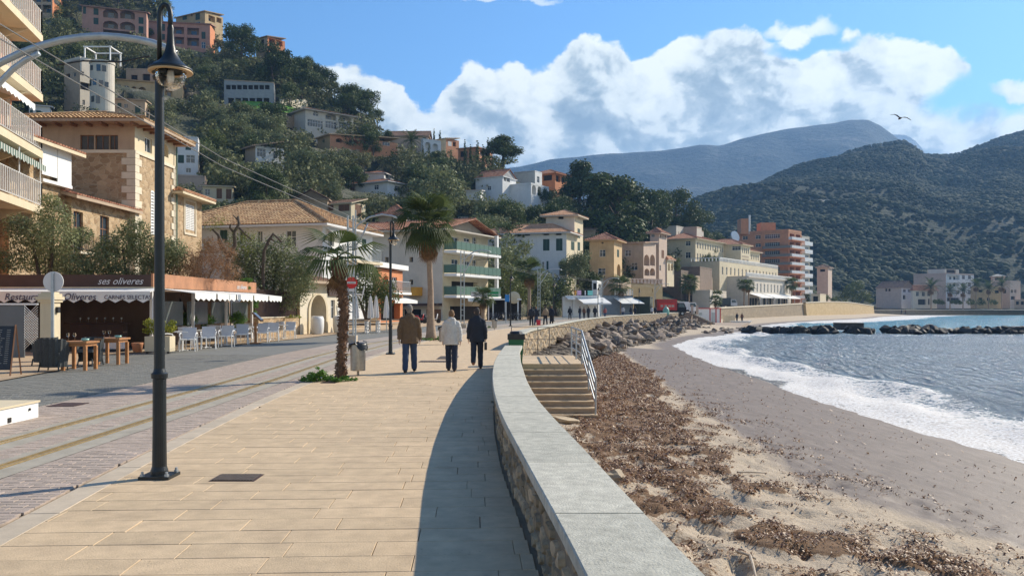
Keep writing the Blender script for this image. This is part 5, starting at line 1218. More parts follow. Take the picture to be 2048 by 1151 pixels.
hh('ochre_house', 'orange terraced house cut off by the top left corner of the picture', 60, 105, 125, -16, 36, .4, 'tan', ('mono', 1., .5, T_), f=[(64, -8, 82, 4, 'lg'), (85, -8, 102, 4, 'lg'), (64, 10, 82, 24, 'lg'), (85, 10, 102, 26, 'lg')], s=[(108, 0, 122, 12, 'g')], side=M['orange'])
def castle():
    D = hill_D(190, 228); r, f1, f2, R = hh('turreted_villa', 'grey stone villa with a flat roof pergola beside the round turret', 128, 160, 215, 118, 228, .55, 'tan', ('flat', .6, 0, M['pale']), f=[(132, 148, 140, 156, 'v'), (146, 145, 152, 153, 'g')], s=[(160, 143, 168, 151, 'g'), (158, 165, 180, 180, 'v'), (165, 200, 170, 210, 'g')], side=M['pale'])
    q = MB(); z = PZ(118, D); x0, x1 = PX(165, D), PX(216, D)
    for x in (x0, x1): 
        for y in (D+1, D+6): q.box((x, y, z+1.5), (.25, .25, 3))
    for y in (D+1, D+6): q.box(((x0+x1)/2, y, z+3), (x1-x0+.6, .3, .25))
    for x in (x0, x1): q.box((x, D+3.5, z+3.01), (.3, 5.6, .22))
    q.build('pergola_frame', M['white'], r)
    D2 = D-4; t = thing('round_tower', 'round pale stone turret with arched windows and parapet on the hillside', 'tower', (PX(204, D2), D2, PZ(228, D2))); RECT.append((180, 125, 228, 228, D2)); rr_ = (227-182)/2/F*D2; x = PX(204.5, D2); q = MB(); zt = PZ(130, D2)
    q.lathe([(rr_*1.05, PZ(228, D2)-4), (rr_, PZ(200, D2)), (rr_, zt-.1), (rr_*1.06, zt), (rr_*1.06, zt+.5)], (x, D2, 0), 28); q.build('drum', M['pale'], t, smooth=False)
    for a, y0, y1 in ((-.55, 136, 146), (.15, 135, 148), (.6, 136, 148), (-.75, 164, 176), (-.2, 164, 176), (.35, 166, 178), (.8, 168, 178), (-.4, 197, 209), (.1, 197, 212)):
        cx, cy = x+sin(a)*rr_, D2-cos(a)*rr_; w_ = MB(); zc = (PZ(y0, D2)+PZ(y1, D2))/2; w_.box((cx, cy, zc), (.8, .12, abs(PZ(y0, D2)-PZ(y1, D2))), a); w_.build('window', M['glass'], t)
castle()
r, *_ = hh('arcade_house', 'long ochre house with blue glazed arches right of the round turret', 227, 365, 368, 168, 196, .06, 'ochre', ('mono', .8, .5, TR), f=[(232, 169, 244, 186, 'ag'), (247, 171, 259, 187, 'ag'), (263, 173, 273, 186, 'al'), (277, 174, 292, 187, 'al'), (330, 178, 345, 194, 'al')])
hh('hill_house', 'pale grey house half hidden behind trees above the ochre arcade', 252, 310, 330, 140, 165, .2, 'tan', ('flat', .3, 0, M['tan']), f=[(262, 150, 275, 162, 'v'), (285, 148, 300, 162, 'v')], dD=4)
hh('stone_cottage', 'row of stone cottages just above the tiled tower roof', 228, 290, 300, 200, 232, .2, 'tan', ('mono', 1, .4, T_), f=[(235, 206, 243, 217, 'sg'), (270, 212, 281, 226, 'sg'), (248, 208, 256, 216, 'g')])
hh('hill_house', 'small white house with green shutters behind the balcony block', 58, 100, 106, 212, 240, .2, 'greywhite', ('mono', 1.2, .5, T_), f=[(60, 220, 66, 230, 'sg'), (72, 221, 82, 235, 'sg')])
mat('blue_grey_render', (.27, .29, .30), .8)
M['bgrey'] = MT['blue_grey_render']
hh('modern_villa', 'long modern grey villa with ribbon windows above the bright lawn', 448, 548, 551, 166, 214, .12, 'bgrey', ('flat', .2, 0, M['tan']), f=row(451, 540, 8, 170, 179, 'v', .82)+row(455, 540, 6, 196, 207, 'v', .8))
hh('hill_villa', 'cream two storey villa with wide blue glazed bays and arches', 584, 611, 707, 218, 262, .85, 'pale', ('hip', 1.3, 1., T_), f=[], s=[(626, 223, 637, 232, 'ag'), (651, 226, 673, 240, 'al'), (678, 228, 702, 242, 'al'), (615, 240, 646, 254, 'g'), (651, 243, 673, 257, 'g'), (678, 245, 703, 259, 'g')])
hh('terracotta_house', 'long low terracotta house with arched porch below the cream villa', 635, 660, 795, 268, 296, .9, 'ochre', ('mono', 1.4, .7, T_), s=[(672, 277, 685, 285, 'al'), (698, 279, 716, 288, 'al'), (732, 281, 750, 290, 'al'), (765, 284, 780, 291, 'g')], side=M['terra'])
hh('white_house', 'small white house with dark blue shutters among the hillside trees', 490, 511, 568, 290, 338, .8, 'tan', ('mono', 1.6, .9, T_), f=[], s=[(514, 297, 532, 314, 'g'), (547, 302, 555, 316, 'g'), (521, 324, 542, 335, 'g'), (545, 326, 562, 337, 'g')], side=M['whitewall'])
r, f1, f2, R = hh('hill_house', 'large pale gabled house behind the date palm near the skyline', 776, 856, 862, 272, 300, .35, 'rose', ('gable', 2.2, .5, T_), f=[(829, 267+5, 836, 278, 'sg'), (845, 275, 852, 283, 'sg')])
hh('arched_house', 'white house front with two big arches under the gabled pale house', 842, 846, 882, 279, 303, .95, 'whitewall', ('flat', .3, 0, M['whitewall']), s=[(850, 284, 862, 299, 'al'), (865, 287, 876, 301, 'al')], dD=-3)
hh('cream_house', 'cream cube house with a terracotta upper front right of the white arches', 873, 892, 918, 276, 303, .7, 'cream', ('mono', .8, .4, T_), f=[], s=[(896, 283, 903, 292, 'sw'), (906, 284, 912, 293, 'v')], side=M['terra'])
hh('terrace_house', 'low brown terraced house with pergola among cypresses', 916, 955, 985, 294, 318, .4, 'terra', ('mono', .6, .5, T_), f=[(920, 302, 935, 314, 'v')], s=[(960, 304, 980, 314, 'v')])
hh('white_villa', 'white villa with shallow red tiled roof in the middle of the hillside', 690, 775, 840, 362, 388, .55, 'whitewall', ('hip', 1.7, .9, TR), f=[(700, 368, 710, 380, 'sb'), (748, 370, 757, 379, 'g')], s=[(790, 372, 800, 382, 'g')])
hh('white_upper_room', 'small white upper room with tiled roof on top of the white villa', 734, 768, 789, 345, 362, .5, 'whitewall', ('hip', .9, .5, TR), s=[(771, 348, 778, 358, 'g')], dD=6, below=1.)
hh('yellow_house', 'yellow house with brown shutters and white awning behind the tiled roof', 618, 702, 731, 404, 436, .4, 'cream', ('mono', 1.2, .5, T_), f=[(632, 412, 639, 420, 'sb'), (652, 410, 667, 421, 'sb'), (677, 409, 699, 422, 'sb')], s=[(710, 409, 723, 432, 'sb')], dD=-3)
hh('gable_house', 'tan gabled house left of the yellow house on the lower slope', 590, 655, 668, 398, 430, .4, 'tan', ('gable', 1.8, .4, T_), f=[(612, 404, 620, 412, 'v')])
hh('pyramid_roof_house', 'house with bright red pyramid tile roof behind the thick palm', 757, 812, 832, 430, 462, .5, 'tan', ('hip', 2.4, .5, TR), f=[(772, 442, 776, 446, 'v'), (783, 442, 788, 446, 'v')], dD=-2)
hh('apartment_block', 'narrow grey green flats with balconies right of the stone tower', 352, 396, 401, 276, 345, .15, 'greywhite', ('flat', .2, 0), f=[(371, 282, 382, 300, 'sg'), (356, 310, 368, 326, 'sg'), (372, 310, 390, 326, 'g'), (372, 336, 382, 345, 'g')], cat='building')
hh('small_house', 'small cream house with two brown doors above the big tiled roof', 405, 465, 473, 372, 402, .3, 'cream', ('mono', .6, .4, T_), f=[(433, 377, 444, 397, 'sb'), (452, 378, 463, 398, 'sb'), (410, 378, 420, 390, 'g')])
hh('pink_block', 'flat pink roofed block behind the stone annex', 352, 410, 417, 354, 372, .3, 'rose', ('flat', .3, 0, M['rose']), f=[])
# white and orange villas at the end of the hill
hh('white_villa', 'white gabled villa at the left of the hilltop white group', 951, 1005, 1032, 352, 392, .5, 'whitewall', ('gable', 2.2, .3, TR), f=[(975, 372, 982, 380, 'g')], s=[(1008, 350+3, 1013, 362, 'v'), (1014, 355, 1020, 364, 'g')])
hh('white_villa', 'white terraced villa with three tall arches facing the sea', 1002, 1062, 1098, 368, 414, .55, 'whitewall', ('flat', .4, 0, M['whitewall']), f=[(1008, 367+5, 1013, 378, 'v')], s=[(1064, 369, 1072, 389, 'al'), (1075, 372, 1083, 391, 'al'), (1086, 377, 1094, 395, 'al')], dD=-3)
hh('white_block', 'tall plain white block behind the three arches', 1028, 1070, 1084, 342, 370, .5, 'whitewall', ('flat', .2, 0, M['whitewall']), s=[(1074, 353, 1079, 365, 'g')], dD=1)
hh('orange_villa', 'orange villa with white columned veranda and red tiled roof', 1056, 1110, 1146, 346, 382, .6, 'orange', ('hip', 2.1, 1., TR), f=[(1086, 350, 1104, 361, 'v')], s=[(1112, 351, 1120, 364, 'v'), (1123, 354, 1131, 366, 'v'), (1134, 357, 1143, 368, 'v'), (1125, 374, 1130, 381, 'g'), (1134, 374, 1139, 381, 'g')], dD=2)
hh('small_shed', 'small white outbuilding with a corrugated roof below the hilltop villas', 932, 961, 972, 380, 398, .4, 'whitewall', ('mono', .8, .4, M['tan']), f=[])
hh('glass_box_house', 'green framed glazed rooftop room behind the balconied flats', 915, 938, 941, 431, 446, .2, 'green', ('flat', .1, 0, M['green']), f=[(917, 433, 936, 444, 'g')], below=4)
hh('far_white_house', 'tiny white house with a brown window between the tall pines', 1166, 1176, 1183, 402, 418, .5, 'whitewall', ('mono', .5, .2, TR), s=[(1178, 403, 1182, 414, 'v')])
hh('brick_house', 'small dark red roofed house wedged right of the villa tower', 1164, 1188, 1200, 458, 480, .4, 'tan', ('mono', 1., .4, T_), dD=-20)
# the hillside is cut back to a level terrace in front of each house
hm = bpy.data.objects['hill'].data; co = np.empty(len(hm.vertices)*3, np.float32); hm.vertices.foreach_get('co', co); co = co.reshape(-1, 3)
def cut_z(x, y, z):
    for R, zb in HC:
        xs = [p[0] for p in R]; y_s = [p[1] for p in R]; m_ = (x > min(xs)-1.5) & (x < max(xs)+1.5) & (y > min(y_s)-8) & (y < max(y_s)+1) & (z > zb-.3) & (z < zb+14); z = np.where(m_, zb-.3, z)
    return z
co[:, 2] = cut_z(co[:, 0], co[:, 1], co[:, 2]); hm.vertices.foreach_set('co', co.ravel()); hm.update()
# garden walls and the lawn on the hill
for (a, b, y0, y1, m, lb) in ((350, 520, 205, 213, 'tan', 'grey road wall crossing the hillside left of the lawn'), (480, 600, 228, 236, 'tan', 'stone terrace wall under the bright lawn'), (660, 800, 297, 304, 'tan', 'stone terrace wall below the terracotta house'), (560, 614, 198, 215, 'quoin', 'pale stone cistern wall above the cream villa')):
    q = MB(); pts_ = [hill(px, y1+(px-a)*.02) for px in np.linspace(a, b, 9)]
    for p, s_ in zip(pts_[:-1], pts_[1:]): h_ = (y1-y0)/F*p.y; q.prism([(p.x, p.y-.3), (s_.x, s_.y-.3), (s_.x, s_.y+.3), (p.x, p.y+.3)], p.z-2, p.z+h_)
    tag(q.build('terrace_wall', M[m]), lb, 'wall')
q = MB(); L_ = [hill(px, py) for px, py in ((485, 212), (530, 214), (580, 222), (612, 232), (600, 238), (545, 232), (490, 226))]; q.add([p+Vector((0, -1.2, 1.1)) for p in L_], [tuple(range(7))[::-1]])
tag(q.build('lawn', mat('lawn_grass', (.11, .26, .025), .9, .25, .4)), kind='structure')

# ================================================================ far side of the bay
B_ = dict(below=1.2)
house('bay_house', 'pink gabled house at the left end of the buildings across the bay', 1752, 1803, 1830, 372, 575, 611, .98, M['rose'], ('gable', 3.0, .3, T_), f=[(1770, 577, 1774, 582, 'v'), (1776, 577, 1781, 582, 'v')], s=[(1806, 578, 1812, 584, 'g'), (1816, 578, 1822, 584, 'g'), (1806, 590, 1812, 598, 'v')], side=M['greywhite'], **B_)
house('bay_house', 'low white house with red tiled roof beside the pink gabled one across the bay', 1822, 1826, 1874, 366, 581, 611, 1.1, M['pale'], ('hip', 2.4, .5, TR), s=[(1832, 583, 1838, 592, 'g'), (1844, 583, 1850, 592, 'g'), (1855, 583, 1861, 592, 'g'), (1836, 598, 1852, 609, 'v'), (1856, 597, 1860, 609, 'v')], side=M['pale'], **B_)
house('bay_hotel', 'large pale building with a plain side wall and white banded front across the bay', 1827, 1892, 1948, 385, 548, 611, .98, M['rose'], ('flat', .6, 0, M['rose']), s=[(1894, 550, 1919, 559, 'lg'), (1924, 550, 1930, 558, 'g'), (1936, 550, 1942, 558, 'g'), (1894, 565, 1919, 573, 'lg'), (1924, 565, 1930, 573, 'g'), (1936, 565, 1942, 573, 'g'), (1894, 580, 1919, 588, 'g'), (1924, 580, 1930, 588, 'g'), (1936, 580, 1942, 588, 'g'), (1894, 595, 1919, 602, 'v'), (1924, 595, 1930, 602, 'g'), (1936, 595, 1942, 602, 'g')], side=M['whitewall'], cat='building', **B_)
r, f1, f2, R = house('rooftop_room', 'rooftop room with a dark canopy on the large pale building across the bay', 1855, 1890, 1918, 392, 537, 550, .98, M['pale'], ('flat', .2, 0, M['void']), s=[(1893, 539, 1912, 547, 'v')], below=1., cat='building')
house('bay_house', 'orange house with two rows of windows across the bay', 1949, 2004, 2012, 372, 573, 611, .3, M['ochre'], ('flat', .3, 0, M['ochre']), f=[(1957, 579, 1965, 584, 'v'), (1974, 579, 1980, 584, 'v'), (1957, 595, 1965, 601, 'v'), (1974, 595, 1980, 601, 'v'), (1990, 580, 1998, 586, 'v')], **B_)
house('bay_house', 'rose house with stepped gable beside the orange house across the bay', 2000, 2020, 2041, 380, 563, 611, .98, M['rose'], ('flat', .5, 0, M['rose']), s=[(2022, 579, 2026, 585, 'v'), (2029, 579, 2033, 585, 'v'), (2022, 592, 2030, 599, 'v')], f=[(2005, 579, 2012, 586, 'v')], **B_)
house('bay_tower', 'small rose tower with a pale roof at the right edge across the bay', 1986, 2010, 2016, 392, 552, 575, .4, M['rose'], ('hip', 1., .5, M['pale']), f=[(1990, 555, 2006, 560, 'v')], below=4, cat='tower')
house('low_building', 'long low dark building at the right frame edge across the bay', 2016, 2100, 2120, 378, 599, 611, .3, M['tan'], ('flat', .2, 0, M['rose']), f=row(2020, 2090, 7, 602, 609, 'v'), cat='building', **B_)
house('bay_tower', 'square rose tower house half hidden in trees right of the orange tower', 1634, 1656, 1664, 330, 534, 606, .5, M['rose'], ('hip', 1.2, .6, T_), f=[(1640, 538, 1650, 543, 'v')], s=[], cat='tower', **B_)
r, f1, f2, R = house('beach_kiosk', 'small cream kiosk with a pale awning at the far end of the street', 1622, 1640, 1652, 296, 588, 607, .5, M['cream'], ('flat', .2, 0, M['cream']), f=[(1626, 592, 1636, 606, 'v')], cat='kiosk', **B_)
def sea_walls():
    for nm, lb, A, B, z0, z1a, z1b, m in (('sea_wall', 'long brown stone sea wall below the hotel promenade', (PX(1436, 190), 190), (PX(1609, 257), 257), -2.2, 1.15, 2.35, 'seawall'),
          ('sea_wall', 'bulging yellow sea wall at the far end of the beach', (PX(1611, 255), 255), (PX(1747, 345), 345), -2.2, 2.6, 1.6, 'yellowwall'), ('sea_wall', 'low grey brown wall along the beach across the bay', (PX(1747, 346), 346), (PX(2300, 372), 372), -2.2, .1, .1, 'seawall')):
        r = thing(nm, lb, 'wall', (A[0], A[1], z0)); A, B = Vector(A), Vector(B); d = (B-A).normalized(); n = Vector((-d.y, d.x)); q = MB(); c = MB(); N = 12
        bump = .9 if 'bulging' in lb else 0
        for i in range(N):
            t0, t1 = i/N, (i+1)/N; P0, P1 = A.lerp(B, t0), A.lerp(B, t1); h0 = z1a+(z1b-z1a)*t0+bump*sin(pi*t0); h1 = z1a+(z1b-z1a)*t1+bump*sin(pi*t1)
            f0, f1 = P0-n*.5, P1-n*.5
            q.add([(f0.x, f0.y, z0), (f1.x, f1.y, z0), (P1.x, P1.y, h1), (P0.x, P0.y, h0), ((P0+n*1.2).x, (P0+n*1.2).y, h0), ((P1+n*1.2).x, (P1+n*1.2).y, h1)], [(0, 1, 2, 3), (3, 2, 5, 4)])
            a0, a1, b0, b1 = P0-n*.12, P1-n*.12, P0+n*.6, P1+n*.6
            c.add([(*a0, h0+.02), (*a1, h1+.02), (*b1, h1+.02), (*b0, h0+.02), (*a0, h0+.3), (*a1, h1+.3), (*b1, h1+.3), (*b0, h0+.3)], [(0, 1, 5, 4), (4, 5, 6, 7), (2, 3, 7, 6)])
        f0 = A-n*.5; q.add([(f0.x, f0.y, z0), (A.x, A.y, z1a), ((A+n*12).x, (A+n*12).y, z1a), ((A+n*12).x, (A+n*12).y, z0)], [(0, 1, 2, 3)])
        q.build('wall_body', M[m], r); c.build('wall_coping', M['quoin'], r)
sea_walls()
# raised quay behind the far sea wall
q = MB(); prof_ = [(153, .0), (190, .9), (240, 1.5), (300, 1.6), (345, 1.3), (372, .1)]
for (a, za), (b, zb) in zip(prof_[:-1], prof_[1:]):
    n = 5
    for i in range(n):
        y0_, y1_ = a+(b-a)*i/n, a+(b-a)*(i+1)/n; h0, h1 = za+(zb-za)*i/n, za+(zb-za)*(i+1)/n
        w0, w1 = ip(y0_, WI+[(372, 170)])-.2, ip(y1_, WI+[(372, 170)])-.2
        q.quad((rl(y0_)-40, y0_, h0), (w0, y0_, h0), (w1, y1_, h1), (rl(y1_)-40, y1_, h1))
q.quad((130, 346, .1), (420, 372, .1), (420, 600, .1), (130, 600, .1)) 
tag(q.build('quay', mat('quay_paving', (.40, .34, .27), .85, .12, 1)), kind='structure')
# ================================================================ plants
def leaf_cloud(clumps, n, size, seed, aspect=.55, squash=.8, droop=0.):
    r = np.random.default_rng(seed); C = np.array([c[:3] for c in clumps]); Rr = np.array([c[3] for c in clumps]); w_ = Rr**2; w_ = w_/w_.sum()
    k = r.choice(len(C), n, p=w_); d = r.normal(size=(n, 3)); d /= np.linalg.norm(d, axis=1)[:, None]
    rad = Rr[k]*(1-.55*r.random(n)**1.6)*(1+.10*r.normal(size=n)); pos = C[k]+d*rad[:, None]*np.array([1, 1, squash])
    nr = d+r.normal(size=(n, 3))*.75; nr[:, 2] += .3; nr /= np.linalg.norm(nr, axis=1)[:, None]
    a = np.cross(nr, r.normal(size=(n, 3))); a /= np.linalg.norm(a, axis=1)[:, None]; b = np.cross(nr, a); s = size*(.55+.9*r.random(n))[:, None]
    a = a*s*.5; b = b*s*.5*aspect
    V = np.stack([pos-a, pos-b*(1+0*s), pos+a, pos+b], 1).reshape(-1, 3); V[:, 2] -= droop
    return V, np.arange(n*4).reshape(-1, 4)
def clumps_for(kind, r):
    c = []
    if kind == 'pine':      # about 8 m high, irregular flat-topped crown
        for i in range(15): a = r.random()*2*pi; q = r.random()**.6*2.9; c.append((cos(a)*q, sin(a)*q, 5.4+1.5*r.random()-.16*q*q*.5+.4*(i % 3), .75+.75*r.random()))
        c.append((0, 0, 5.6, 1.9))
        for i in range(7): a = r.random()*2*pi; c.append((cos(a)*2.1, sin(a)*2.1, 3.2+1.4*r.random(), .7+.5*r.random()))
    elif kind == 'round':   # holm oak / carob, nearly to the ground
        for i in range(17): a = r.random()*2*pi; z = r.random(); q = sqrt(max(.05, 1-(z*1.15-.45)**2))*2.3*(.6+.4*r.random()); c.append((cos(a)*q, sin(a)*q, 1.0+z*3.9, .7+.7*r.random()))
        c.append((0, 0, 3, 2.0))
    elif kind == 'tall':    # tall dense pine, long ragged outline
        for i in range(26): z = r.random(); a = r.random()*2*pi; q = (1.9*(1-z)**.55+.35)*(.55+.55*r.random()); c.append((cos(a)*q, sin(a)*q, 2.4+z*7.6, .85+.8*r.random()))
    elif kind == 'cypress':
        for i in range(12): z = i/11; c.append((r.normal()*.06, r.normal()*.06, .6+z*6.2, .55*(1-.75*z**1.6)+.08))
    elif kind == 'shrub':
        for i in range(9): a = r.random()*2*pi; q = r.random()*1.1; c.append((cos(a)*q, sin(a)*q, .5+r.random()*.9, .4+.4*r.random()))
    return c
def trunk_mesh(name, H, r0, m, seed, lean=.1, limbs=5, reach=2., z0=.45):
    r = random.Random(seed); mb = MB(); top = Vector((r.uniform(-lean, lean)*H, r.uniform(-lean, lean)*H, H)); pts_ = [Vector((0, 0, -.6)), Vector((0, 0, 0)), top*.35+Vector((r.uniform(-.2, .2), r.uniform(-.2, .2), 0)), top*.7+Vector((r.uniform(-.2, .2), r.uniform(-.2, .2), 0)), top]
    mb.tube(pts_, [r0*1.35, r0*1.15, r0*.85, r0*.55, r0*.2], 7)
    for i in range(limbs):
        t = z0+(1-z0)*i/max(1, limbs); p = top*t; a = r.random()*2*pi; q = reach*(1-.3*t); e = p+Vector((cos(a)*q, sin(a)*q, H*.16*r.uniform(.6, 1.3))); mb.tube([p, (p+e)/2+Vector((0, 0, -.1)), e], [r0*.45, r0*.3, r0*.1], 5)
    return mb.mesh(name, m, smooth=True)
TP = {}
for kind, n, size, m, H, nv in (('pine', 4600, .34, 'pine', 6.2, 4), ('round', 3200, .32, 'olive', 3.6, 3), ('roundg', 3200, .32, 'bush', 3.6, 3), ('tall', 8500, .36, 'pine', 9.4, 3), ('cypress', 1500, .26, 'pine', 5.5, 2), ('shrub', 900, .26, 'bush', 1.2, 2)):
    kk = 'round' if kind == 'roundg' else kind; TP[kind] = []
    for v in range(nv):
        r = np.random.default_rng(100+v*7+len(kind)); cl = clumps_for(kk, r); V, Q = leaf_cloud(cl, n, size, 200+v+len(kind)*3)
        TP[kind].append((np_mesh('crown', V, Q, M[m]), trunk_mesh('trunk', H, {'pine': .22, 'round': .2, 'roundg': .2, 'tall': .28, 'cypress': .12, 'shrub': .06}[kind], M['bark'], v+31, limbs=6 if kk in ('pine', 'tall') else 4, reach=1.9 if kk == 'pine' else 1.2)))
def tree(kind, loc, sc, label, group=None, wz=1., cat='tree', v=None, name=None):
    cr, tr_ = random.choice(TP[kind]) if v is None else TP[kind][v % len(TP[kind])]
    nm = name or {'pine': 'pine_tree', 'round': 'olive_tree', 'roundg': 'holm_oak', 'tall': 'tall_pine', 'cypress': 'cypress_tree', 'shrub': 'shrub'}[kind]
    o = bpy.data.objects.new(nm, None); COL.objects.link(o); o.location = loc; o.rotation_euler = (0, 0, random.random()*6.28); o.scale = (sc*wz, sc*wz, sc); o.empty_display_size = .3; tag(o, label, cat, group)
    for me, n_ in ((tr_, 'trunk'), (cr, 'crown')): c = bpy.data.objects.new(n_, me); COL.objects.link(c); c.parent = o
    return o
HT = {'pine': 7.6, 'round': 5.4, 'roundg': 5.4, 'tall': 10.6, 'cypress': 7.1, 'shrub': 1.7}
HW = {'pine': 3.4, 'round': 2.8, 'roundg': 2.8, 'tall': 2.4, 'cypress': .6, 'shrub': 1.4}
def ptree(kind, px, pyb, hpx, label, wz=1., D=None, **k):
    D = D or hill_D(px, pyb); p = P(px, pyb, D); return tree(kind, p, hpx/F*D/HT[kind], label, wz=wz, **k)
# named single trees
for a in (('tall', 1004, 345, 74, 'big dark pine standing on the skyline above the white villas', 2.0), ('tall', 1160, 450, 128, 'tall bushy pine right of the orange veranda villa', 1.25), ('tall', 1222, 520, 182, 'tallest dark pine against the blue mountain, left of the hotel', 1.35),
          ('tall', 1256, 515, 150, 'dark pine leaning against the tallest one on its right', 1.3), ('pine', 1300, 500, 118, 'round pine just above the rose tower house', .95), ('pine', 1352, 490, 108, 'round topped pine above the left roof of the hotel', .95), ('pine', 1392, 500, 80, 'smaller rounded pine above the middle of the hotel', .9),
          ('tall', 1205, 470, 120, 'slim dark pine left edge of the tall pine group', 1.1), ('pine', 482, 140, 86, 'spreading pine with bare pale trunks near the ridge', .95), ('pine', 548, 190, 96, 'broad pine on the ridge above the cream villa', .95), ('tall', 560, 165, 60, 'dark pine on the ridge beside the ochre terrace house', 1.6),
          ('round', 882, 440, 110, 'large grey green tree behind the thick palm', 1.1), ('round', 1000, 450, 58, 'dark tree below the white arched villa', .9), ('roundg', 1035, 455, 52, 'dark tree in front of the three white arches', 1.0), ('round', 968, 460, 72, 'grey tree with a thin pale trunk below the white villas', .8),
          ('round', 1030, 560, 85, 'olive tree beside the villa left of its tall palm', 1., 138), ('round', 975, 590, 110, 'large grey olive beside the balconied flats', 1.0, 125), ('roundg', 1010, 620, 90, 'dark tree behind the pergola cafe', 1.2, 120), ('round', 1060, 622, 75, 'spreading tree behind the tall street palm', 1.2, 128), ('roundg', 1110, 622, 70, 'dark green tree left of the white shop', 1.2, 140),
          ('round', 1156, 562, 60, 'small olive in front of the villa arch', .8, 146), ('round', 1140, 565, 48, 'small olive under the villa arch on its left', .9, 145), ('roundg', 1345, 545, 34, 'round bush beside the porch house', 1.0, 196), ('pine', 1180, 600, 55, 'low dark tree behind the white shop roof', 1.1, 150)):
    kind, px, py, h, lb, wz = a[:6]; ptree(kind, px, py, h, lb, wz, D=a[6] if len(a) > 6 else None)
    if px > 0: pass
for i, (px, py, h) in enumerate(((930, 330, 52), (941, 332, 44), (955, 334, 54), (966, 336, 48), (976, 330, 56), (880, 290, 30), (868, 292, 36), (858, 318, 30), (846, 316, 26), (902, 322, 24))): ptree('cypress', px, py, h, 'slim dark cypress in the row below the terraced house near the skyline', .9+.1*(i % 3), group='cypresses near the skyline')
# scattered trees over the hill
def blocked(px, py, w, h, D):
    for (x0, y0, x1, y1, Dh) in RECT:
        if D < Dh+3 and px+w > x0 and px-w < x1 and py-h < y1-(y1-y0)*.10 and py > y0 and py-h < y1: return True
    return False
rt = random.Random(11); cand = []
for i in range(9000):
    px = rt.uniform(-60, 1440); f, r_ = ip(px, HY_F), ip(px, HY_R); t = rt.random(); py = f+(r_-f)*t
    if py < -40: continue
    cand.append((px, py, t))
for px in range(330, 1440, 9): cand.insert(0, (px+rt.uniform(-4, 4), ip(px, HY_R)+rt.uniform(0, 6), 1.0))
USEDL = set()
def short(l):
    for w_ in (' with', ' above', ' below', ' on ', ' in ', ' at ', ' beside', ' behind', ' right', ' left', ' under', ' among', ' cut', ' high', ' stepping', ' rising', ' before', ' half', ' seen', ' facing', ' just', ' wedged', ' over', ' between', ','):
        l = l.split(w_)[0]
    return ' '.join(l.split()[:6])
def hill_label(kind, px, py, sc):
    c = sorted(RLAB, key=lambda i: ((RECT[i][0]+RECT[i][2])/2-px)**2+((RECT[i][1]+RECT[i][3])/2-py)**2)[:4]
    k = {'pine': 'dark pine', 'round': 'grey green olive', 'roundg': 'deep green oak'}[kind]; sz = 'small ' if sc < .92 else 'large ' if sc > 1.12 else ''
    for pre in (sz, 'bushy '+sz, 'rounded '+sz, 'ragged '+sz):
        for i in c:
            R = RECT[i]; dx = px-(R[0]+R[2])/2; dy = py-(R[1]+R[3])/2; rel = ('right of' if dx > 0 else 'left of') if abs(dx) > abs(dy) else ('downhill of' if dy > 0 else 'uphill of'); d = sqrt(dx*dx+dy*dy); nr = 'close ' if d < 60 else 'well ' if d > 120 else ''
            l = pre+k+' '+(nr+rel)+' the '+short(RLAB[i])
            if l not in USEDL: USEDL.add(l); return l
    return l
placed = []; nt_ = 0; stuffp = []
for px, py, t in cand:
    D = hill_D(px, py); ridge = py < ip(px, HY_R)+38 or (px > 600 and t > .55) or px > 1180
    kind = 'pine' if ridge or rt.random() < .30 else rt.choice(('round', 'round', 'roundg')); sc = rt.uniform(.75, 1.25)*(1.0 if kind == 'pine' else 1.15)
    h = HT[kind]*sc/D*F; w_ = HW[kind]*sc/D*F
    if blocked(px, py, w_*.8, h*.9, D): 
        if not blocked(px, py, w_*.5, h*.5, D) and rt.random() < .5: stuffp.append((px, py, D, .6))
        elif not blocked(px, py, 12, 22, D): stuffp.append((px, py, D, 0))
        continue
    q = P(px, py, D); md = (2.9 if t < .99 else 2.6)*sc
    if any((q.x-a)**2+(q.y-b)**2 < md*md for a, b in placed): continue
    # hide what stands behind the near houses
    if px < 400 and py > 240: continue
    if px < 760 and py > 450: continue
    if 690 < px < 960 and py > 470: continue
    placed.append((q.x, q.y))
    if nt_ < 262:
        lb = hill_label(kind, px, py, sc)
        tree(kind, Vector((q.x, q.y, float(cut_z(q.x, q.y, q.z))-.4)), sc, lb, {'pine': 'pines on the hillside', 'round': 'olives on the hillside', 'roundg': 'oaks on the hillside'}[kind]); nt_ += 1
    else: stuffp.append((px, py, D, 1))
# the remaining wood and scrub in one mass
r = np.random.default_rng(3); Vs = []; n0 = 0; protoV = []
for v in range(6):
    cl = clumps_for('round' if v % 2 else 'shrub', np.random.default_rng(v)); V, Q = leaf_cloud(cl, 165 if v % 2 else 80, .66 if v % 2 else .6, v+70); protoV.append(V)
sp = stuffp[:2100]
for i, (px, py, D, big) in enumerate(sp):
    q = P(px, py, D); v = protoV[(i*2+(1 if big else 0)) % 6]; s_ = r.uniform(.8, 1.4)*big if big else r.uniform(.7, 1.3); a = r.random()*6.28; ca, sa = cos(a)*s_, sin(a)*s_
    Vs.append(np.stack([v[:, 0]*ca-v[:, 1]*sa+q.x, v[:, 0]*sa+v[:, 1]*ca+q.y, v[:, 2]*s_+q.z-.3], -1))
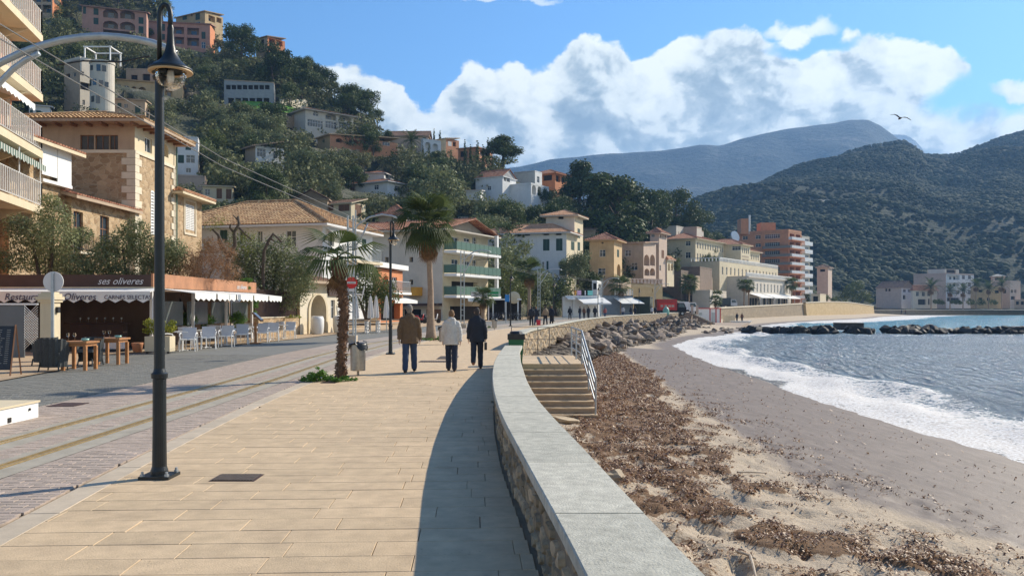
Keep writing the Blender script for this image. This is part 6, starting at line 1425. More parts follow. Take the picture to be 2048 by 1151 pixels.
# low scrub right under the taller trees
for i in range(1300):
    px = r.uniform(-40, 1460); t = r.random(); f, r_ = ip(px, HY_F), ip(px, HY_R); py = f+(r_-f)*t
    if py < -40 or (px < 760 and py > 450) or (px < 400 and py > 240): continue
    D = hill_D(px, py)
    if blocked(px, py, 12, 26, D): continue
    q = P(px, py, D); v = protoV[(i*2) % 6]; s_ = r.uniform(.8, 1.6); Vs.append(v*s_+np.array([q.x, q.y, q.z-.3]))
VV = np.concatenate(Vs); tag(npobj('hillside_scrub', VV, np.arange(len(VV)).reshape(-1, 4), leafmat('scrub_leaves', (.05, .064, .026), (.21, .215, .105), .15, .16, .7)), 'mixed scrub and low trees filling the hillside between the houses', kind='stuff')

# ---- trees beside the street
def leafy_tree(name, label, base, clumps, n, size, m, trunk, cat='tree', aspect=.45, group=None):
    o = thing(name, label, cat, base, group=group); V, Q = leaf_cloud(clumps, n, size, len(label)*13+int(base[1]*7), aspect); c = npobj('crown', V+np.array(base), Q, m, o)
    mb = MB()
    for path, rr_ in trunk: mb.tube([Vector(base)+Vector(p) for p in path], rr_, 8)
    mb.build('trunk', M['bark'], o, smooth=True); return o
def scr(lst, D, px0=None):  # clumps from picture discs at distance D
    return [(PX(x, D+dd)-0, dd, PZ(y, D), r_/F*D) for x, y, r_, dd in lst]
def olive(label, px, pyb, D, discs, n=8000, size=.10, m='olive', limbs=4):
    bx, bz = PX(px, D), 0.; cl = [(PX(x, D)-bx, dd, PZ(y, D)-bz, rr_/F*D) for x, y, rr_, dd in discs]; tr_ = []
    for i in range(limbs): x, y, z, q = cl[i % len(cl)]; tr_.append(([(0, 0, 0), (x*.15, y*.1, z*.35), (x*.6, y*.6, z*.75), (x, y, z)], [.16, .13, .07, .03]))
    return leafy_tree('olive_tree', label, (bx, D, bz), cl, n, size, M[m], tr_)
olive('grey olive tree in front of the balcony block, leftmost along the street', 95, 690, 36.5, [(60, 470, 45, 0), (95, 430, 38, .5), (120, 480, 48, -.5), (70, 520, 45, .8), (140, 530, 45, .2), (30, 520, 35, -.4), (35, 450, 28, 0), (100, 400, 20, 0), (165, 540, 30, 0), (150, 470, 26, .5)], 16000, .11)
olive('grey olive tree with wispy top in front of the stone tower', 260, 690, 37.5, [(245, 490, 42, 0), (290, 500, 48, .6), (220, 525, 42, -.4), (325, 520, 40, .3), (270, 460, 30, 0), (350, 500, 30, -.3), (200, 500, 24, .2), (300, 545, 36, 0), (235, 548, 34, 0)], 15000, .11)
olive('large olive tree in front of the white house, beside the low stone wall', 545, 660, 49, [(520, 530, 55, 0), (570, 540, 50, .8), (490, 500, 42, -.4), (550, 500, 42, .5), (600, 565, 36, 0), (520, 580, 45, -.6), (570, 590, 40, .4), (480, 545, 35, 0), (605, 530, 28, 0), (540, 620, 26, 0)], 17000, .14)
olive('dense green tree beside the bar with closed parasols', 735, 655, 60, [(730, 565, 36, 0), (760, 575, 32, .5), (715, 590, 34, -.4), (750, 600, 34, 0), (780, 590, 24, 0), (740, 545, 22, 0), (700, 570, 20, 0)], 7000, .15, 'bush')
def twiggy():
    D = 38.; bx = PX(380, D); cl = [(PX(x, D)-bx, dd, PZ(y, D), r_/F*D) for x, y, r_, dd in ((330, 545, 40, 0), (370, 520, 36, .4), (410, 530, 44, 0), (440, 510, 40, -.3), (380, 560, 40, 0), (300, 555, 28, 0), (455, 545, 26, .3), (420, 490, 22, 0))]
    leafy_tree('dry_shrub', 'mass of reddish brown bare twigs above the rust coloured restaurant fascia', (bx, D, 0), cl, 9000, .20, M['twig'], [([(0, 0, 0), (.1, 0, 1.4), (.6, .1, 2.6), (1, .1, 3.4)], [.1, .08, .06, .03]), ([(0, 0, 0), (-.2, 0, 1.5), (-.9, .1, 2.8)], [.09, .07, .03])], 'shrub', .09)
twiggy()
def pollard():
    D = 47.; o = thing('pollarded_tree', 'pruned tree with knobbly bare stub branches before the white house', 'tree', (PX(455, D), D, 0)); mb = MB(); b = Vector((PX(455, D), D, 0))
    def S_(x, y, dd=0.): return Vector((PX(x, D), D+dd, PZ(y, D)))
    def br(pts_, r0, r1): k = len(pts_); mb.tube(pts_, [r0+(r1-r0)*i/(k-1) for i in range(k)], 7)
    br([b, S_(455, 560), S_(457, 515)], .2, .15); br([S_(457, 515), S_(445, 490), S_(437, 470), S_(425, 458)], .12, .06); br([S_(457, 515), S_(470, 490), S_(468, 465), S_(478, 448), S_(476, 432)], .13, .06); br([S_(468, 465), S_(460, 455), S_(462, 448)], .07, .06); br([S_(478, 455), S_(492, 470), S_(503, 478)], .07, .05)
    br([S_(437, 470), S_(437, 485), S_(444, 500)], .06, .05); br([S_(476, 440), S_(466, 430)], .05, .03)
    p = Vector((PX(520, D), D+.6, 0)); br([p, S_(520, 540, .6), S_(522, 500, .6), S_(532, 478, .6), S_(540, 466, .6), S_(550, 474, .6), S_(558, 483, .6)], .11, .05); br([S_(535, 475, .6), S_(542, 480, .6)], .06, .05); br([S_(525, 490, .6), S_(533, 486, .6)], .06, .05)
    mb.build('trunk', M['bark'], o, smooth=True)
    r = np.random.default_rng(4); V, Q = leaf_cloud([(PX(x, D), D, PZ(y, D), .5) for x, y in ((425, 450), (440, 440), (500, 470), (470, 470), (410, 490), (495, 500))], 700, .11, 5, .3); npobj('leaves', V, Q, M['yellowleaf'], o)
pollard()

# ---- palms
def fan_leaf(mb, R, n=15, L=1., pet=.5, droop=.3, spread=2.3, wd=.05):
    """fan shaped frond: stalk then a fan of pointed folded segments; local +x outward"""
    st = [Vector((0, 0, 0)), Vector((pet*.6, 0, .06)), Vector((pet, 0, 0))]; mb.tube([R@p for p in st], [.02, .015, .012], 4, False)
    for i in range(n):
        a = -spread/2+spread*i/(n-1); d = Vector((cos(a), sin(a), 0)); l = L*(.72+.28*cos(a*.9)); s_ = Vector((-sin(a), cos(a), 0))*wd
        p0 = Vector((pet, 0, 0)); p1 = p0+d*l*.55+Vector((0, 0, .02)); p2 = p0+d*l+Vector((0, 0, -droop*l*(.6+.4*abs(a)))); fz = Vector((0, 0, .022))
        mb.add([R@p0, R@(p1+s_), R@(p1-s_+fz), R@p2, R@(p1+fz)], [(0, 1, 4), (0, 4, 2), (1, 3, 4), (4, 3, 2)])
def feather_leaf(mb, R, L=2., n=16, arch=.5):
    pts_ = [Vector((L*t, 0, arch*L*(t*.9-1.25*t*t))) for t in [i/6 for i in range(7)]]; mb.tube([R@p for p in pts_], [.035, .03, .025, .02, .015, .01, .006], 4, False)
    for i in range(n):
        t = .15+.85*i/(n-1); p = Vector((L*t, 0, arch*L*(t*.9-1.25*t*t))); l = L*.26*sin(pi*(.12+.85*t))**.6
        for s_ in (-1, 1):
            e = p+Vector((l*.55, s_*l*.8, -.22*l)); w_ = Vector((.03*L/2, 0, 0)); mb.add([R@(p-w_), R@(p+w_), R@(e)], [(0, 1, 2)])
FR = []
for i in range(4): mb = MB(); fan_leaf(mb, Matrix.Identity(3), 16+i, 1., .5+.08*i, .18+.16*i, 2.5, .035); FR.append(mb.mesh('frond', M['palmleaf']))
FD = []
for i in range(3): mb = MB(); fan_leaf(mb, Matrix.Identity(3), 13, .9, .4, .75+.2*i, 1.7, .03); FD.append(mb.mesh('dry_frond', M['palmdry']))
FF = []
for i in range(3): mb = MB(); feather_leaf(mb, Matrix.Identity(3), 2., 18, .45+.12*i); FF.append(mb.mesh('frond', M['palmleaf']))
def palm(label, base, zc, path, radii, n, sc, kinds, tm, dry=0, drysc=1., skirt=None, tufts=0, up=(-.5, 1.2), name='palm_tree', group=None, feather=False, seed=1):
    o = thing(name, label, 'palm tree', base, group=group); rr_ = random.Random(seed); b = Vector(base); mb = MB(); P_ = [b+Vector(p) for p in path]; mb.tube(P_, radii, 12)
    t_ = mb.build('trunk', tm, o, smooth=True)
    if tufts:
        q = MB()
        for i in range(tufts):
            t = rr_.random(); k = t*(len(P_)-1); j = min(int(k), len(P_)-2); c = P_[j].lerp(P_[j+1], k-j); ra = radii[j]+(radii[j+1]-radii[j])*(k-j); a = rr_.random()*2*pi; d = Vector((cos(a), sin(a), 0)); s_ = Vector((-sin(a), cos(a), 0))*.022; l = rr_.uniform(.03, .085)
            p = c+d*ra*.96; q.add([p-s_, p+s_, p+d*l+Vector((0, 0, rr_.uniform(-.02, .09))), p+d*l*.3+Vector((0, 0, .05))], [(0, 1, 2), (0, 2, 3), (1, 3, 2)])
        tag(q.build('trunk_fibre', M['fibre'], t_), kind='stuff')
    c = P_[-1]
    for i in range(n):
        a = i*2.39996+rr_.uniform(-.2, .2); el = up[0]+(up[1]-up[0])*((i+.5)/n)+rr_.uniform(-.1, .1); me = rr_.choice(FF if feather else FR)
        f = inst(me, 'frond', o, c+Vector((0, 0, rr_.uniform(-.05, .1))), (0, -el, a), sc*rr_.uniform(.85, 1.12)); f.rotation_mode = 'XYZ'
    for i in range(dry):
        a = rr_.random()*2*pi; el = rr_.uniform(-1.45, -.75); inst(rr_.choice(FD), 'dry_frond', o, c+Vector((0, 0, -rr_.random()*(skirt or .2))), (0, -el, a), drysc*rr_.uniform(.8, 1.15))
    return o
b = (PX(683, 20), 20.0, 0)
palm('short palm with shaggy dark fibrous trunk and small ragged fan crown near the tram rails', b, 2.8, [(0, 0, -.1), (-.01, 0, .4), (.03, 0, 1.1), (.06, 0, 1.6), (.0, 0, 2.1), (-.08, 0, 2.55), (-.1, 0, 2.8)], [.13, .092, .088, .09, .10, .15, .11], 13, .74, None, M['fibre'], dry=8, drysc=.42, skirt=.3, tufts=900, up=(-.35, .75), seed=3)
b = (PX(862, 43), 43.0, 0)
palm('tall thick palm with smooth pale trunk and shaggy green crown behind the walkers', b, 6.2, [(0, 0, -.1), (0, 0, .3), (-.02, 0, 1.2), (-.02, 0, 2.6), (-.1, 0, 4.2), (-.15, 0, 5.9)], [.34, .25, .18, .145, .13, .13], 40, 1.15, None, M['palmtrunk'], dry=34, drysc=.75, skirt=1.2, up=(-1.0, 1.35), seed=4)
for px, D, zt, sc, lb, gr, ft in ((966, 78, 2.6, .8, 'small palm with a tuft of yellow fronds beside the pergola cafe', None, 0), (1058, 106, 6.0, 1.5, 'slim palm with a browning crown in front of the pale villa', None, 0), (1240, 150, 5.2, 1.6, 'palm with a dark blurred crown above the grey shop', None, 0),
        (1378, 200, 7.2, 1.9, 'palm in front of the tan retaining wall beside the hotel', None, 0), (1488, 218, 7.2, 1.4, 'left one of two slim palms close together before the hotel awnings', None, 0), (1497, 221, 7.0, 1.4, 'right one of two slim palms close together before the hotel awnings', None, 0), (1583, 262, 8.6, 1.7, 'palm at the right end of the hotel awnings', None, 0), (1431, 192, 3.0, 1.1, 'short young palm beside the white beach cabin', None, 0),
        (1862, 366, 9.5, 2.6, 'broad date palm, leftmost in the row across the bay', None, 1), (1900, 366, 8.2, 2.2, 'second palm from the left in the row across the bay', None, 1), (1926, 366, 8.2, 2.2, 'third palm from the left in the row across the bay', None, 1), (1952, 366, 10.5, 2.3, 'tall palm left of the orange house across the bay', None, 1), (1977, 366, 9.2, 2.3, 'tall palm before the orange house across the bay', None, 1), (2003, 366, 10.6, 2.3, 'rightmost tall palm in the row across the bay', None, 1)):
    gz = .9 if D > 185 else 0
    palm(lb, (PX(px, D), D, gz), zt, [(0, 0, -.5), (0, 0, 1), (.05, 0, zt*.6), (0, 0, zt-gz)], [.26, .22, .2, .17] if D > 100 else [.2, .16, .15, .14], 26, sc, None, M['palmtrunk'], dry=10, drysc=sc*.8, skirt=.6, up=(-.9, 1.2) if not ft else (-.5, 1.2), feather=bool(ft), seed=int(px))
Dp = hill_D(823, 312); palm('date palm with a wide feathery crown beside the large gabled hill house', (PX(823, Dp), Dp, PZ(312, Dp)), 4.5, [(0, 0, -1), (0, 0, 2), (0, 0, 4.4)], [.35, .3, .3], 34, 1.9, None, M['bark'], feather=True, up=(-.7, 1.2), seed=9)
Dp = hill_D(1090, 415); palm('small palm in front of the white arched villa', (PX(1090, Dp), Dp-3, PZ(414, Dp)), 2.2, [(0, 0, -1), (0, 0, 1), (0, 0, 2.2)], [.2, .17, .15], 14, 1.0, None, M['bark'], feather=True, up=(-.4, 1.1), seed=10)
# planting at the foot of the palms, pots and hedges
def plantbed(label, name, px, py, discs, n, size, m, D=None, z=0, cat='plant', aspect=.5):
    D = D or GD(py); cl = [(PX(x, D+dd), D+dd, PZ(y, D+dd), r_/F*D) for x, y, r_, dd in discs]; V, Q = leaf_cloud(cl, n, size, n+px, aspect, .8); keep = V.reshape(-1, 4, 3)[:, :, 2].min(1) > z; V = V.reshape(-1, 4, 3)[keep].reshape(-1, 3)
    return tag(npobj(name, V, np.arange(len(V)).reshape(-1, 4), M[m]), label, cat)
plantbed('low bright green plants in the bed left of the fibrous palm trunk', 'ground_plants', 640, 768, [(615, 762, 16, 0), (640, 758, 20, .2), (625, 752, 12, 0), (660, 762, 16, .1), (600, 766, 10, .1), (645, 745, 8, 0), (634, 735, 5, 0), (640, 745, 4, 0)], 1500, .07, 'plant', 19.2)
plantbed('low bright green plants right of the fibrous palm trunk', 'ground_plants', 700, 764, [(690, 762, 14, .1), (708, 763, 10, .2), (676, 764, 12, -.2)], 700, .07, 'plant', 19.3)
plantbed('green plants round the foot of the thick pale palm', 'ground_plants', 860, 682, [(845, 680, 7, 0), (860, 681, 8, -.2), (880, 679, 9, 0), (893, 677, 9, .1), (900, 670, 5, .2)], 900, .10, 'plant', 42.3)
plantbed('small weeds at the foot of the small yellow palm', 'ground_plants', 978, 656, [(978, 655, 5, 0)], 150, .10, 'plant', 66)
plantbed('yellow flowering bush in the pale planter at the restaurant corner', 'flowering_bush', 325, 660, [(300, 645, 12, 0), (318, 650, 14, .2), (340, 655, 13, 0), (312, 662, 12, 0), (345, 645, 8, 0), (296, 660, 10, 0)], 1500, .07, 'yellowleaf', 30.8, .5)
plantbed('yellow green bush on top of the low wall left of the gate arch', 'flowering_bush', 583, 630, [(583, 636, 8, 0), (595, 636, 8, 0), (572, 637, 6, 0)], 500, .10, 'yellowleaf', 49.0, 1.0)
plantbed('green creeper growing at the right end of the sunlit fascia', 'creeper', 490, 560, [(490, 562, 9, 0), (500, 560, 6, 0), (497, 575, 5, 0)], 400, .09, 'plant', 43.5, 1.0)
plantbed('green creeper hanging below the right awning corner', 'creeper', 510, 610, [(510, 610, 8, 0), (508, 625, 7, 0), (512, 600, 6, 0)], 400, .09, 'plant', 45, .6)
for px, py, D, lb in ((375, 636, 37, 'dark green potted shrub behind the white chairs, first from the lamp post'), (410, 638, 39, 'dark green potted shrub behind the white chairs, middle one'), (475, 636, 42, 'dark green potted shrub near the menu stand')):
    plantbed(lb, 'potted_shrub', px, py, [(px-10, py, 12, 0), (px+8, py+2, 13, 0), (px, py-6, 9, 0), (px, py+14, 10, 0)], 900, .10, 'plant', D, .2)
plantbed('dark hedge on top of the tan retaining wall below the hotel', 'hedge', 1380, 585, [(x, 584, 5, 0) for x in range(1362, 1446, 6)], 1500, .35, 'bush', 206, 1)
plantbed('bright green trees beyond the yellow sea wall', 'trees', 1720, 590, [(1700, 580, 14, 0), (1715, 570, 14, 2), (1690, 590, 12, 0), (1730, 590, 12, 0), (1740, 600, 8, 0), (1675, 598, 8, 0), (1712, 595, 12, 0)], 2500, .7, 'bush', 342, 1, 'tree')
plantbed('dark bushes between the orange tower and the kiosk', 'bushes', 1630, 590, [(1612, 590, 9, 0), (1625, 585, 8, 4), (1650, 595, 9, 0), (1668, 600, 8, 0), (1620, 600, 8, 0), (1690, 603, 6, 3)], 1500, .6, 'bush', 315, 1, 'bush')
for i, (x, rr_) in enumerate(((1880, 7), (1915, 6), (1940, 8), (1960, 9), (1985, 7), (1870, 5), (1905, 5))): plantbed(['low dark bush left of the first palm across the bay','low dark bush between the second and third palms across the bay','wide low bush left of the orange house across the bay','largest low bush before the orange house across the bay','low bush before the rose tower across the bay','small bush under the broad date palm across the bay','small bush right of the broad date palm across the bay'][i], 'bush', x, 605, [(x, 603, rr_, 0), (x+6, 605, rr_*.7, 0)], 300, .6, 'bush', 364, .2, 'bush')
# ================================================================ boulders
def rock_mesh(name, seed, m, sub=2, flat=.7):
    import bmesh
    bm = bmesh.new(); bmesh.ops.create_icosphere(bm, subdivisions=sub, radius=1.); r = np.random.default_rng(seed)
    pl = [(lambda n_: (n_/np.linalg.norm(n_), .42+.38*r.random()))(r.normal(size=3)) for _ in range(14)]
    for v in bm.verts:
        p = np.array(v.co)*(1+.07*r.normal())
        for n_, d in pl:
            k = p@n_
            if k > d: p = p-n_*(k-d)
        v.co = Vector((p[0]*1.1, p[1]*.85, p[2]*flat))
    me = bpy.data.meshes.new(name); bm.to_mesh(me); bm.free(); me.materials.append(m); return me
RK = [rock_mesh('boulder', i, M['boulder']) for i in range(7)]; RW = [rock_mesh('rock', 20+i, M['wetrock'], 2, .8) for i in range(5)]; RS = [rock_mesh('rock', 40+i, M['sandstone'], 3, .6) for i in range(4)]
rr_ = random.Random(5); n = 0
for k in range(300):
    t = (k+.5)/300; y = 36+116*t**1.15; off = [(36, .4), (50, 1.5), (62, 2.6), (76, 4.2), (97, 6.2), (153, 6.4)]; w_ = ip(y, off); q = rr_.random(); x = wo(y)+.25+q*w_; z = -.42-1.35*q*min(1, w_/3.4)+rr_.uniform(-.1, .15); s_ = rr_.uniform(.42, .85)*(1 if y > 55 else .8)
    if y < 50: s_ *= .7; z = -.9-.3*q
    o = inst(RK[k % 7], 'boulder', None, (x, y+rr_.uniform(-.3, .3), z), (rr_.uniform(-.5, .5), rr_.uniform(-.3, .9), rr_.uniform(0, 6.3)), (s_*rr_.uniform(1.1, 1.9), s_*1.15, s_*rr_.uniform(.7, 1.1)))
    rw = 'top' if q < .34 else 'middle' if q < .67 else 'bottom'; sz = 'large' if s_ > .68 else 'small' if s_ < .5 else 'medium'; sg = 'beside the beach steps' if y < 48 else 'just beyond the beach steps' if y < 66 else 'below the wall before the distant shops' if y < 95 else 'below the wall under the white shop' if y < 125 else 'below the wall under the red lorry'
    tag(o, '%s angular grey brown boulder in the %s row %s' % (sz, rw, sg), 'boulder', 'boulders piled below the promenade wall')
r2_ = np.random.default_rng(8); Vs = []; Ts = []; nb_ = 0
for k in range(1300):
    y = 40+112*r2_.random()**1.05; w_ = ip(y, off); q = r2_.random(); x = wo(y)+.1+q*(w_+.8); z = -.62-1.4*q*min(1, w_/3.4); me = RK[k % 7]; s_ = .16+.30*r2_.random()
    co = np.array([v.co[:] for v in me.vertices]) if k < 7 else CO_[k % 7]
    if k < 7:
        CO_ = globals().setdefault('CO_', []); CO_.append(co); TF_ = globals().setdefault('TF_', []); TF_.append(np.array([p.vertices[:] for p in me.polygons]))
    a = r2_.random()*6.28; R_ = np.array([[cos(a), -sin(a), 0], [sin(a), cos(a), 0], [0, 0, 1]]); V = co@R_.T*s_*np.array([1.3, 1, 1])+np.array([x, y, z]); Vs.append(V); Ts.append(TF_[k % 7]+nb_); nb_ += len(V)
tag(npobj('rubble_bed', np.concatenate(Vs), np.concatenate(Ts), M['boulder']), 'small broken stones filling the gaps between the boulders', kind='stuff')
tag(strip('rock_bank', lambda y: wo(y)-.1, lambda y: wo(y)-.05, 36, 152, -1.2, M['boulder']), kind='structure') if False else None
for i in range(230):
    t = rr_.random(); x = 31.5+60*t; y = 116-(x-34)*.02+rr_.uniform(-1.6, 1.6); s_ = rr_.uniform(.6, 1.15)
    o = inst(RW[i % 5], 'rock', None, (x, y, -1.75+rr_.uniform(-.1, .35)-.12*abs(y-116)), (rr_.uniform(-.5, .5), rr_.uniform(-.5, .5), rr_.uniform(0, 6)), (s_*1.2, s_, s_)); pxr = CX+F*x/y; sg = 'at the left end of the breakwater' if pxr < 1600 else 'in the breakwater left of the concrete block' if pxr < 1677 else 'at the concrete block on the breakwater' if pxr < 1725 else 'in the breakwater right of the concrete block' if pxr < 1880 else 'in the breakwater toward the right edge'
    tag(o, '%s dark wet rock %s, %s side' % ('large' if s_ > .95 else 'small' if s_ < .75 else 'medium', sg, 'shore' if y > 115 else 'near'), 'rock', 'dark rocks of the breakwater')
for i in range(40):
    x = rr_.uniform(22, 40); y = 112+(x-22)*1.3+rr_.uniform(-6, 9); s_ = rr_.uniform(.4, .9); o = inst(RK[i % 7], 'boulder', None, (x, y, -1.9+rr_.uniform(-.1, .2)), (rr_.uniform(-.4, .4), rr_.uniform(-.4, .4), rr_.uniform(0, 6)), s_); tag(o, 'low rock in the jumble at the water edge before the beach cabin', 'boulder', 'rocks at the water edge before the cabin')
q = MB(); x0, x1 = PX(1677, 119), PX(1722, 119); q.bb(x0, x1, 118, 121, -1.6, PZ(645, 119)); tag(q.build('concrete_block', mat('dark_concrete', (.07, .06, .05), .9, .2, 2)), 'dark flat topped concrete block standing on the breakwater', 'block')
for i, (px, py, z, s_, lb) in enumerate(((1118, 818, -1.25, .5, 'large pale rock at the foot of the beach steps'), (1128, 850, -1.35, .42, 'pale rock with a hollow below the first one by the wall'), (1112, 800, -1.2, .25, 'small pale stone on top of the rocks beside the steps'), (1225, 960, -1.35, .30, 'smooth pale rock showing at the wall foot halfway along'), (1240, 985, -1.4, .2, 'small pale rock against the wall, nearest the camera'))):
    D = GD(py, z); tag(inst(RS[i % 4], 'rock', None, (PX(px, D), D, z+.05), (0, .2, i*1.3), (s_, s_*1.3, s_)), lb, 'rock')

# ================================================================ beach steps
def steps():
    r = thing('beach_steps', 'flight of broad stone steps from the promenade down to the beach', 'steps', (1.2, 25, 0)); n = 8
    for i in range(6): q = MB(); q.bb(.32+.0, 2.12, 25.22+i*.75, 25.22+(i+1)*.75-.01, -.14, .0-(i % 2)*.001); q.build('landing_slab', M['slab'], r)
    q = MB(); q.bb(-.12, 2.08, 25.3, 30, -1.6, -.145); q.build('landing_base', M['step'], r)
    for k in range(n):
        z = -.15*(k+1); y0 = 25.2-.30*(k+1); q = MB(); x1 = 2.14+.022*k; q.bb(.1, x1, y0-.012, y0+.31, z-.035, z); q.build('tread', M['slab'], r); q = MB(); q.bb(.11, x1-.01, y0, y0+.6, z-.36, z-.036); q.build('riser', M['step'], r)
    rl_ = thing('handrail', 'grey metal handrail running down the seaward side of the beach steps', 'handrail', (2.1, 25, 0))
    q = MB(); top = [(2.06, 29.6, .97), (2.06, 25.2, .97), (2.24, 22.9, -.22)]
    q.tube(top, .028, 8); q.build('top_rail', M['steel'], rl_); q = MB(); q.tube([(x, y, z-.45) for x, y, z in top], .016, 6); q.tube([(x, y, z-.22) for x, y, z in top], .016, 6); q.tube([(x, y, z-.68) for x, y, z in top], .016, 6); tag(q.build('lower_rails', M['steel'], rl_), kind='stuff')
    for x, y, z0, z1 in ((2.06, 29.6, 0, .97), (2.06, 27.4, 0, .97), (2.06, 25.2, 0, .97), (2.15, 24.0, -.65, .36), (2.24, 22.9, -1.2, -.2)): q = MB(); q.tube([(x, y, z0), (x, y, z1)], .026, 8); q.build('post', M['steel'], rl_)
    mat('tower_dark_rail', (.10, .085, .07), .6); r2 = thing('railing', 'thin metal railing across the back of the beach landing', 'railing', (1, 29.7, 0))
    for z in (.97, .55, .2): q = MB(); q.tube([(-.04, 29.7, z), (2.06, 29.7, z)], .010, 6); q.build('rail', MT['tower_dark_rail'], r2)
    for x in (-.02, .9, 1.3): q = MB(); q.tube([(x, 29.7, 0), (x, 29.7, .97)], .014, 6); q.build('post', MT['tower_dark_rail'], r2)
steps()
def wheelie(loc, label):
    r = thing('litter_bin', label, 'bin', loc); x, y, z = loc; q = MB(); q.add([Vector((x+a*w_, y+b*w_, z+h)) for h, w_ in ((.03, .17), (.80, .23)) for b in (-1, 1) for a in (-1, 1)], [(0, 2, 3, 1), (0, 1, 5, 4), (2, 6, 7, 3), (0, 4, 6, 2), (1, 3, 7, 5), (4, 5, 7, 6)]); q.build('body', mat('green_plastic', (.01, .13, .05), .4), r); q = MB(); q.bb(x-.25, x+.25, y-.25, y+.25, .74, .90); q.lathe([(.2, .9), (.17, .97), (.1, .98)], (x, y, 0), 12); q.build('rim', M['bag'], r)
wheelie((.12, 24.8, 0), 'green plastic bin with a black rim at the end of the near wall')

# ================================================================ lamp posts
def lamp():
    r = thing('street_lamp', 'tall dark green lamp post with bell shade, nearest the camera at the left', 'street lamp', (0, 0, 0)); q = MB()
    q.lathe([(.085, .03), (.082, .07), (.07, .11), (.066, .4), (.064, .98), (.077, .985), (.08, 1.03), (.062, 1.045), (.052, 1.08), (.047, 2.5), (.043, 3.98)], (0, 0, 0), 20); q.build('shaft', M['post'], r, smooth=False)
    q = MB(); q.box((0, 0, .015), (.30, .30, .03)); bp = q.build('base_plate', M['post'], r)
    for a in (-1, 1):
        for b in (-1, 1): q = MB(); q.tube([(a*.12, b*.12, .03), (a*.12, b*.12, .075)], .014, 6); q.tube([(a*.12, b*.12, .03), (a*.12, b*.12, .05)], .024, 6); q.build('bolt', M['steel'], bp)
    q = MB(); q.ell((0, 0, 4.06), (.085, .085, .08), 16, 10); q.lathe([(.06, 3.95), (.07, 3.98), (.05, 4.0)], (0, 0, 0), 14); q.build('ball_joint', M['post'], r, smooth=True)
    q = MB(); pa = [(0, 0, 4.1), (0, 0, 4.5)]+[(.055-.055*cos(t), 0, 4.58+.12*sin(t)) for t in [pi*i/8 for i in range(9)]]+[(.11, 0, 4.45)]; q.tube(pa, .024, 10); q.build('gooseneck', M['post'], r, smooth=True)
    q = MB(); q.lathe([(.022, 4.5), (.032, 4.46), (.03, 4.42), (.04, 4.3), (.058, 4.22), (.095, 4.15), (.16, 4.09), (.205, 4.065), (.212, 4.045), (.205, 4.04), (.15, 4.05), (.06, 4.12)], (.11, 0, 0), 28, cap=False); s_ = q.build('shade', M['post'], r, smooth=True)
    q = MB(); q.lathe([(.207, 4.040), (.213, 4.030), (.207, 4.020), (.15, 4.030)], (.11, 0, 0), 28, cap=False); q.build('shade_rim', mat('ochre_rim', (.50, .33, .16), .5), s_, smooth=True)
    m, g_ = newmat('lamp_glass'); gl = g_.n('ShaderNodeBsdfGlass', {'Color': (.9, .87, .8, 1), 'Roughness': .05, 'IOR': 1.25}); tp = g_.n('ShaderNodeBsdfTransparent'); finish(g_, g_.n('ShaderNodeMixShader', {0: .45, 1: gl.outputs[0], 2: tp.outputs[0]}))
    q = MB(); q.lathe([(.145, 4.035), (.15, 3.99), (.135, 3.93), (.10, 3.88), (.05, 3.855), (.0, 3.85)], (.11, 0, 0), 24, cap=False); q.build('glass_bowl', m, s_, smooth=True)
    q = MB(); q.lathe([(.03, 4.04), (.04, 3.99), (.035, 3.93), (.0, 3.91)], (.11, 0, 0), 12, cap=False); q.build('bulb', M['white'], s_, smooth=True)
    return r
L0 = lamp(); L0.location = (PX(319, 8.5), 8.5, 0)
for px, D, lb in ((781, 30.2, 'black street lamp behind the steel bin, left of the walkers'), (1021, 73, 'thin dark street lamp standing where the promenade opens beyond the walkers'), (577+530, 96, 'dark street lamp among trees behind the distant walkers'), (1196, 118, 'dark street lamp in front of the white shop awning'), (1278, 142, 'thin dark street lamp before the green kiosk')):
    c = copy_tree(L0); c.location = (PX(px, D), D, 0); c['label'] = lb; c['group'] = 'street lamps along the promenade'
L0['group'] = 'street lamps along the promenade'
# ---- tram masts, arms and wires
def mast(px, D, lb, X=None, H=6.05, arm=2.0, block=True):
    x = X if X is not None else PX(px, D); r = thing('tram_mast', lb, 'mast', (x, D, 0)); q = MB()
    for s_ in (-.13, .13): q.bb(x+s_-.035, x+s_+.035, D-.05, D+.05, .0, H)
    n = 12
    for i in range(n): z = .5+i*(H-.7)/n; q.bb(x-.1, x+.1, D-.03, D+.03, z, z+.06)
    q.build('lattice_post', M['steel'], r)
    if block: q = MB(); q.bb(x-.3, x+.3, D-.25, D+.25, 0, .30); q.build('concrete_foot', M['kerb'], r)
    q = MB(); up_ = [(x, D, H-1.0), (x+.35*arm/2, D, H-.45), (x+.45*arm, D, H-.08), (x+.75*arm, D, H+.05), (x+arm, D, H-.02), (x+1.12*arm, D, H-.12)]; q.tube(up_, .045, 8); q.build('curved_arm', M['steel'], r, smooth=True)
    q = MB(); q.tube([(x, D, H-2.0), (x+.12*arm, D, H-1.5), (x+.30*arm, D, H-.9), (x+.42*arm, D, H-.35)], .04, 8); q.build('arm_brace', M['steel'], r, smooth=True)
    q = MB(); q.tube([(x+arm, D, H-.05), (x+arm, D, H-.75)], .02, 6); q.tube([(x+arm*.45, D, H-.75), (x+arm*1.05, D, H-.62)], .015, 6); q.build('wire_hanger', M['blackmetal'], r); return r
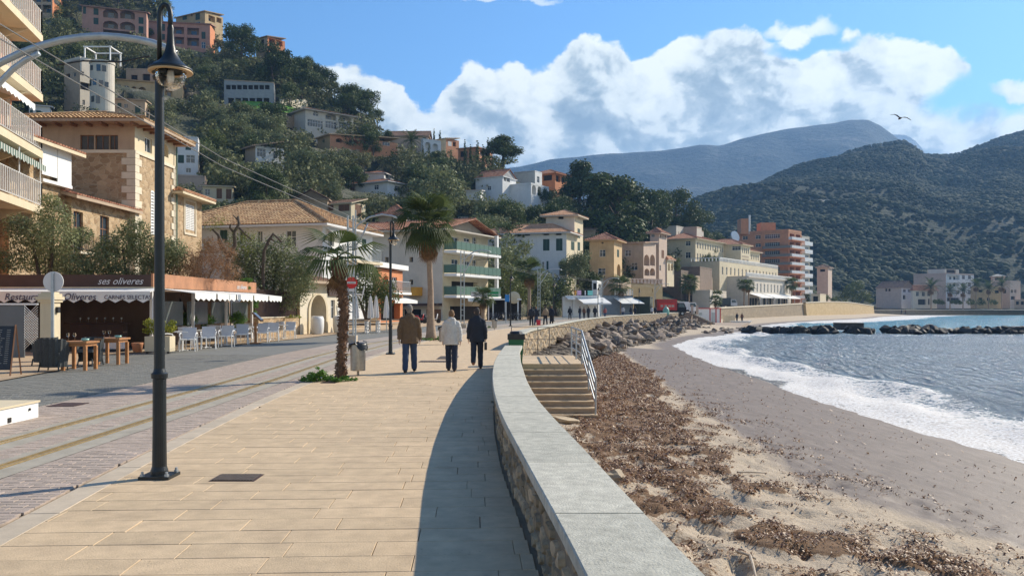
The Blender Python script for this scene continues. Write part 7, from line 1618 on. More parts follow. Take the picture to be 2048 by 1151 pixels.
# the near arm, its mast just outside the left edge of the frame
D = 12.4; r = thing('tram_mast', 'big pale curved tram arm sweeping in from the left edge above the street', 'mast', (PX(-75, D), D, 0)); q = MB()
def s2(x, y, dd=0): return Vector((PX(x, D), D+dd, PZ(y, D)))
q.tube([s2(-75, 190), s2(-40, 152), s2(0, 126), s2(42, 106), s2(83, 91), s2(125, 80), s2(167, 74), s2(205, 72), s2(236, 74), s2(275, 79), s2(306, 86), s2(335, 97), s2(352, 108)], .052, 12); q.build('curved_arm', M['steel'], r, smooth=True)
q = MB(); q.tube([s2(-75, 300), s2(-35, 215), s2(0, 165), s2(25, 139), s2(50, 121), s2(78, 106)], .042, 10); q.build('arm_brace', M['steel'], r, smooth=True)
q = MB()
for s_ in (-.13, .13): q.bb(PX(-75, D)+s_-.035, PX(-75, D)+s_+.035, D-.05, D+.05, 0, 6.1)
q.build('lattice_post', M['steel'], r); q = MB(); q.tube([s2(355, 98), s2(350, 114)], .02, 6); q.tube([s2(343, 108), s2(350, 116)], .03, 6); q.tube([s2(115, 130), s2(165, 122), s2(240, 124), s2(300, 112)], .012, 5); q.build('wire_hanger', M['blackmetal'], r)
mast(701, 41, 'tram mast on a concrete foot just behind the red no entry sign'); mast(925, 67, 'tram mast rising behind the white jacketed walker'); mast(1078, 100, 'tram mast beside the slim browning palm', arm=2.4); mast(1204, 133, 'tram mast in front of the white shop', arm=2.4, block=False); mast(1310, 165, 'tram mast in front of the ochre stone block', arm=2.6, block=False); mast(1621, 262, 'tram mast at the far end of the promenade', arm=2.8, block=False)
wr = thing('tram_wires', 'pair of overhead tram wires slanting from the top left down across the rooftops', 'wires', (-5.9, 12, 5))
for dx, dz in ((0, 0), (.0, -.17)):
    q = MB(); q.tube([(-5.95+dx, 4, 5.05+dz), (-5.9+dx, 9.8, 4.95+dz), (-5.9+dx, 17.4, 4.72+dz), (-5.9+dx, 24, 4.85+dz), (-6.1+dx, 33, 5.1+dz), (-6.0+dx, 41, 5.35+dz), (-4.6, 54, 5.15+dz), (-2.0, 67, 5.3+dz), (1.5, 83, 5.1+dz), (5.4, 100, 5.3+dz), (16.5, 133, 5.3+dz), (30, 165, 5.3+dz)], .009, 5); q.build('wire', mat('wire_grey', (.16, .16, .16), .6), wr)
# ---- signs
def signs():
    D = 40; x = PX(711, D); r = thing('no_entry_sign', 'round red no entry sign on a pale pole beside the tram mast', 'road sign', (x, D, 0)); q = MB(); q.tube([(x, D, 0), (x, D, 6.2)], .035, 8); q.build('pole', M['steel'], r)
    cx_, cz = PX(703.5, D), PZ(565, D); q = MB(); q.tube([(cx_, D-.07, cz), (cx_, D-.05, cz)], .275, 32); p = q.build('sign_plate', mat('sign_red', (.62, .01, .008), .4, .05), r); q = MB(); q.bb(cx_-.20, cx_+.20, D-.082, D-.071, cz-.05, cz+.05); b = q.build('white_bar', M['white'], p); text_on(b, 'ACCESO', (cx_-.17, D-.084, cz-.033), (1, 0, 0), (0, 0, 1), .085, M['blackmetal'])
    q = MB(); q.bb(cx_-.13, cx_+.14, D-.07, D-.055, PZ(583, D), PZ(577, D)); q.build('sub_plate', M['greywhite'], r)
    D = 24.5; x = PX(108, D); r = thing('road_sign', 'back of a round grey road sign behind the cream pillar', 'road sign', (x, D, 0)); q = MB(); q.bb(x-.035, x+.035, D-.10, D-.05, 0, PZ(545, D)); q.build('pole', M['steel'], r); q = MB(); q.tube([(x, D-.045, PZ(563, D)), (x, D-.02, PZ(563, D))], .29, 28); q.build('sign_plate', M['greywhite'], r)
    D = 57; r = thing('banner_pole', 'tilted pale pole leaning in the trees above the closed parasols', 'pole', (PX(722, D), D, 0)); q = MB(); q.tube([P(722, 602, D), P(729, 572, D)], .04, 6); q.tube([P(688, 586, D), P(722, 589, D)], .05, 6); q.build('pole', M['greywhite'], r)
signs()
# ---- bins
def steel_bin(px, D, label, s_=1.):
    x = PX(px, D); r = thing('litter_bin', label, 'bin', (x, D, 0)); q = MB(); q.lathe([(.18, .12), (.185, .14), (.19, .76), (.195, .78)], (x, D, 0), 20); q.build('drum', M['bin_metal'], r, smooth=False); q = MB()
    for s_ in (-1, 1): q.tube([(x+s_*.21, D, .70), (x+s_*.21, D, .83), (x+s_*.12, D, .85)], .016, 6)
    q.tube([(x, D+.0, 0), (x, D, .13)], .03, 6); q.build('bracket_post', M['bin_metal'], r); q = MB(); R_ = random.Random(px)
    n = 18; ring = []
    for zz, rad in ((.785, .15), (.80, .20), (.76, .225), (.64, .235)):
        ring.append([(x+(rad+R_.uniform(-.01, .015))*cos(2*pi*i/n), D+(rad+R_.uniform(-.01, .015))*sin(2*pi*i/n), zz-(.0 if rad < .23 else .10*(sin(i*.9)+sin(i*2.3)*.5)-.06)) for i in range(n)])
    vs = [p for a in ring for p in a]; q.add(vs, [(k*n+i, k*n+(i+1) % n, (k+1)*n+(i+1) % n, (k+1)*n+i) for k in range(3) for i in range(n)]); q.build('bin_bag', M['bag'], r, smooth=True)
steel_bin(716, 21.0, 'stainless steel litter bin with a black bag right of the fibrous palm'); steel_bin(886, 38, 'litter bin with a black bag half hidden behind the white jacket'); steel_bin(989, 62, 'small litter bin right of the small yellow palm')
# ---- covers in the paving
def grating(px0, px1, py0, py1, lb, m=None, slots=True, z=.0045):
    yb, yt = GD(py1), GD(py0); x0, x1 = PX(px0, yb), PX(px1, yb); r = thing('drain_cover', lb, 'drain cover', ((x0+x1)/2, yb, 0)); q = MB(); q.bb(x0, x1, yb, yt, -.01, z); q.build('frame', m or M['fascia'], r)
    if slots:
        q = MB(); n = 14
        for i in range(n): x = x0+.02+(x1-x0-.04)*(i+.15)/n; q.bb(x, x+(x1-x0)/n*.6, yb+.02, yt-.02, z+.001, z+.008)
        tag(q.build('bars', mat('cast_iron', (.085, .065, .05), .6, .3, 20), r), kind='stuff')
grating(417, 508, 948, 962, 'dark slotted drain cover in the tan paving right of the near lamp post'); grating(872, 912, 712, 718, 'drain cover in the paving behind the white jacketed walker'); grating(836, 905, 721, 724, 'long narrow drain cover behind the walkers'); grating(640, 670, 759, 766, 'brown edging plate right of the fibrous palm bed', slots=False); grating(92, 148, 805, 812, 'rust brown cover at the edge of the grey road near the white box', M['fascia'], False)
grating(330, 400, 717, 719, 'thin dark rectangular patch in the grey road left of the rails', M['road_joint'], False, .001)  # thin dark rectangle laid flat on the road
q = MB(); z = .26; x0, x1, y0, y1 = -9.2, -7.27, 7.5, 13.1; q.bb(x0, x1, y0, y1, .0, z-.03); r = thing('white_platform', 'low white box platform cut by the left frame edge beside the tracks', 'platform', (-8.2, 10, 0)); q.build('body', M['white'], r); q = MB(); q.bb(x0-.02, x1+.02, y0-.02, y1+.02, z-.029, z); q.build('lid', M['cream'], r); q = MB(); q.bb(x1+.001, x1+.012, 12.3, 12.38, .02, .09); q.build('notch', M['void'], r); q = MB(); q.tube([(x1, 12.85, .15), (x1+.02, 12.85, .15)], .02, 8); q.build('lock', M['blackmetal'], r)

# ================================================================ the restaurant
def restaurant():
    r = thing('restaurant', 'restaurant with brown sign fascia and white lettered awnings behind the wooden tables', 'restaurant', (-13.5, 32, 0)); X0, Y0, Y1 = -13.5, 32., 44.8; z0, z1 = 2.40, 2.88
    q = MB(); q.bb(-26, X0, Y0-.08, Y0, z0, z1); ff = q.build('fascia', M['fascia'], r); q = MB(); q.bb(X0+.001, X0+.08, Y0-.08, Y1, z0, z1+.05); fs = q.build('fascia', M['fascia_sunlit'], r)
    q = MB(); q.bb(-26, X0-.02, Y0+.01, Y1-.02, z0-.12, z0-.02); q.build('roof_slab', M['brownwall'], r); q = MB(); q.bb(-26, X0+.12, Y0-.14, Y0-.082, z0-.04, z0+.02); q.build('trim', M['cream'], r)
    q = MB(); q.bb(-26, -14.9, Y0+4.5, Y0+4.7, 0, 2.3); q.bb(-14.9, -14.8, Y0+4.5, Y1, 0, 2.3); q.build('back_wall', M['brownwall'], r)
    q = MB(); q.bb(-26, -14.3, Y0-.4, Y0+4.4, .021, .04); q.build('shaded_floor', M['road_joint'], r)  # dark sheet stands in for the shade inside the open front
    F_ = Facade(r, (-26, Y0-.1), (X0, Y0-.1), 0, 3, M['fascia']); t = awning_mb(F_, .3, F_.L+.38, z0-.03, .13, .95, .36); aw = t.build('awning', M['awning'], r); ya = Y0-.1-.95-.035; zt = 1.93
    ink = mat('lettering_ink', (.06, .05, .10), .6)
    text_on(aw, 'Restaurant ses Oliveres', (PX(8, ya), ya, zt), (1, 0, 0), (0, 0, 1), .345, ink, shear=.25, sp=1.0); text_on(aw, 'CARNES SELECTAS', (PX(208, ya), ya, zt+.03), (1, 0, 0), (0, 0, 1), .205, ink)
    text_on(ff, 'ses oliveres', (PX(197, Y0), Y0-.09, 2.52), (1, 0, 0), (0, 0, 1), .36, M['greywhite'], shear=.4)
    S_ = Facade(r, (X0+.09, Y0+.4), (X0+.09, Y1), 0, 3, M['fascia']); n = 5
    for i in range(n): a = S_.L*i/n+.08; b = S_.L*(i+1)/n-.08; awning_mb(S_, a, b, z0-.03, .16, 1.35, .26).build('awning', M['awning'], r)
    text_on(fs, 'ses oliveres', (X0+.09, Y0+9.6, 2.55), (0, 1, 0), (0, 0, 1), .32, M['greywhite'], shear=.4)
    for x, y in ((-13.6, 32.2), (-13.6, 36.4), (-13.6, 40.6), (-13.6, 44.6), (-17.5, 32.2)): q = MB(); q.bb(x-.05, x+.05, y-.05, y+.05, 0, z0-.12); q.build('post', M['greywhite'], r)
    for i in range(4): q = MB(); q.bb(-13.75, -13.72, 33.2+i*2.9, 35.6+i*2.9, .9, 1.9); q.build('glass_screen', mat('clear_screen', (.10, .12, .12), .1, spec=.6), r)
    # furniture seen in the dark inside
    q = MB(); q.bb(-17.8, -15.4, 33.9, 34.5, 1.0, 1.06); q.bb(-17.6, -15.5, 34.0, 34.4, .04, .99); tag(q.build('serving_counter', M['fascia']), 'dark serving counter inside the restaurant under the awning', 'counter')
    for i in range(6):
        q = MB(); x = -17.3+i*.33; q.lathe([(.035, 1.065), (.004, 1.07), (.004, 1.15), (.04, 1.19), (.035, 1.25)], (x, 34.2, 0), 8, cap=False); tag(q.build('wine_glass', M['steel']), 'small glass standing in a row on the dark serving counter', 'glass', 'glasses on the serving counter')
    q = MB(); q.bb(PX(208, 31.8), PX(250, 31.8), 31.6, 31.9, .12, .55); tag(q.build('planter', M['greywhite']), 'long weathered white planter box in the restaurant shade', 'planter')
    q = MB(); q.lathe([(.15, .03), (.2, .3), (.22, .36), (.19, .36)], (PX(275, 31.4), 31.4, 0), 14); tag(q.build('clay_pot', M['terra'], smooth=True), 'terracotta pot in the shade beside the pale planter box', 'pot')
    pb = thing('planter', 'pale boxy planter on wheels holding the yellow flowers', 'planter', (PX(320, 30.8), 30.8, 0)); x = PX(320, 30.8); q = MB(); q.bb(x-.45, x+.45, 30.55, 31.05, .08, .62); q.build('box', M['cream'], pb)
    for s_ in (-.38, .38): q = MB(); q.tube([(x+s_, 30.58, .05), (x+s_, 30.62, .05)], .05, 8); q.build('wheel', M['blackmetal'], pb)
restaurant()
def pillar():
    D = 26; x0, x1 = PX(80, D), PX(106, D); r = thing('gate_pillar', 'square cream gate pillar with a moulded cap in front of the restaurant', 'pillar', (x0, D, 0)); zt = PZ(604, D); q = MB(); q.bb(x0, x1, D, D+.42, 0, zt); q.build('shaft', M['cream'], r)
    q = MB()
    for a, z_0, z_1 in ((.05, zt, zt+.08), (.09, zt+.081, zt+.17), (.04, zt+.171, zt+.26), (-.02, zt+.261, zt+.31)): q.bb(x0-a, x1+a, D-a, D+.42+a, z_0, z_1)
    q.build('cap', M['cream'], r); q = MB(); q.bb(x1, x1+.08, D+.15, D+.27, 1.5, 1.68); q.build('wall_light', M['blackmetal'], r)
pillar()
def trellis():
    D = 28; x0, x1 = PX(-60, D), PX(76, D); r = thing('trellis', 'grey screen with a strip of white diamond lattice left of the cream pillar', 'trellis', (x0, D, 0)); q = MB(); q.bb(x0, PX(48, D), D+.03, D+.06, .0, 1.72); q.build('screen', mat('grey_screen', (.13, .15, .16), .7), r)
    q = MB(); a0, a1 = PX(48, D), PX(76, D); s_ = .085; z = .3
    k = -22
    for k in range(-24, 26):
        for sg in (1, -1):
            # clipped diagonal laths
            xs = a0; zs_ = 1.05+k*s_; xe = a1; ze = zs_+sg*(a1-a0)
            if min(zs_, ze) < .25 or max(zs_, ze) > 1.78: continue
            q.tube([(xs, D+(.0 if sg > 0 else .012), zs_), (xe, D+(.0 if sg > 0 else .012), ze)], .008, 4, False)
    q.bb(x0, a1, D-.01, D+.02, 1.74, 1.80); tag(q.build('lattice', M['white'], r), kind='stuff')
trellis()
def blackboard():
    x, D = -12.35, 20.6; r = thing('menu_board', 'black chalk menu board on a wooden A frame at the left edge', 'menu board', (x, D, 0)); w_, h = .46, 1.22; R_ = Matrix.Rotation(.05, 3, 'Z')
    def T(a, b, c): return R_@Vector((a, b, c))+Vector((x-.25, D, 0))
    q = MB(); q.add([T(-w_, 0, .16), T(w_, 0, .16), T(w_, .22, h), T(-w_, .22, h), T(-w_, .02, .16), T(w_, .02, .16), T(w_, .24, h), T(-w_, .24, h)], [(0, 1, 2, 3), (5, 4, 7, 6), (0, 4, 5, 1), (1, 5, 6, 2), (2, 6, 7, 3), (3, 7, 4, 0)]); b = q.build('board', M['bag'], r)
    for s_ in (-1, 1): q = MB(); q.tube([T(s_*(w_+.02), -.02, 0), T(s_*(w_+.02), .24, h+.03)], .022, 4); q.build('leg', M['wood'], r); q = MB(); q.tube([T(s_*(w_+.02), .5, 0), T(s_*(w_+.02), .25, h)], .02, 4); q.build('leg', M['wood'], r)
    q = MB(); R2 = random.Random(3); ck = mat('chalk', (.32, .32, .30), .9)
    for i in range(17):
        t = .1+.8*i/17; z_ = .16+(h-.16)*(1-t); yy = .22*(1-t)-.004; a = -w_+.07
        while a < w_-.28: L = R2.uniform(.03, .10); q.quad(T(a, yy, z_), T(a+L, yy, z_), T(a+L, yy, z_+.012), T(a, yy, z_+.012)); a += L+.015
        q.quad(T(w_-.16, yy, z_), T(w_-.07, yy, z_), T(w_-.07, yy, z_+.012), T(w_-.16, yy, z_+.012))
    tag(q.build('chalk_writing', ck, b), kind='stuff')
blackboard()
def wicker_chair(loc, rz, label, sc=1.):
    r = thing('wicker_armchair', label, 'chair', (0, 0, 0)); q = MB(); n = 22; rows = 8; vs = []
    for j in range(rows+1):
        t = j/rows; z = .10+.70*t
        for i in range(n+1):
            a = -2.05+4.1*i/n; rad = .27+.05*t+.012*cos(i*pi); zz = z if abs(a) < 1.2 else min(z, .10+.70*t*(1-.28*min(1, (abs(a)-1.2)/.85))); vs.append((rad*1.12*sin(a), -rad*cos(a), zz))
    m_ = n+1; q.add(vs, [(j*m_+i, j*m_+i+1, (j+1)*m_+i+1, (j+1)*m_+i) for j in range(rows) for i in range(n)]); q.build('shell', mat('dark_wicker', (.045, .05, .05), .6, .4, 30, .5, 60), r)
    q = MB(); q.bb(-.27, .27, -.25, .24, .38, .46); q.build('seat', MT['dark_wicker'], r)
    for a in (-1, 1):
        for b in (-1, 1): q = MB(); q.tube([(a*.22, b*.2, .2), (a*.25, b*.22, 0)], .02, 6); q.build('leg', MT['dark_wicker'], r)
    r.location = loc; r.rotation_euler = (0, 0, rz); r.scale = (sc,)*3; return r
wicker_chair((-11.93, 22.2, .02), .0, 'dark wicker tub chair between the menu board and the first wooden table', 1.05)
wicker_chair((-12.0, 24.3, .02), 2.9, 'dark wicker chair under the second wooden table'); wicker_chair((-13.3, 24.3, .02), 1.4, 'dark wicker chair half hidden behind the menu board')
def wood_table(x, D, label, w_=.36):
    r = thing('wooden_table', label, 'table', (x, D, .02)); q = MB(); q.bb(x-w_, x+w_, D-.36, D+.36, .73, .78); q.build('table_top', M['teak'], r); q = MB(); q.bb(x-w_+.05, x+w_-.05, D-.30, D+.30, .65, .729); q.build('apron', M['teak'], r)
    for a in (-1, 1):
        for b in (-1, 1): q = MB(); q.bb(x+a*(w_-.07)-.04, x+a*(w_-.07)+.04, D+b*.28-.04, D+b*.28+.04, .02, .649); q.build('leg', M['teak'], r)
wood_table(-11.45, 22.6, 'nearer square wooden table set with glasses on the terrace'); wood_table(-11.65, 24.9, 'farther square wooden table set with a candle bowl on the terrace')
def glassware(x, D, z, kind, label):
    q = MB()
    if kind == 'wine': q.lathe([(.035, z), (.005, z+.008), (.005, z+.10), (.03, z+.125), (.042, z+.16), (.034, z+.21)], (x, D, 0), 12, cap=False); m = MT.get('lamp_glass')
    else: q.lathe([(.05, z), (.09, z+.02), (.10, z+.07), (.085, z+.07), (.06, z+.03), (0, z+.03)], (x, D, 0), 14, cap=False); m = mat('glass_bowl_green', (.25, .45, .40), .2)
    tag(q.build('wine_glass' if kind == 'wine' else 'candle_bowl', m, smooth=True), label, 'glass' if kind == 'wine' else 'bowl')
for x, D, k, lb in ((-11.7, 22.5, 'wine', 'wine glass at the left of the nearer wooden table'), (-11.5, 22.45, 'wine', 'wine glass second from the left on the nearer wooden table'), (-11.2, 22.4, 'bowl', 'green glass bowl at the right of the nearer wooden table'), (-11.85, 24.8, 'wine', 'wine glass at the left of the farther wooden table'), (-11.65, 24.7, 'wine', 'wine glass near the middle of the farther wooden table'), (-11.4, 24.7, 'bowl', 'candle bowl at the right of the farther wooden table')): glassware(x, D, .785, k, lb)
# ---- white chairs and tables of the terrace
def white_chair():
    r = thing('white_armchair', 'white plastic armchair', 'chair', (0, 0, 0)); W_ = M['white']; q = MB(); q.bb(-.24, .24, -.22, .22, .42, .46); q.build('seat', W_, r)
    bk = mat('woven_back', (.50, .51, .54), .7, .1, 40); q = MB(); q.add([Vector(p) for p in ((-.25, -.20, .46), (.25, -.20, .46), (.25, -.29, .88), (-.25, -.29, .88), (-.25, -.23, .46), (.25, -.23, .46), (.25, -.32, .88), (-.25, -.32, .88))], [(0, 1, 2, 3)[::-1], (4, 5, 6, 7), (0, 4, 5, 1)[::-1], (1, 5, 6, 2)[::-1], (2, 6, 7, 3)[::-1], (3, 7, 4, 0)[::-1]]); q.build('backrest', bk, r)
    for a in (-1, 1):
        q = MB(); q.tube([(a*.27, -.29, .66), (a*.29, -.05, .67), (a*.28, .16, .65), (a*.27, .21, .55)], .022, 6); q.build('armrest', W_, r)
        for b in (-1, 1): q = MB(); q.tube([(a*.25, b*.2, .55 if b > 0 else .46), (a*.27, b*.23-(.03 if b < 0 else 0), 0)], .02, 6); q.build('leg', W_, r)
    return r
WC = white_chair(); used = False
ch_ = [(-12.55, 31.6, 2.6), (-11.75, 31.9, .2), (-12.2, 33.1, 2.9), (-11.6, 33.6, .3), (-12.6, 34.6, 2.7), (-11.5, 35.4, .1), (-12.1, 36.2, 3.0), (-12.6, 37.4, 2.5), (-11.55, 37.6, .2), (-11.9, 39.0, 3.0), (-11.3, 39.8, .1), (-12.1, 41.0, 2.7), (-11.3, 41.6, .2), (-11.8, 43.0, 2.9), (-11.1, 44.0, .1), (-11.7, 45.0, 2.8)]
ch_ = [(x-.35, y, a) for x, y, a in ch_]
wl = ['leftmost white armchair of the terrace row, nearest the yellow flowers', 'white armchair with its back to the street, first on the road side', 'white armchair facing the first small white table', 'second white armchair on the road side of the terrace row', 'white armchair in the inner row beside the potted shrub', 'third white armchair on the road side of the terrace row', 'white armchair just left of the menu stand, inner row', 'white armchair behind the menu stand in the inner row', 'white armchair beside the menu stand on the road side', 'white armchair just right of the menu stand', 'white armchair on the road side right of the menu stand', 'white armchair before the low stone wall, inner row', 'white armchair before the low stone wall, road side', 'second white armchair from the right end, inner row', 'last but one white armchair toward the gate arch', 'rightmost white armchair of the row, closest to the gate arch']
for (x, y, a), lb in zip(ch_, wl):
    c = WC if not used else copy_tree(WC); used = True; c.location = (x, y, .02); c.rotation_euler = (0, 0, a+pi+pi/2*(.0)); c['label'] = lb; c['group'] = 'white armchairs on the restaurant terrace'
def small_table(x, y, label):
    r = thing('white_table', label, 'table', (x, y, .02)); q = MB(); q.bb(x-.3, x+.3, y-.3, y+.3, .72, .75); q.build('table_top', M['white'], r); q = MB(); q.tube([(x, y, .05), (x, y, .72)], .03, 8); q.build('pedestal', M['white'], r); q = MB(); q.bb(x-.2, x+.2, y-.03, y+.03, .02, .05); q.bb(x-.03, x+.03, y-.2, y+.2, .02, .051); q.build('foot', M['white'], r)
for x, y, lb in ((-12.4, 32.4, 'small white square table, first in the terrace row'), (-12.3, 34.6, 'small white square table, second in the terrace row'), (-12.2, 36.8, 'small white square table left of the menu stand'), (-12.1, 40.0, 'small white square table right of the menu stand'), (-11.9, 42.4, 'small white square table before the low stone wall'), (-11.8, 44.4, 'small white square table nearest the gate arch')): small_table(x-.1, y, lb)
def menu_stand():
    D = 38.5; x = PX(511, D); r = thing('menu_stand', 'orange wooden menu lectern on a foot among the white chairs', 'stand', (x, D, .02)); q = MB(); q.bb(x-.05, x+.05, D-.05, D+.05, .06, 1.0); q.build('post', M['teak'], r); q = MB(); q.bb(x-.22, x+.22, D-.16, D+.16, .02, .06); q.build('foot', M['teak'], r)
    q = MB(); q.box((x+.1, D, 1.22), (.55, .4, .06), M=Matrix.Rotation(.75, 3, 'Y')); q.build('desk', M['wood'], r); q = MB(); q.box((x+.128, D, 1.25), (.46, .34, .01), M=Matrix.Rotation(.75, 3, 'Y')); q.build('menu_sheet', M['greywhite'], r)
menu_stand()
# ---- parasols and white benches of the bar
def parasol(px, D, label):
    x = PX(px, D); r = thing('closed_parasol', label, 'parasol', (x, D, 0)); q = MB(); n = 14; pr = [(.02, 2.38), (.06, 2.3), (.10, 2.0), (.15, 1.5), (.18, 1.05), (.17, .92)]; vs = []
    for rad, z in pr:
        for i in range(n): k = 1+.22*(1 if i % 2 else -1); a = 2*pi*i/n; vs.append((x+rad*k*cos(a), D+rad*k*sin(a), z))
    q.add(vs, [(j*n+i, j*n+(i+1) % n, (j+1)*n+(i+1) % n, (j+1)*n+i) for j in range(len(pr)-1) for i in range(n)]); q.build('canopy', M['greywhite'], r); q = MB(); q.tube([(x, D, 0), (x, D, 2.42)], .03, 8); q.build('pole', M['steel'], r)
for px, D, lb in ((712, 54, 'closed pale parasol beside the no entry sign pole, leftmost of four'), (741, 56, 'closed pale parasol, second of four outside the bar'), (752, 57, 'closed pale parasol touching its left neighbour outside the bar'), (773, 56, 'closed pale parasol just left of the black street lamp')): parasol(px, D, lb)
def frame_bench(px, D, label):
    x = PX(px, D); r = thing('white_bench_table', label, 'table', (x, D, 0)); q = MB(); q.bb(x-.5, x+.5, D-.3, D+.3, .76, .82); q.build('table_top', M['tan'], r)
    for s_ in (-1, 1):
        q = MB(); X_ = x+s_*.42
        for y in (D-.28, D+.28): q.bb(X_-.03, X_+.03, y-.03, y+.03, 0, .759)
        for z in (.1, .3, .5, .7): q.bb(X_-.02, X_+.02, D-.25, D+.25, z-.02, z+.02)
        q.build('leg_frame', M['white'], r)
for px, D, lb in ((722, 53, 'white framed table outside the bar, nearest the no entry sign'), (745, 54, 'white framed table in the middle outside the bar'), (768, 55, 'white framed table outside the bar, left of the black lamp'), (793, 57, 'white framed table right of the black street lamp')): frame_bench(px, D, lb)
q = MB(); D = 52; q.bb(PX(684, D), PX(696, D), D, D+.06, .1, 1.6); tag(q.build('chalkboard', M['bag']), 'tall dark chalkboard standing left of the tram mast', 'board')
# ---- beach cabin, stairs and jetty
def jetty():
    D = 158; r = thing('beach_stair', 'brown stone stair block going down to the beach beside the white cabin', 'steps', (PX(1378, D), D, -1.6)); q = MB(); q.prism([(PX(1360, 153), 153), (PX(1425, 158), 154), (PX(1425, 158), 160), (PX(1365, 160), 160)], -2.2, -1.6); q.prism([(PX(1360, 153), 153), (PX(1383, 153), 154), (PX(1390, 160), 162), (PX(1362, 162), 163)], -1.6, .55); q.build('stair_block', M['brownwall'], r)
    for i in range(10): q = MB(); px = 1380+i*4.4; z_ = .25-.19*i; q.bb(PX(px, D), PX(px+5.2, D), 154.5, 157.5, z_-.19, z_); q.build('tread', M['quoin'], r); 
    q = MB(); q.add([(PX(1379, D), 154.3, .2), (PX(1424, D), 154.3, -1.7), (PX(1424, D), 154.3, -2.2), (PX(1379, D), 154.3, -2.2), (PX(1379, D), 154.48, .2), (PX(1424, D), 154.48, -1.7), (PX(1424, D), 154.48, -2.2), (PX(1379, D), 154.48, -2.2)], [(3, 2, 1, 0), (0, 1, 5, 4)]); q.build('side_wall', M['brownwall'], r)
    for px in (1378, 1388): q = MB(); q.bb(PX(px, D)-.18, PX(px, D)+.18, 155, 155.4, .2, 1.9); q.build('gate_post', M['rose'], r)
    D = 163; c = thing('beach_cabin', 'white beach cabin with red corner trims below the promenade', 'cabin', (PX(1415, D), D, -1.5)); red = mat('red_trim', (.5, .03, .03), .5); x0, x1, z1 = PX(1393, D), PX(1441, D), PZ(617, D)
    q = MB(); q.bb(x0, x1, D, D+3, -1.8, z1); q.build('walls', M['white'], c); q = MB(); q.bb(x0-.15, x1+.15, D-.15, D+3.1, z1, z1+.15); q.build('roof_edge', red, c)
    for px in (1420, 1432, 1440.5): q = MB(); q.bb(PX(px, D)-.1, PX(px, D)+.1, D-.05, D-.003, -1.6, z1-.01); q.build('corner_trim', red, c)
    for a, b in ((1423, 1430), (1398, 1404)): q = MB(); q.bb(PX(a, D), PX(b, D), D-.04, D-.004, .0 if a < 1420 else -1.4, .5); q.build('shutter', M['steel'], c)
    D = 150; p = thing('concrete_ramp', 'grey concrete ramp ending at the water below the cabin', 'ramp', (PX(1440, D), D, -1.9)); q = MB(); q.add([(PX(1385, 146), 146, -1.75), (PX(1480, 146), 146, -1.85), (PX(1497, 152), 152, -1.2), (PX(1430, 156), 156, -1.3), (PX(1385, 146), 146, -2.4), (PX(1480, 146), 146, -2.4), (PX(1497, 152), 152, -2.4), (PX(1430, 156), 156, -2.4)], [(0, 1, 2, 3), (0, 4, 5, 1), (1, 5, 6, 2)]); q.build('slab', M['step'], p)
    q = MB(); D = 165; q.bb(PX(1446, D), PX(1470, D), D, D+.2, -1.8, -.1); tag(q.build('board_fence', M['cream']), 'pale board fence on the sand right of the beach cabin', 'fence')
    D = 156; b = thing('boat_rack', 'small white boat shaped rack at the waterline beside two standing people', 'boat', (PX(1482, D), D, -1.4)); q = MB(); x = PX(1480, D); q.add([(x-1.8, D-.6, -1.0), (x+1.6, D-.6, -1.0), (x+2.3, D, -.9), (x+1.6, D+.6, -1.0), (x-1.8, D+.6, -1.0), (x-1.5, D-.3, -1.5), (x+1.4, D-.3, -1.5), (x+1.7, D, -1.5), (x+1.4, D+.3, -1.5), (x-1.5, D+.3, -1.5)], [(0, 5, 6, 1), (1, 6, 7, 2), (2, 7, 8, 3), (3, 8, 9, 4), (4, 9, 5, 0), (5, 9, 8, 7, 6), (0, 1, 2, 3, 4)]); q.build('hull', M['white'], b)
jetty()
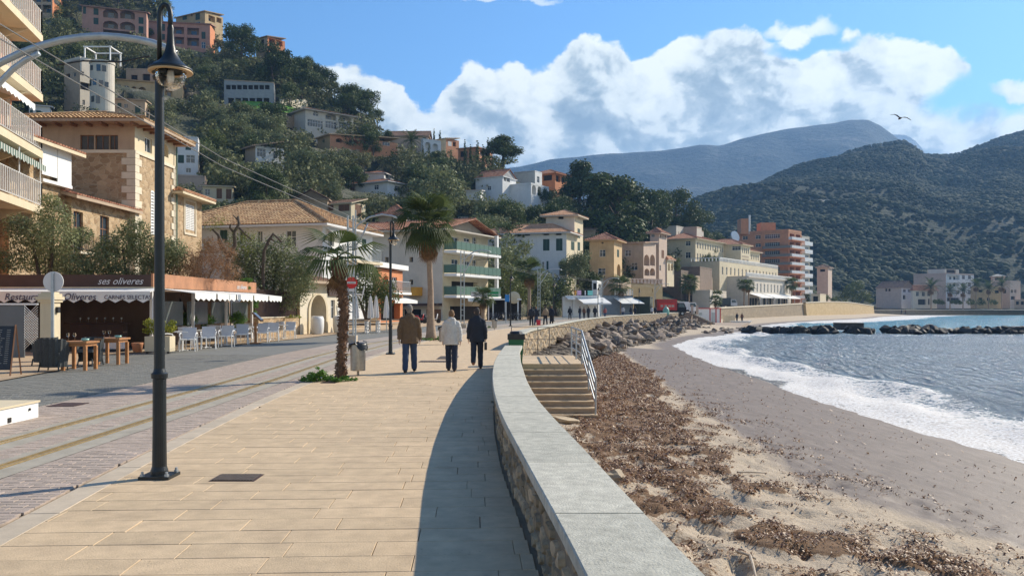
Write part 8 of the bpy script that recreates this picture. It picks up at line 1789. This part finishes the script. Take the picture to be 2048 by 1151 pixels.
# ---- vehicles
def wheel(mb_parent, x, y, z, rad, w_=.22):
    q = MB(); q.tube([(x, y-w_/2, z), (x, y+w_/2, z)], rad, 16); t = q.build('wheel', M['blackmetal'], mb_parent); q = MB(); q.tube([(x, y-w_/2-.01, z), (x, y+w_/2+.01, z)], rad*.5, 12); q.build('rim', M['steel'], t)
def truck(px, D, label, c, boxh, boxl, cabc, words=None, z=0.):
    x = PX(px, D); r = thing('truck', label, 'truck', (x, D, z)); q = MB(); q.bb(x-boxl/2, x+boxl/2, D, D+2.2, z+.95, z+.95+boxh); b = q.build('cargo_box', c, r)
    q = MB(); q.bb(x-boxl/2, x+boxl/2+1.7, D+.3, D+1.9, z+.6, z+.94); q.build('chassis', M['blackmetal'], r)
    X_ = x+boxl/2+.05; q = MB(); q.add([(X_, D, z+.7), (X_+1.6, D, z+.7), (X_+1.6, D, z+1.4), (X_+1.2, D, z+2.3), (X_, D, z+2.3), (X_, D+2.1, z+.7), (X_+1.6, D+2.1, z+.7), (X_+1.6, D+2.1, z+1.4), (X_+1.2, D+2.1, z+2.3), (X_, D+2.1, z+2.3)], [(0, 1, 2, 3, 4), (9, 8, 7, 6, 5), (0, 5, 6, 1), (1, 6, 7, 2), (2, 7, 8, 3), (3, 8, 9, 4), (4, 9, 5, 0)]); cb = q.build('cab', cabc, r)
    q = MB(); q.add([(X_+.2, D-.01, z+1.5), (X_+1.4, D-.01, z+1.5), (X_+1.1, D-.01, z+2.15), (X_+.2, D-.01, z+2.15)], [(0, 1, 2, 3)]); q.add([(X_+1.61, D+.15, z+1.45), (X_+1.61, D+1.95, z+1.45), (X_+1.25, D+1.95, z+2.22), (X_+1.25, D+.15, z+2.22)], [(0, 1, 2, 3)]); q.build('window', M['glass'], cb)
    for wx_ in (x-boxl/2+.7, X_+.9):
        for y in (D+.15, D+2.0): wheel(r, wx_, y, z+.42, .42)
    if words: q = MB(); q.bb(x-boxl*.38, x+boxl*.38, D-.03, D-.005, z+1.15, z+1.15+boxh*.55); pn = q.build('side_panel', mat('panel_red', (.7, .03, .02), .5), b); t = MB(); [t.bb(x+boxl*a, x+boxl*(a+.13), D-.045, D-.032, z+1.55, z+1.95) for a in (-.32, -.12, .06, .22)]; tag(t.build('pale_marks', M['rose'], pn), kind='stuff')
truck(1334, 152, 'red lorry parked beside the green kiosk with a white lettered side panel', mat('truck_red', (.42, .015, .012), .4), 2.0, 3.6, M['void'], True)
truck(1369, 158, 'white van with a dark windscreen behind the red lorry', M['white'], 1.5, 1.6, M['white'], z=.1)
truck(1451, 212, 'dark delivery van parked at the left end of the hotel awnings', mat('dark_paint', (.03, .04, .045), .35), 1.7, 2.6, M['greywhite'], z=1.1)
q = MB(); D = 140; x = PX(1332, D); q.lathe([(.5, .05), (.55, .6), (.5, 1.2), (.25, 1.55), (.0, 1.6)], (x, D, 0), 14); tag(q.build('glass_recycling_bank', mat('bottle_green', (.20, .42, .33), .5), smooth=True), 'pale green rounded recycling bank in front of the red lorry', 'recycling bank')
# ---- bicycles at the pergola
def bicycle():
    r = thing('bicycle', 'bicycle', 'bicycle', (0, 0, 0)); fr_ = mat('bike_paint', (.12, .12, .14), .4, rnd=.4)
    for x in (-.52, .52): 
        q = MB(); q.tube([(x+.33*cos(2*pi*i/16), 0, .34+.33*sin(2*pi*i/16)) for i in range(17)], .022, 5, False); w_ = q.build('wheel', M['blackmetal'], r)
    q = MB()
    for a, b in (((-.52, .34), (-.15, .30)), ((-.15, .30), (-.25, .85)), ((-.52, .34), (-.22, .75)), ((-.15, .30), (.40, .80)), ((-.22, .76), (.38, .88)), ((.52, .34), (.36, .98))): q.tube([(a[0], 0, a[1]), (b[0], 0, b[1])], .018, 5)
    q.build('frame', fr_, r); q = MB(); q.tube([(.36, -.25, 1.0), (.36, .25, 1.0)], .015, 5); q.build('handlebar', M['blackmetal'], r); q = MB(); q.ell((-.26, 0, .9), (.13, .07, .035), 8, 5); q.build('saddle', M['blackmetal'], r); return r
bk0 = bicycle()
for i in range(14):
    D = 101.0+(i % 3)*.5; c = bk0 if i == 0 else copy_tree(bk0); c.location = (PX(975+i*5.1, D), D, 0); c.rotation_euler = (0, 0, random.uniform(-.5, .5)+(.9 if i % 2 else 2.2)); c['label'] = 'bicycle in the long row parked under the pergola cafe canopy'; c['group'] = 'bicycles parked at the pergola cafe'
# scooters by the orange fronted cafe under the flats
for i, (px, D) in enumerate(((838, 84), (852, 86), (866, 85))):
    x = PX(px, D); r = thing('scooter', ['red and black scooter parked left of the thick palm trunk', 'dark scooter half hidden behind the thick palm trunk', 'scooter with a white front just right of the thick palm trunk'][i], 'scooter', (x, D, 0)); bc = [mat('truck_red', (.4, .02, .02)), M['post'], M['white']][i]
    q = MB(); q.tube([(x-.6, D, .65), (x-.2, D, .72), (x, D, .45), (x+.35, D, .4), (x+.45, D, .95)], [(.14, .12), (.16, .14), (.1, .14), (.08, .14), (.05, .1)], 8); q.build('body', bc, r, smooth=True); q = MB(); q.tube([(x+.42, D-.28, 1.0), (x+.42, D+.28, 1.0)], .02, 5); q.build('handlebar', M['blackmetal'], r); q = MB(); q.ell((x-.3, D, .82), (.32, .13, .06), 8, 5); q.build('seat', M['bag'], r)
    for dx in (-.5, .55): q = MB(); q.tube([(x+dx, D-.05, .23), (x+dx, D+.05, .23)], .23, 14); q.build('wheel', M['blackmetal'], r)
# ---- gulls
def gull(px, py, D, label, span, m, bank=0.):
    p = P(px, py, D); r = thing('gull', label, 'bird', tuple(p)); q = MB(); R_ = Matrix.Rotation(bank, 3, 'Y')
    def T(a, b, c): return R_@(Vector((a, b, c))*span)+p
    q.tube([T(0, -.17, 0), T(0, -.08, .01), T(0, .05, .01), T(0, .2, 0)], [.012*span, .045*span, .05*span, .008*span], 8); sx_ = []
    for s_ in (-1, 1):
        sec = [(0, .06, -.06, .02), (.17, .07, -.05, .10), (.30, .03, -.05, .11), (.5, -.06, -.09, .02)]
        for (a, f, b, z), (a2, f2_, b2, z2) in zip(sec[:-1], sec[1:]):
            P4 = [T(s_*a, f, z), T(s_*a2, f2_, z2), T(s_*a2, b2, z2), T(s_*a, b, z)]; q.add(P4+[v+Vector((0, 0, .012*span)) for v in P4], [(0, 1, 2, 3), (4, 7, 6, 5), (0, 4, 5, 1), (2, 6, 7, 3)])
    q.build('body', m, r)
gull(1800, 237, 38, 'dark winged gull gliding against the clouds above the mountain', .95, mat('gull_grey', (.10, .10, .11), .7), .25); gull(1647, 402, 60, 'pale gull gliding in front of the dark wooded slope', .95, mat('gull_white', (.7, .7, .7), .7), -.05)
# ================================================================ people
def solidify(mb, name, m, parent, voxel, smooth_it=2, disp=0.):
    me = mb.mesh(name, m); o = bpy.data.objects.new(name, me); COL.objects.link(o)
    md = o.modifiers.new('r', 'REMESH'); md.mode = 'VOXEL'; md.voxel_size = voxel; md.use_smooth_shade = True
    s_ = o.modifiers.new('s', 'SMOOTH'); s_.iterations = smooth_it; s_.factor = .5
    bake(o); o.data.name = name
    if not o.data.materials: o.data.materials.append(m)
    if parent: o.parent = parent
    return o
def person(label, H, skin, coat, legs, hair, shoe, coat_len=.46, stride=(.18, -.16), lift=0., arm=(.12, -.1), bulk=1., vox=.011, hairlen=.06, bag=False, hood=False, bend=(.1, .1), cuff=True, group=None, shoes2=None):
    r = thing('person', label, 'person', (0, 0, 0), group=group); k = H/1.75; V_ = Vector
    hip, sh = .93*k, 1.45*k; B = bulk
    def leg(s_, st, lf):
        hx = s_*.09*k; hp = V_((hx, 0, hip)); an = V_((s_*.095*k, st*k, (.09+lf)*k)); kn = (hp+an)/2+V_((0, .035*k+abs(lf)*.25, 0)); return hp, kn, an
    def armp(s_, sw, bd):
        s0 = V_((s_*.165*k*B, 0, sh-.065*k)); el = s0+V_((s_*.065*k, sw*.5*k-.01, -.28*k)); wr = el+V_((s_*.01*k, sw*.35*k+bd*k, -.25*k)); return s0, el, wr
    Lg = [leg(-1, stride[0], max(0, lift)), leg(1, stride[1], max(0, -lift))]; Ar = [armp(-1, arm[0], bend[0]), armp(1, arm[1], bend[1])]
    q = MB()                                                     # the body, one skin
    q.tube([V_((0, 0, hip-.05*k)), V_((0, 0, hip+.12*k)), V_((0, .0, hip+.3*k)), V_((0, 0, sh-.06*k)), V_((0, 0, sh)), V_((0, .01, sh+.05*k))], [(.10*k, .15*k), (.10*k, .14*k), (.11*k, .15*k), (.10*k, .17*k), (.07*k, .10*k), (.05*k, .055*k)], 16, ref=(0, 1, 0))
    q.tube([V_((0, .0, sh)), V_((0, .015, sh+.16*k))], [.056*k, .052*k], 12)
    hc = V_((0, .02*k, H-.118*k)); q.ell(hc, (.074*k, .093*k, .115*k), 18, 12); q.ell(hc+V_((0, .035*k, -.045*k)), (.055*k, .06*k, .07*k), 12, 8)
    q.ell(hc+V_((0, .103*k, -.02*k)), (.014*k, .02*k, .026*k), 8, 6)
    for s_ in (-1, 1):
        q.ell(hc+V_((s_*.078*k, 0, -.01*k)), (.012*k, .022*k, .032*k), 8, 6); q.ell(hc+V_((s_*.03*k, .088*k, .012*k)), (.014*k, .01*k, .009*k), 6, 5)
        i = 0 if s_ < 0 else 1; hp, kn, an = Lg[i]; q.tube([hp, (hp+kn)/2, kn, (kn+an)/2, an], [.085*k, .075*k, .055*k, .052*k, .038*k], 12); q.tube([an+V_((0, -.05*k, -.05*k)), an+V_((0, .04*k, -.05*k)), an+V_((0, .15*k, -.065*k))], [.035*k, .04*k, .022*k], 8)
        s0, el, wr = Ar[i]; q.tube([s0, (s0+el)/2, el, (el+wr)/2, wr], [.055*k, .048*k, .04*k, .036*k, .027*k], 10)
        d = (wr-el).normalized(); side = V_((0, 1, 0)); side = (side-d*side.dot(d)).normalized(); nrm = d.cross(side)
        q.tube([wr, wr+d*.03*k, wr+d*.085*k], [(.02*k, .026*k), (.016*k, .038*k), (.013*k, .036*k)], 10, ref=nrm)
        for f_, (o_, L_) in enumerate(((-.027, .066), (-.009, .078), (.009, .074), (.027, .058))):
            b0 = wr+d*.075*k+side*o_*k; c1 = b0+d*L_*.5*k-nrm*s_*.008*k; c2 = b0+d*L_*.9*k-nrm*s_*.028*k; q.tube([b0, c1, c2], [.0085*k, .008*k, .0065*k], 6)
        b0 = wr+d*.02*k+side*.03*k; q.tube([b0, b0+d*.03*k+side*.022*k, b0+d*.062*k+side*.026*k-nrm*s_*.01*k], [.011*k, .010*k, .008*k], 6)
    solidify(q, 'body', skin, r, min(vox, .012) if vox < .015 else vox, 1)
    q = MB(); bt = hip+.10*k-(coat_len-.36)*k                       # coat or jacket
    hs = .205
    q.tube([V_((0, 0, bt)), V_((0, 0, bt+.02*k)), V_((0, 0, hip+.15*k)), V_((0, .0, hip+.33*k)), V_((0, 0, sh-.08*k)), V_((0, 0, sh-.01*k)), V_((0, .01, sh+.045*k)), V_((0, .015, sh+.08*k))], [(.13*k*B, hs*k*B), (.14*k*B, (hs+.01)*k*B), (.14*k*B, .185*k*B), (.14*k*B, .185*k*B), (.13*k*B, .185*k*B), (.105*k*B, .15*k*B), (.09*k, .11*k), (.074*k, .08*k)], 20, ref=(0, 1, 0))
    for i, s_ in ((0, -1), (1, 1)):
        s0, el, wr = Ar[i]; q.ell(s0+V_((-s_*.015*k, 0, -.0*k)), (.066*k*B, .07*k*B, .066*k), 12, 8); R_ = random.Random(i+int(H*100)); pts_ = []; rad = []
        for j in range(13): t = j/12; p = (s0.lerp(el, t*2) if t < .5 else el.lerp(wr, (t-.5)*2)); pts_.append(p); rad.append((.070-.018*t+.0035*(1 if j % 2 else -1))*k*B)
        q.tube(pts_, rad, 12)
    if hood: q.ell(V_((0, -.07*k, sh+.02*k)), (.12*k, .06*k, .085*k), 12, 8)
    o = solidify(q, 'jacket', coat, r, vox, 1)
    # soft folds in the cloth
    me = o.data; n_ = len(me.vertices); co = np.empty(n_*3, np.float32); me.vertices.foreach_get('co', co); co = co.reshape(-1, 3); nr_ = np.empty(n_*3, np.float32); me.vertices.foreach_get('normal', nr_); nr_ = nr_.reshape(-1, 3)
    f_ = (vnoise(co[:, 0]*1.6+3, co[:, 2]+co[:, 1], .12, 77, 3)-.5)*.030+(vnoise(co[:, 0]+co[:, 1], co[:, 2]*.4, .05, 78, 2)-.5)*.012; co += nr_*f_[:, None].astype(np.float32)*k; me.vertices.foreach_set('co', co.ravel()); me.update()
    q = MB()                                                     # trousers
    q.tube([V_((0, 0, hip-.06*k)), V_((0, 0, hip+.04*k)), V_((0, 0, hip+.14*k))], [(.11*k, .155*k), (.12*k, .16*k), (.105*k, .145*k)], 16, ref=(0, 1, 0))
    for hp, kn, an in Lg:
        pts_ = []; rad = []
        for j in range(11): t = j/10; pts_.append(hp.lerp(kn, t*2) if t < .5 else kn.lerp(an+V_((0, 0, -.02*k)), (t-.5)*2)); rad.append((.098-.03*t+.003*(1 if j % 2 else -1))*k*(.5+.5*B))
        q.tube(pts_, rad, 14)
    solidify(q, 'trousers', legs, r, vox, 1)
    for i, (hp, kn, an) in enumerate(Lg):
        q = MB(); z0 = an.z-.085*k; q.tube([an+V_((0, -.06*k, -.045*k)), an+V_((0, -.02*k, -.03*k)), an+V_((0, .06*k, -.045*k)), an+V_((0, .15*k, -.06*k)), an+V_((0, .18*k, -.065*k))], [(.035*k, .035*k), (.05*k, .042*k), (.04*k, .045*k), (.025*k, .042*k), (.012*k, .025*k)], 12); q.build('shoe', shoes2 if (shoes2 and i == 0) else shoe, r, smooth=True)
    q = MB(); q.ell(hc+V_((0, -.018*k, .022*k)), (.084*k, .096*k, .108*k), 16, 10); q.ell(hc+V_((0, -.04*k, -.035*k)), (.07*k, .062*k, (.07+hairlen*.5)*k), 14, 8); solidify(q, 'hair', hair, r, vox, 1)
    if bag: hp, kn, an = Lg[0]; s0, el, wr = Ar[1]; q = MB(); q.box(tuple(wr+V_((.0, 0, -.20*k))), (.07, .2, .2)); q.tube([wr+V_((0, -.06, -.1)), wr+V_((0, 0, -.02)), wr+V_((0, .06, -.1))], .008, 5); b = tag(q.build('handbag', M['bag'], None), 'small dark bag hanging from the right hand of the walker in navy', 'bag'); b.parent = None; BAG.append((b, r))
    return r
BAG = []
C_ = lambda n_, c, **k: mat(n_, c, k.get('rough', .85), .12, 14, .3, 90)
skin = mat('skin', (.48, .28, .19), .55, .08, 20); sk2 = mat('skin_tanned', (.38, .20, .13), .55, .08, 20)
grey_h = C_('grey_hair', (.20, .18, .155)); blond = C_('light_brown_hair', (.20, .115, .055)); darkh = C_('dark_hair', (.05, .04, .035))
brown_c = C_('brown_jacket', (.135, .085, .045)); white_c = C_('offwhite_jacket', (.60, .56, .50)); navy = C_('navy_jacket', (.018, .022, .032)); jean = C_('blue_jeans', (.035, .06, .12)); djean = C_('dark_jeans', (.02, .028, .05)); black_s = mat('black_shoe', (.015, .014, .014), .5); brown_s = mat('brown_shoe', (.28, .11, .05), .5)
p1 = person('man in a brown jacket and blue jeans walking away, leftmost of the three walkers', 1.74, sk2, brown_c, jean, grey_h, black_s, .64, (-.16, .24), -.01, (-.10, .06), 1.10, bend=(.03, .05)); p1.location = (PX(819, 21.9), 21.9, 0)
p2 = person('person in an off white hooded jacket and dark jeans walking in the middle', 1.60, skin, white_c, djean, blond, black_s, .63, (.12, -.16), 0, (.10, -.06), 1.10, hairlen=.10, hood=True, bend=(.06, .0)); p2.location = (PX(903, 22.3), 22.3, 0)
p3 = person('person in a navy jacket and dark trousers carrying a small bag, rightmost walker', 1.66, skin, navy, C_('navy_trousers', (.02, .026, .042)), darkh, black_s, .62, (-.24, .12), .12, (.05, -.02), 1.04, bag=True, bend=(.02, .04), shoes2=brown_s); p3.location = (PX(954, 23.1), 23.1, 0)
for b, r in BAG: b.location = r.location.copy()
# people farther along, and on the beach
fp = [(1063, 74, 1.72, 'navy', 'dark', .05, 'seated looking dark figure bending by the wall left of the distant couple'), (1072, 76, 1.7, 'navy', 'jean', -.2, 'dark clothed person beside the red bag near the wall'), (1091, 78, 1.75, 'tan', 'dark', .15, 'person in a tan coat walking away beyond the wall corner'), (1103, 79, 1.74, 'navy', 'dark', -.15, 'person in a dark coat and black trousers, right one of the distant couple'),
      (1140, 112, 1.7, 'navy', 'dark', .1, 'dark figure inside the white shop front'), (1160, 114, 1.72, 'navy', 'jean', .2, 'dark clothed shopper under the white awning, left one'), (1168, 113, 1.66, 'brown', 'dark', -.2, 'shopper under the white awning with a hand on a pushchair'), (1177, 116, 1.72, 'navy', 'dark', .1, 'tall dark shopper at the right under the white awning'), (1190, 117, 1.74, 'navy', 'dark', 0, 'lone dark figure left of the lamp before the white shop'),
      (1210, 122, 1.6, 'rose', 'jean', .1, 'small figure in a reddish top right of the shop lamp'), (1246, 130, 1.7, 'white', 'jean', -.1, 'person in a pale top and blue jeans beside the dark palm'), (1262, 131, 1.75, 'navy', 'jean', .15, 'dark top walker in blue jeans right of the dark palm'), (1270, 133, 1.7, 'navy', 'dark', -.1, 'dark walker close to the thin lamp near the kiosk'), (1304, 142, 1.68, 'white', 'dark', .1, 'person with a white top and dark trousers by the red lorry'), (1310, 143, 1.72, 'navy', 'dark', -.1, 'dark clothed person standing left of the red lorry'),
      (1474, 160, 1.78, 'navy', 'dark', .1, 'dark figure standing on the ramp beside the white rack'), (1484, 161, 1.7, 'brown', 'dark', -.1, 'brown clothed figure right of the one on the ramp'), (1803, 338, 1.75, 'navy', 'dark', .1, 'tiny dark figure walking on the sand across the bay'), (1811, 333, 1.75, 'brown', 'dark', -.1, 'tiny brown figure on the wet sand across the bay')]
base = [person('far walker', 1.72, skin, navy, djean, darkh, black_s, .5, (.16, -.14), 0, (.1, -.1), 1.05, vox=.03), person('far walker', 1.70, skin, navy, djean, blond, black_s, .56, (-.08, .06), 0, (-.05, .08), 1.1, vox=.03)]
cm = {'navy': navy, 'tan': C_('tan_coat', (.30, .22, .14)), 'brown': C_('brown_coat', (.16, .08, .05)), 'rose': C_('red_top', (.30, .09, .08)), 'white': C_('pale_top', (.5, .5, .52)), 'dark': C_('black_trousers', (.02, .02, .024)), 'jean': jean}
used = [False, False]
for i, (px, D, H, c, l, rz, lb) in enumerate(fp):
    b = i % 2; o = base[b] if not used[b] else copy_tree(base[b]); used[b] = True; zz = 0 if px < 1400 else (-1.25 if px < 1500 else -1.35); o.location = (PX(px, D), D, zz); o.rotation_euler = (0, 0, rz*3); s_ = H/1.72; o.scale = (s_, s_, s_); o['label'] = lb
    for k_ in [x for x in bpy.data.objects if x.parent == o]:
        nm = k_.name.split('.')[0]
        if nm in ('jacket', 'trousers'): k_.material_slots[0].link = 'OBJECT'; k_.material_slots[0].material = cm[c if nm == 'jacket' else l]
q = MB(); D = 73.5; q.box((PX(1077, D), D, .3), (.35, .25, .45)); tag(q.build('red_bag', mat('bag_red', (.5, .02, .04), .6)), 'red bag on the ground beside the dark figures near the wall', 'bag')
haze_box()
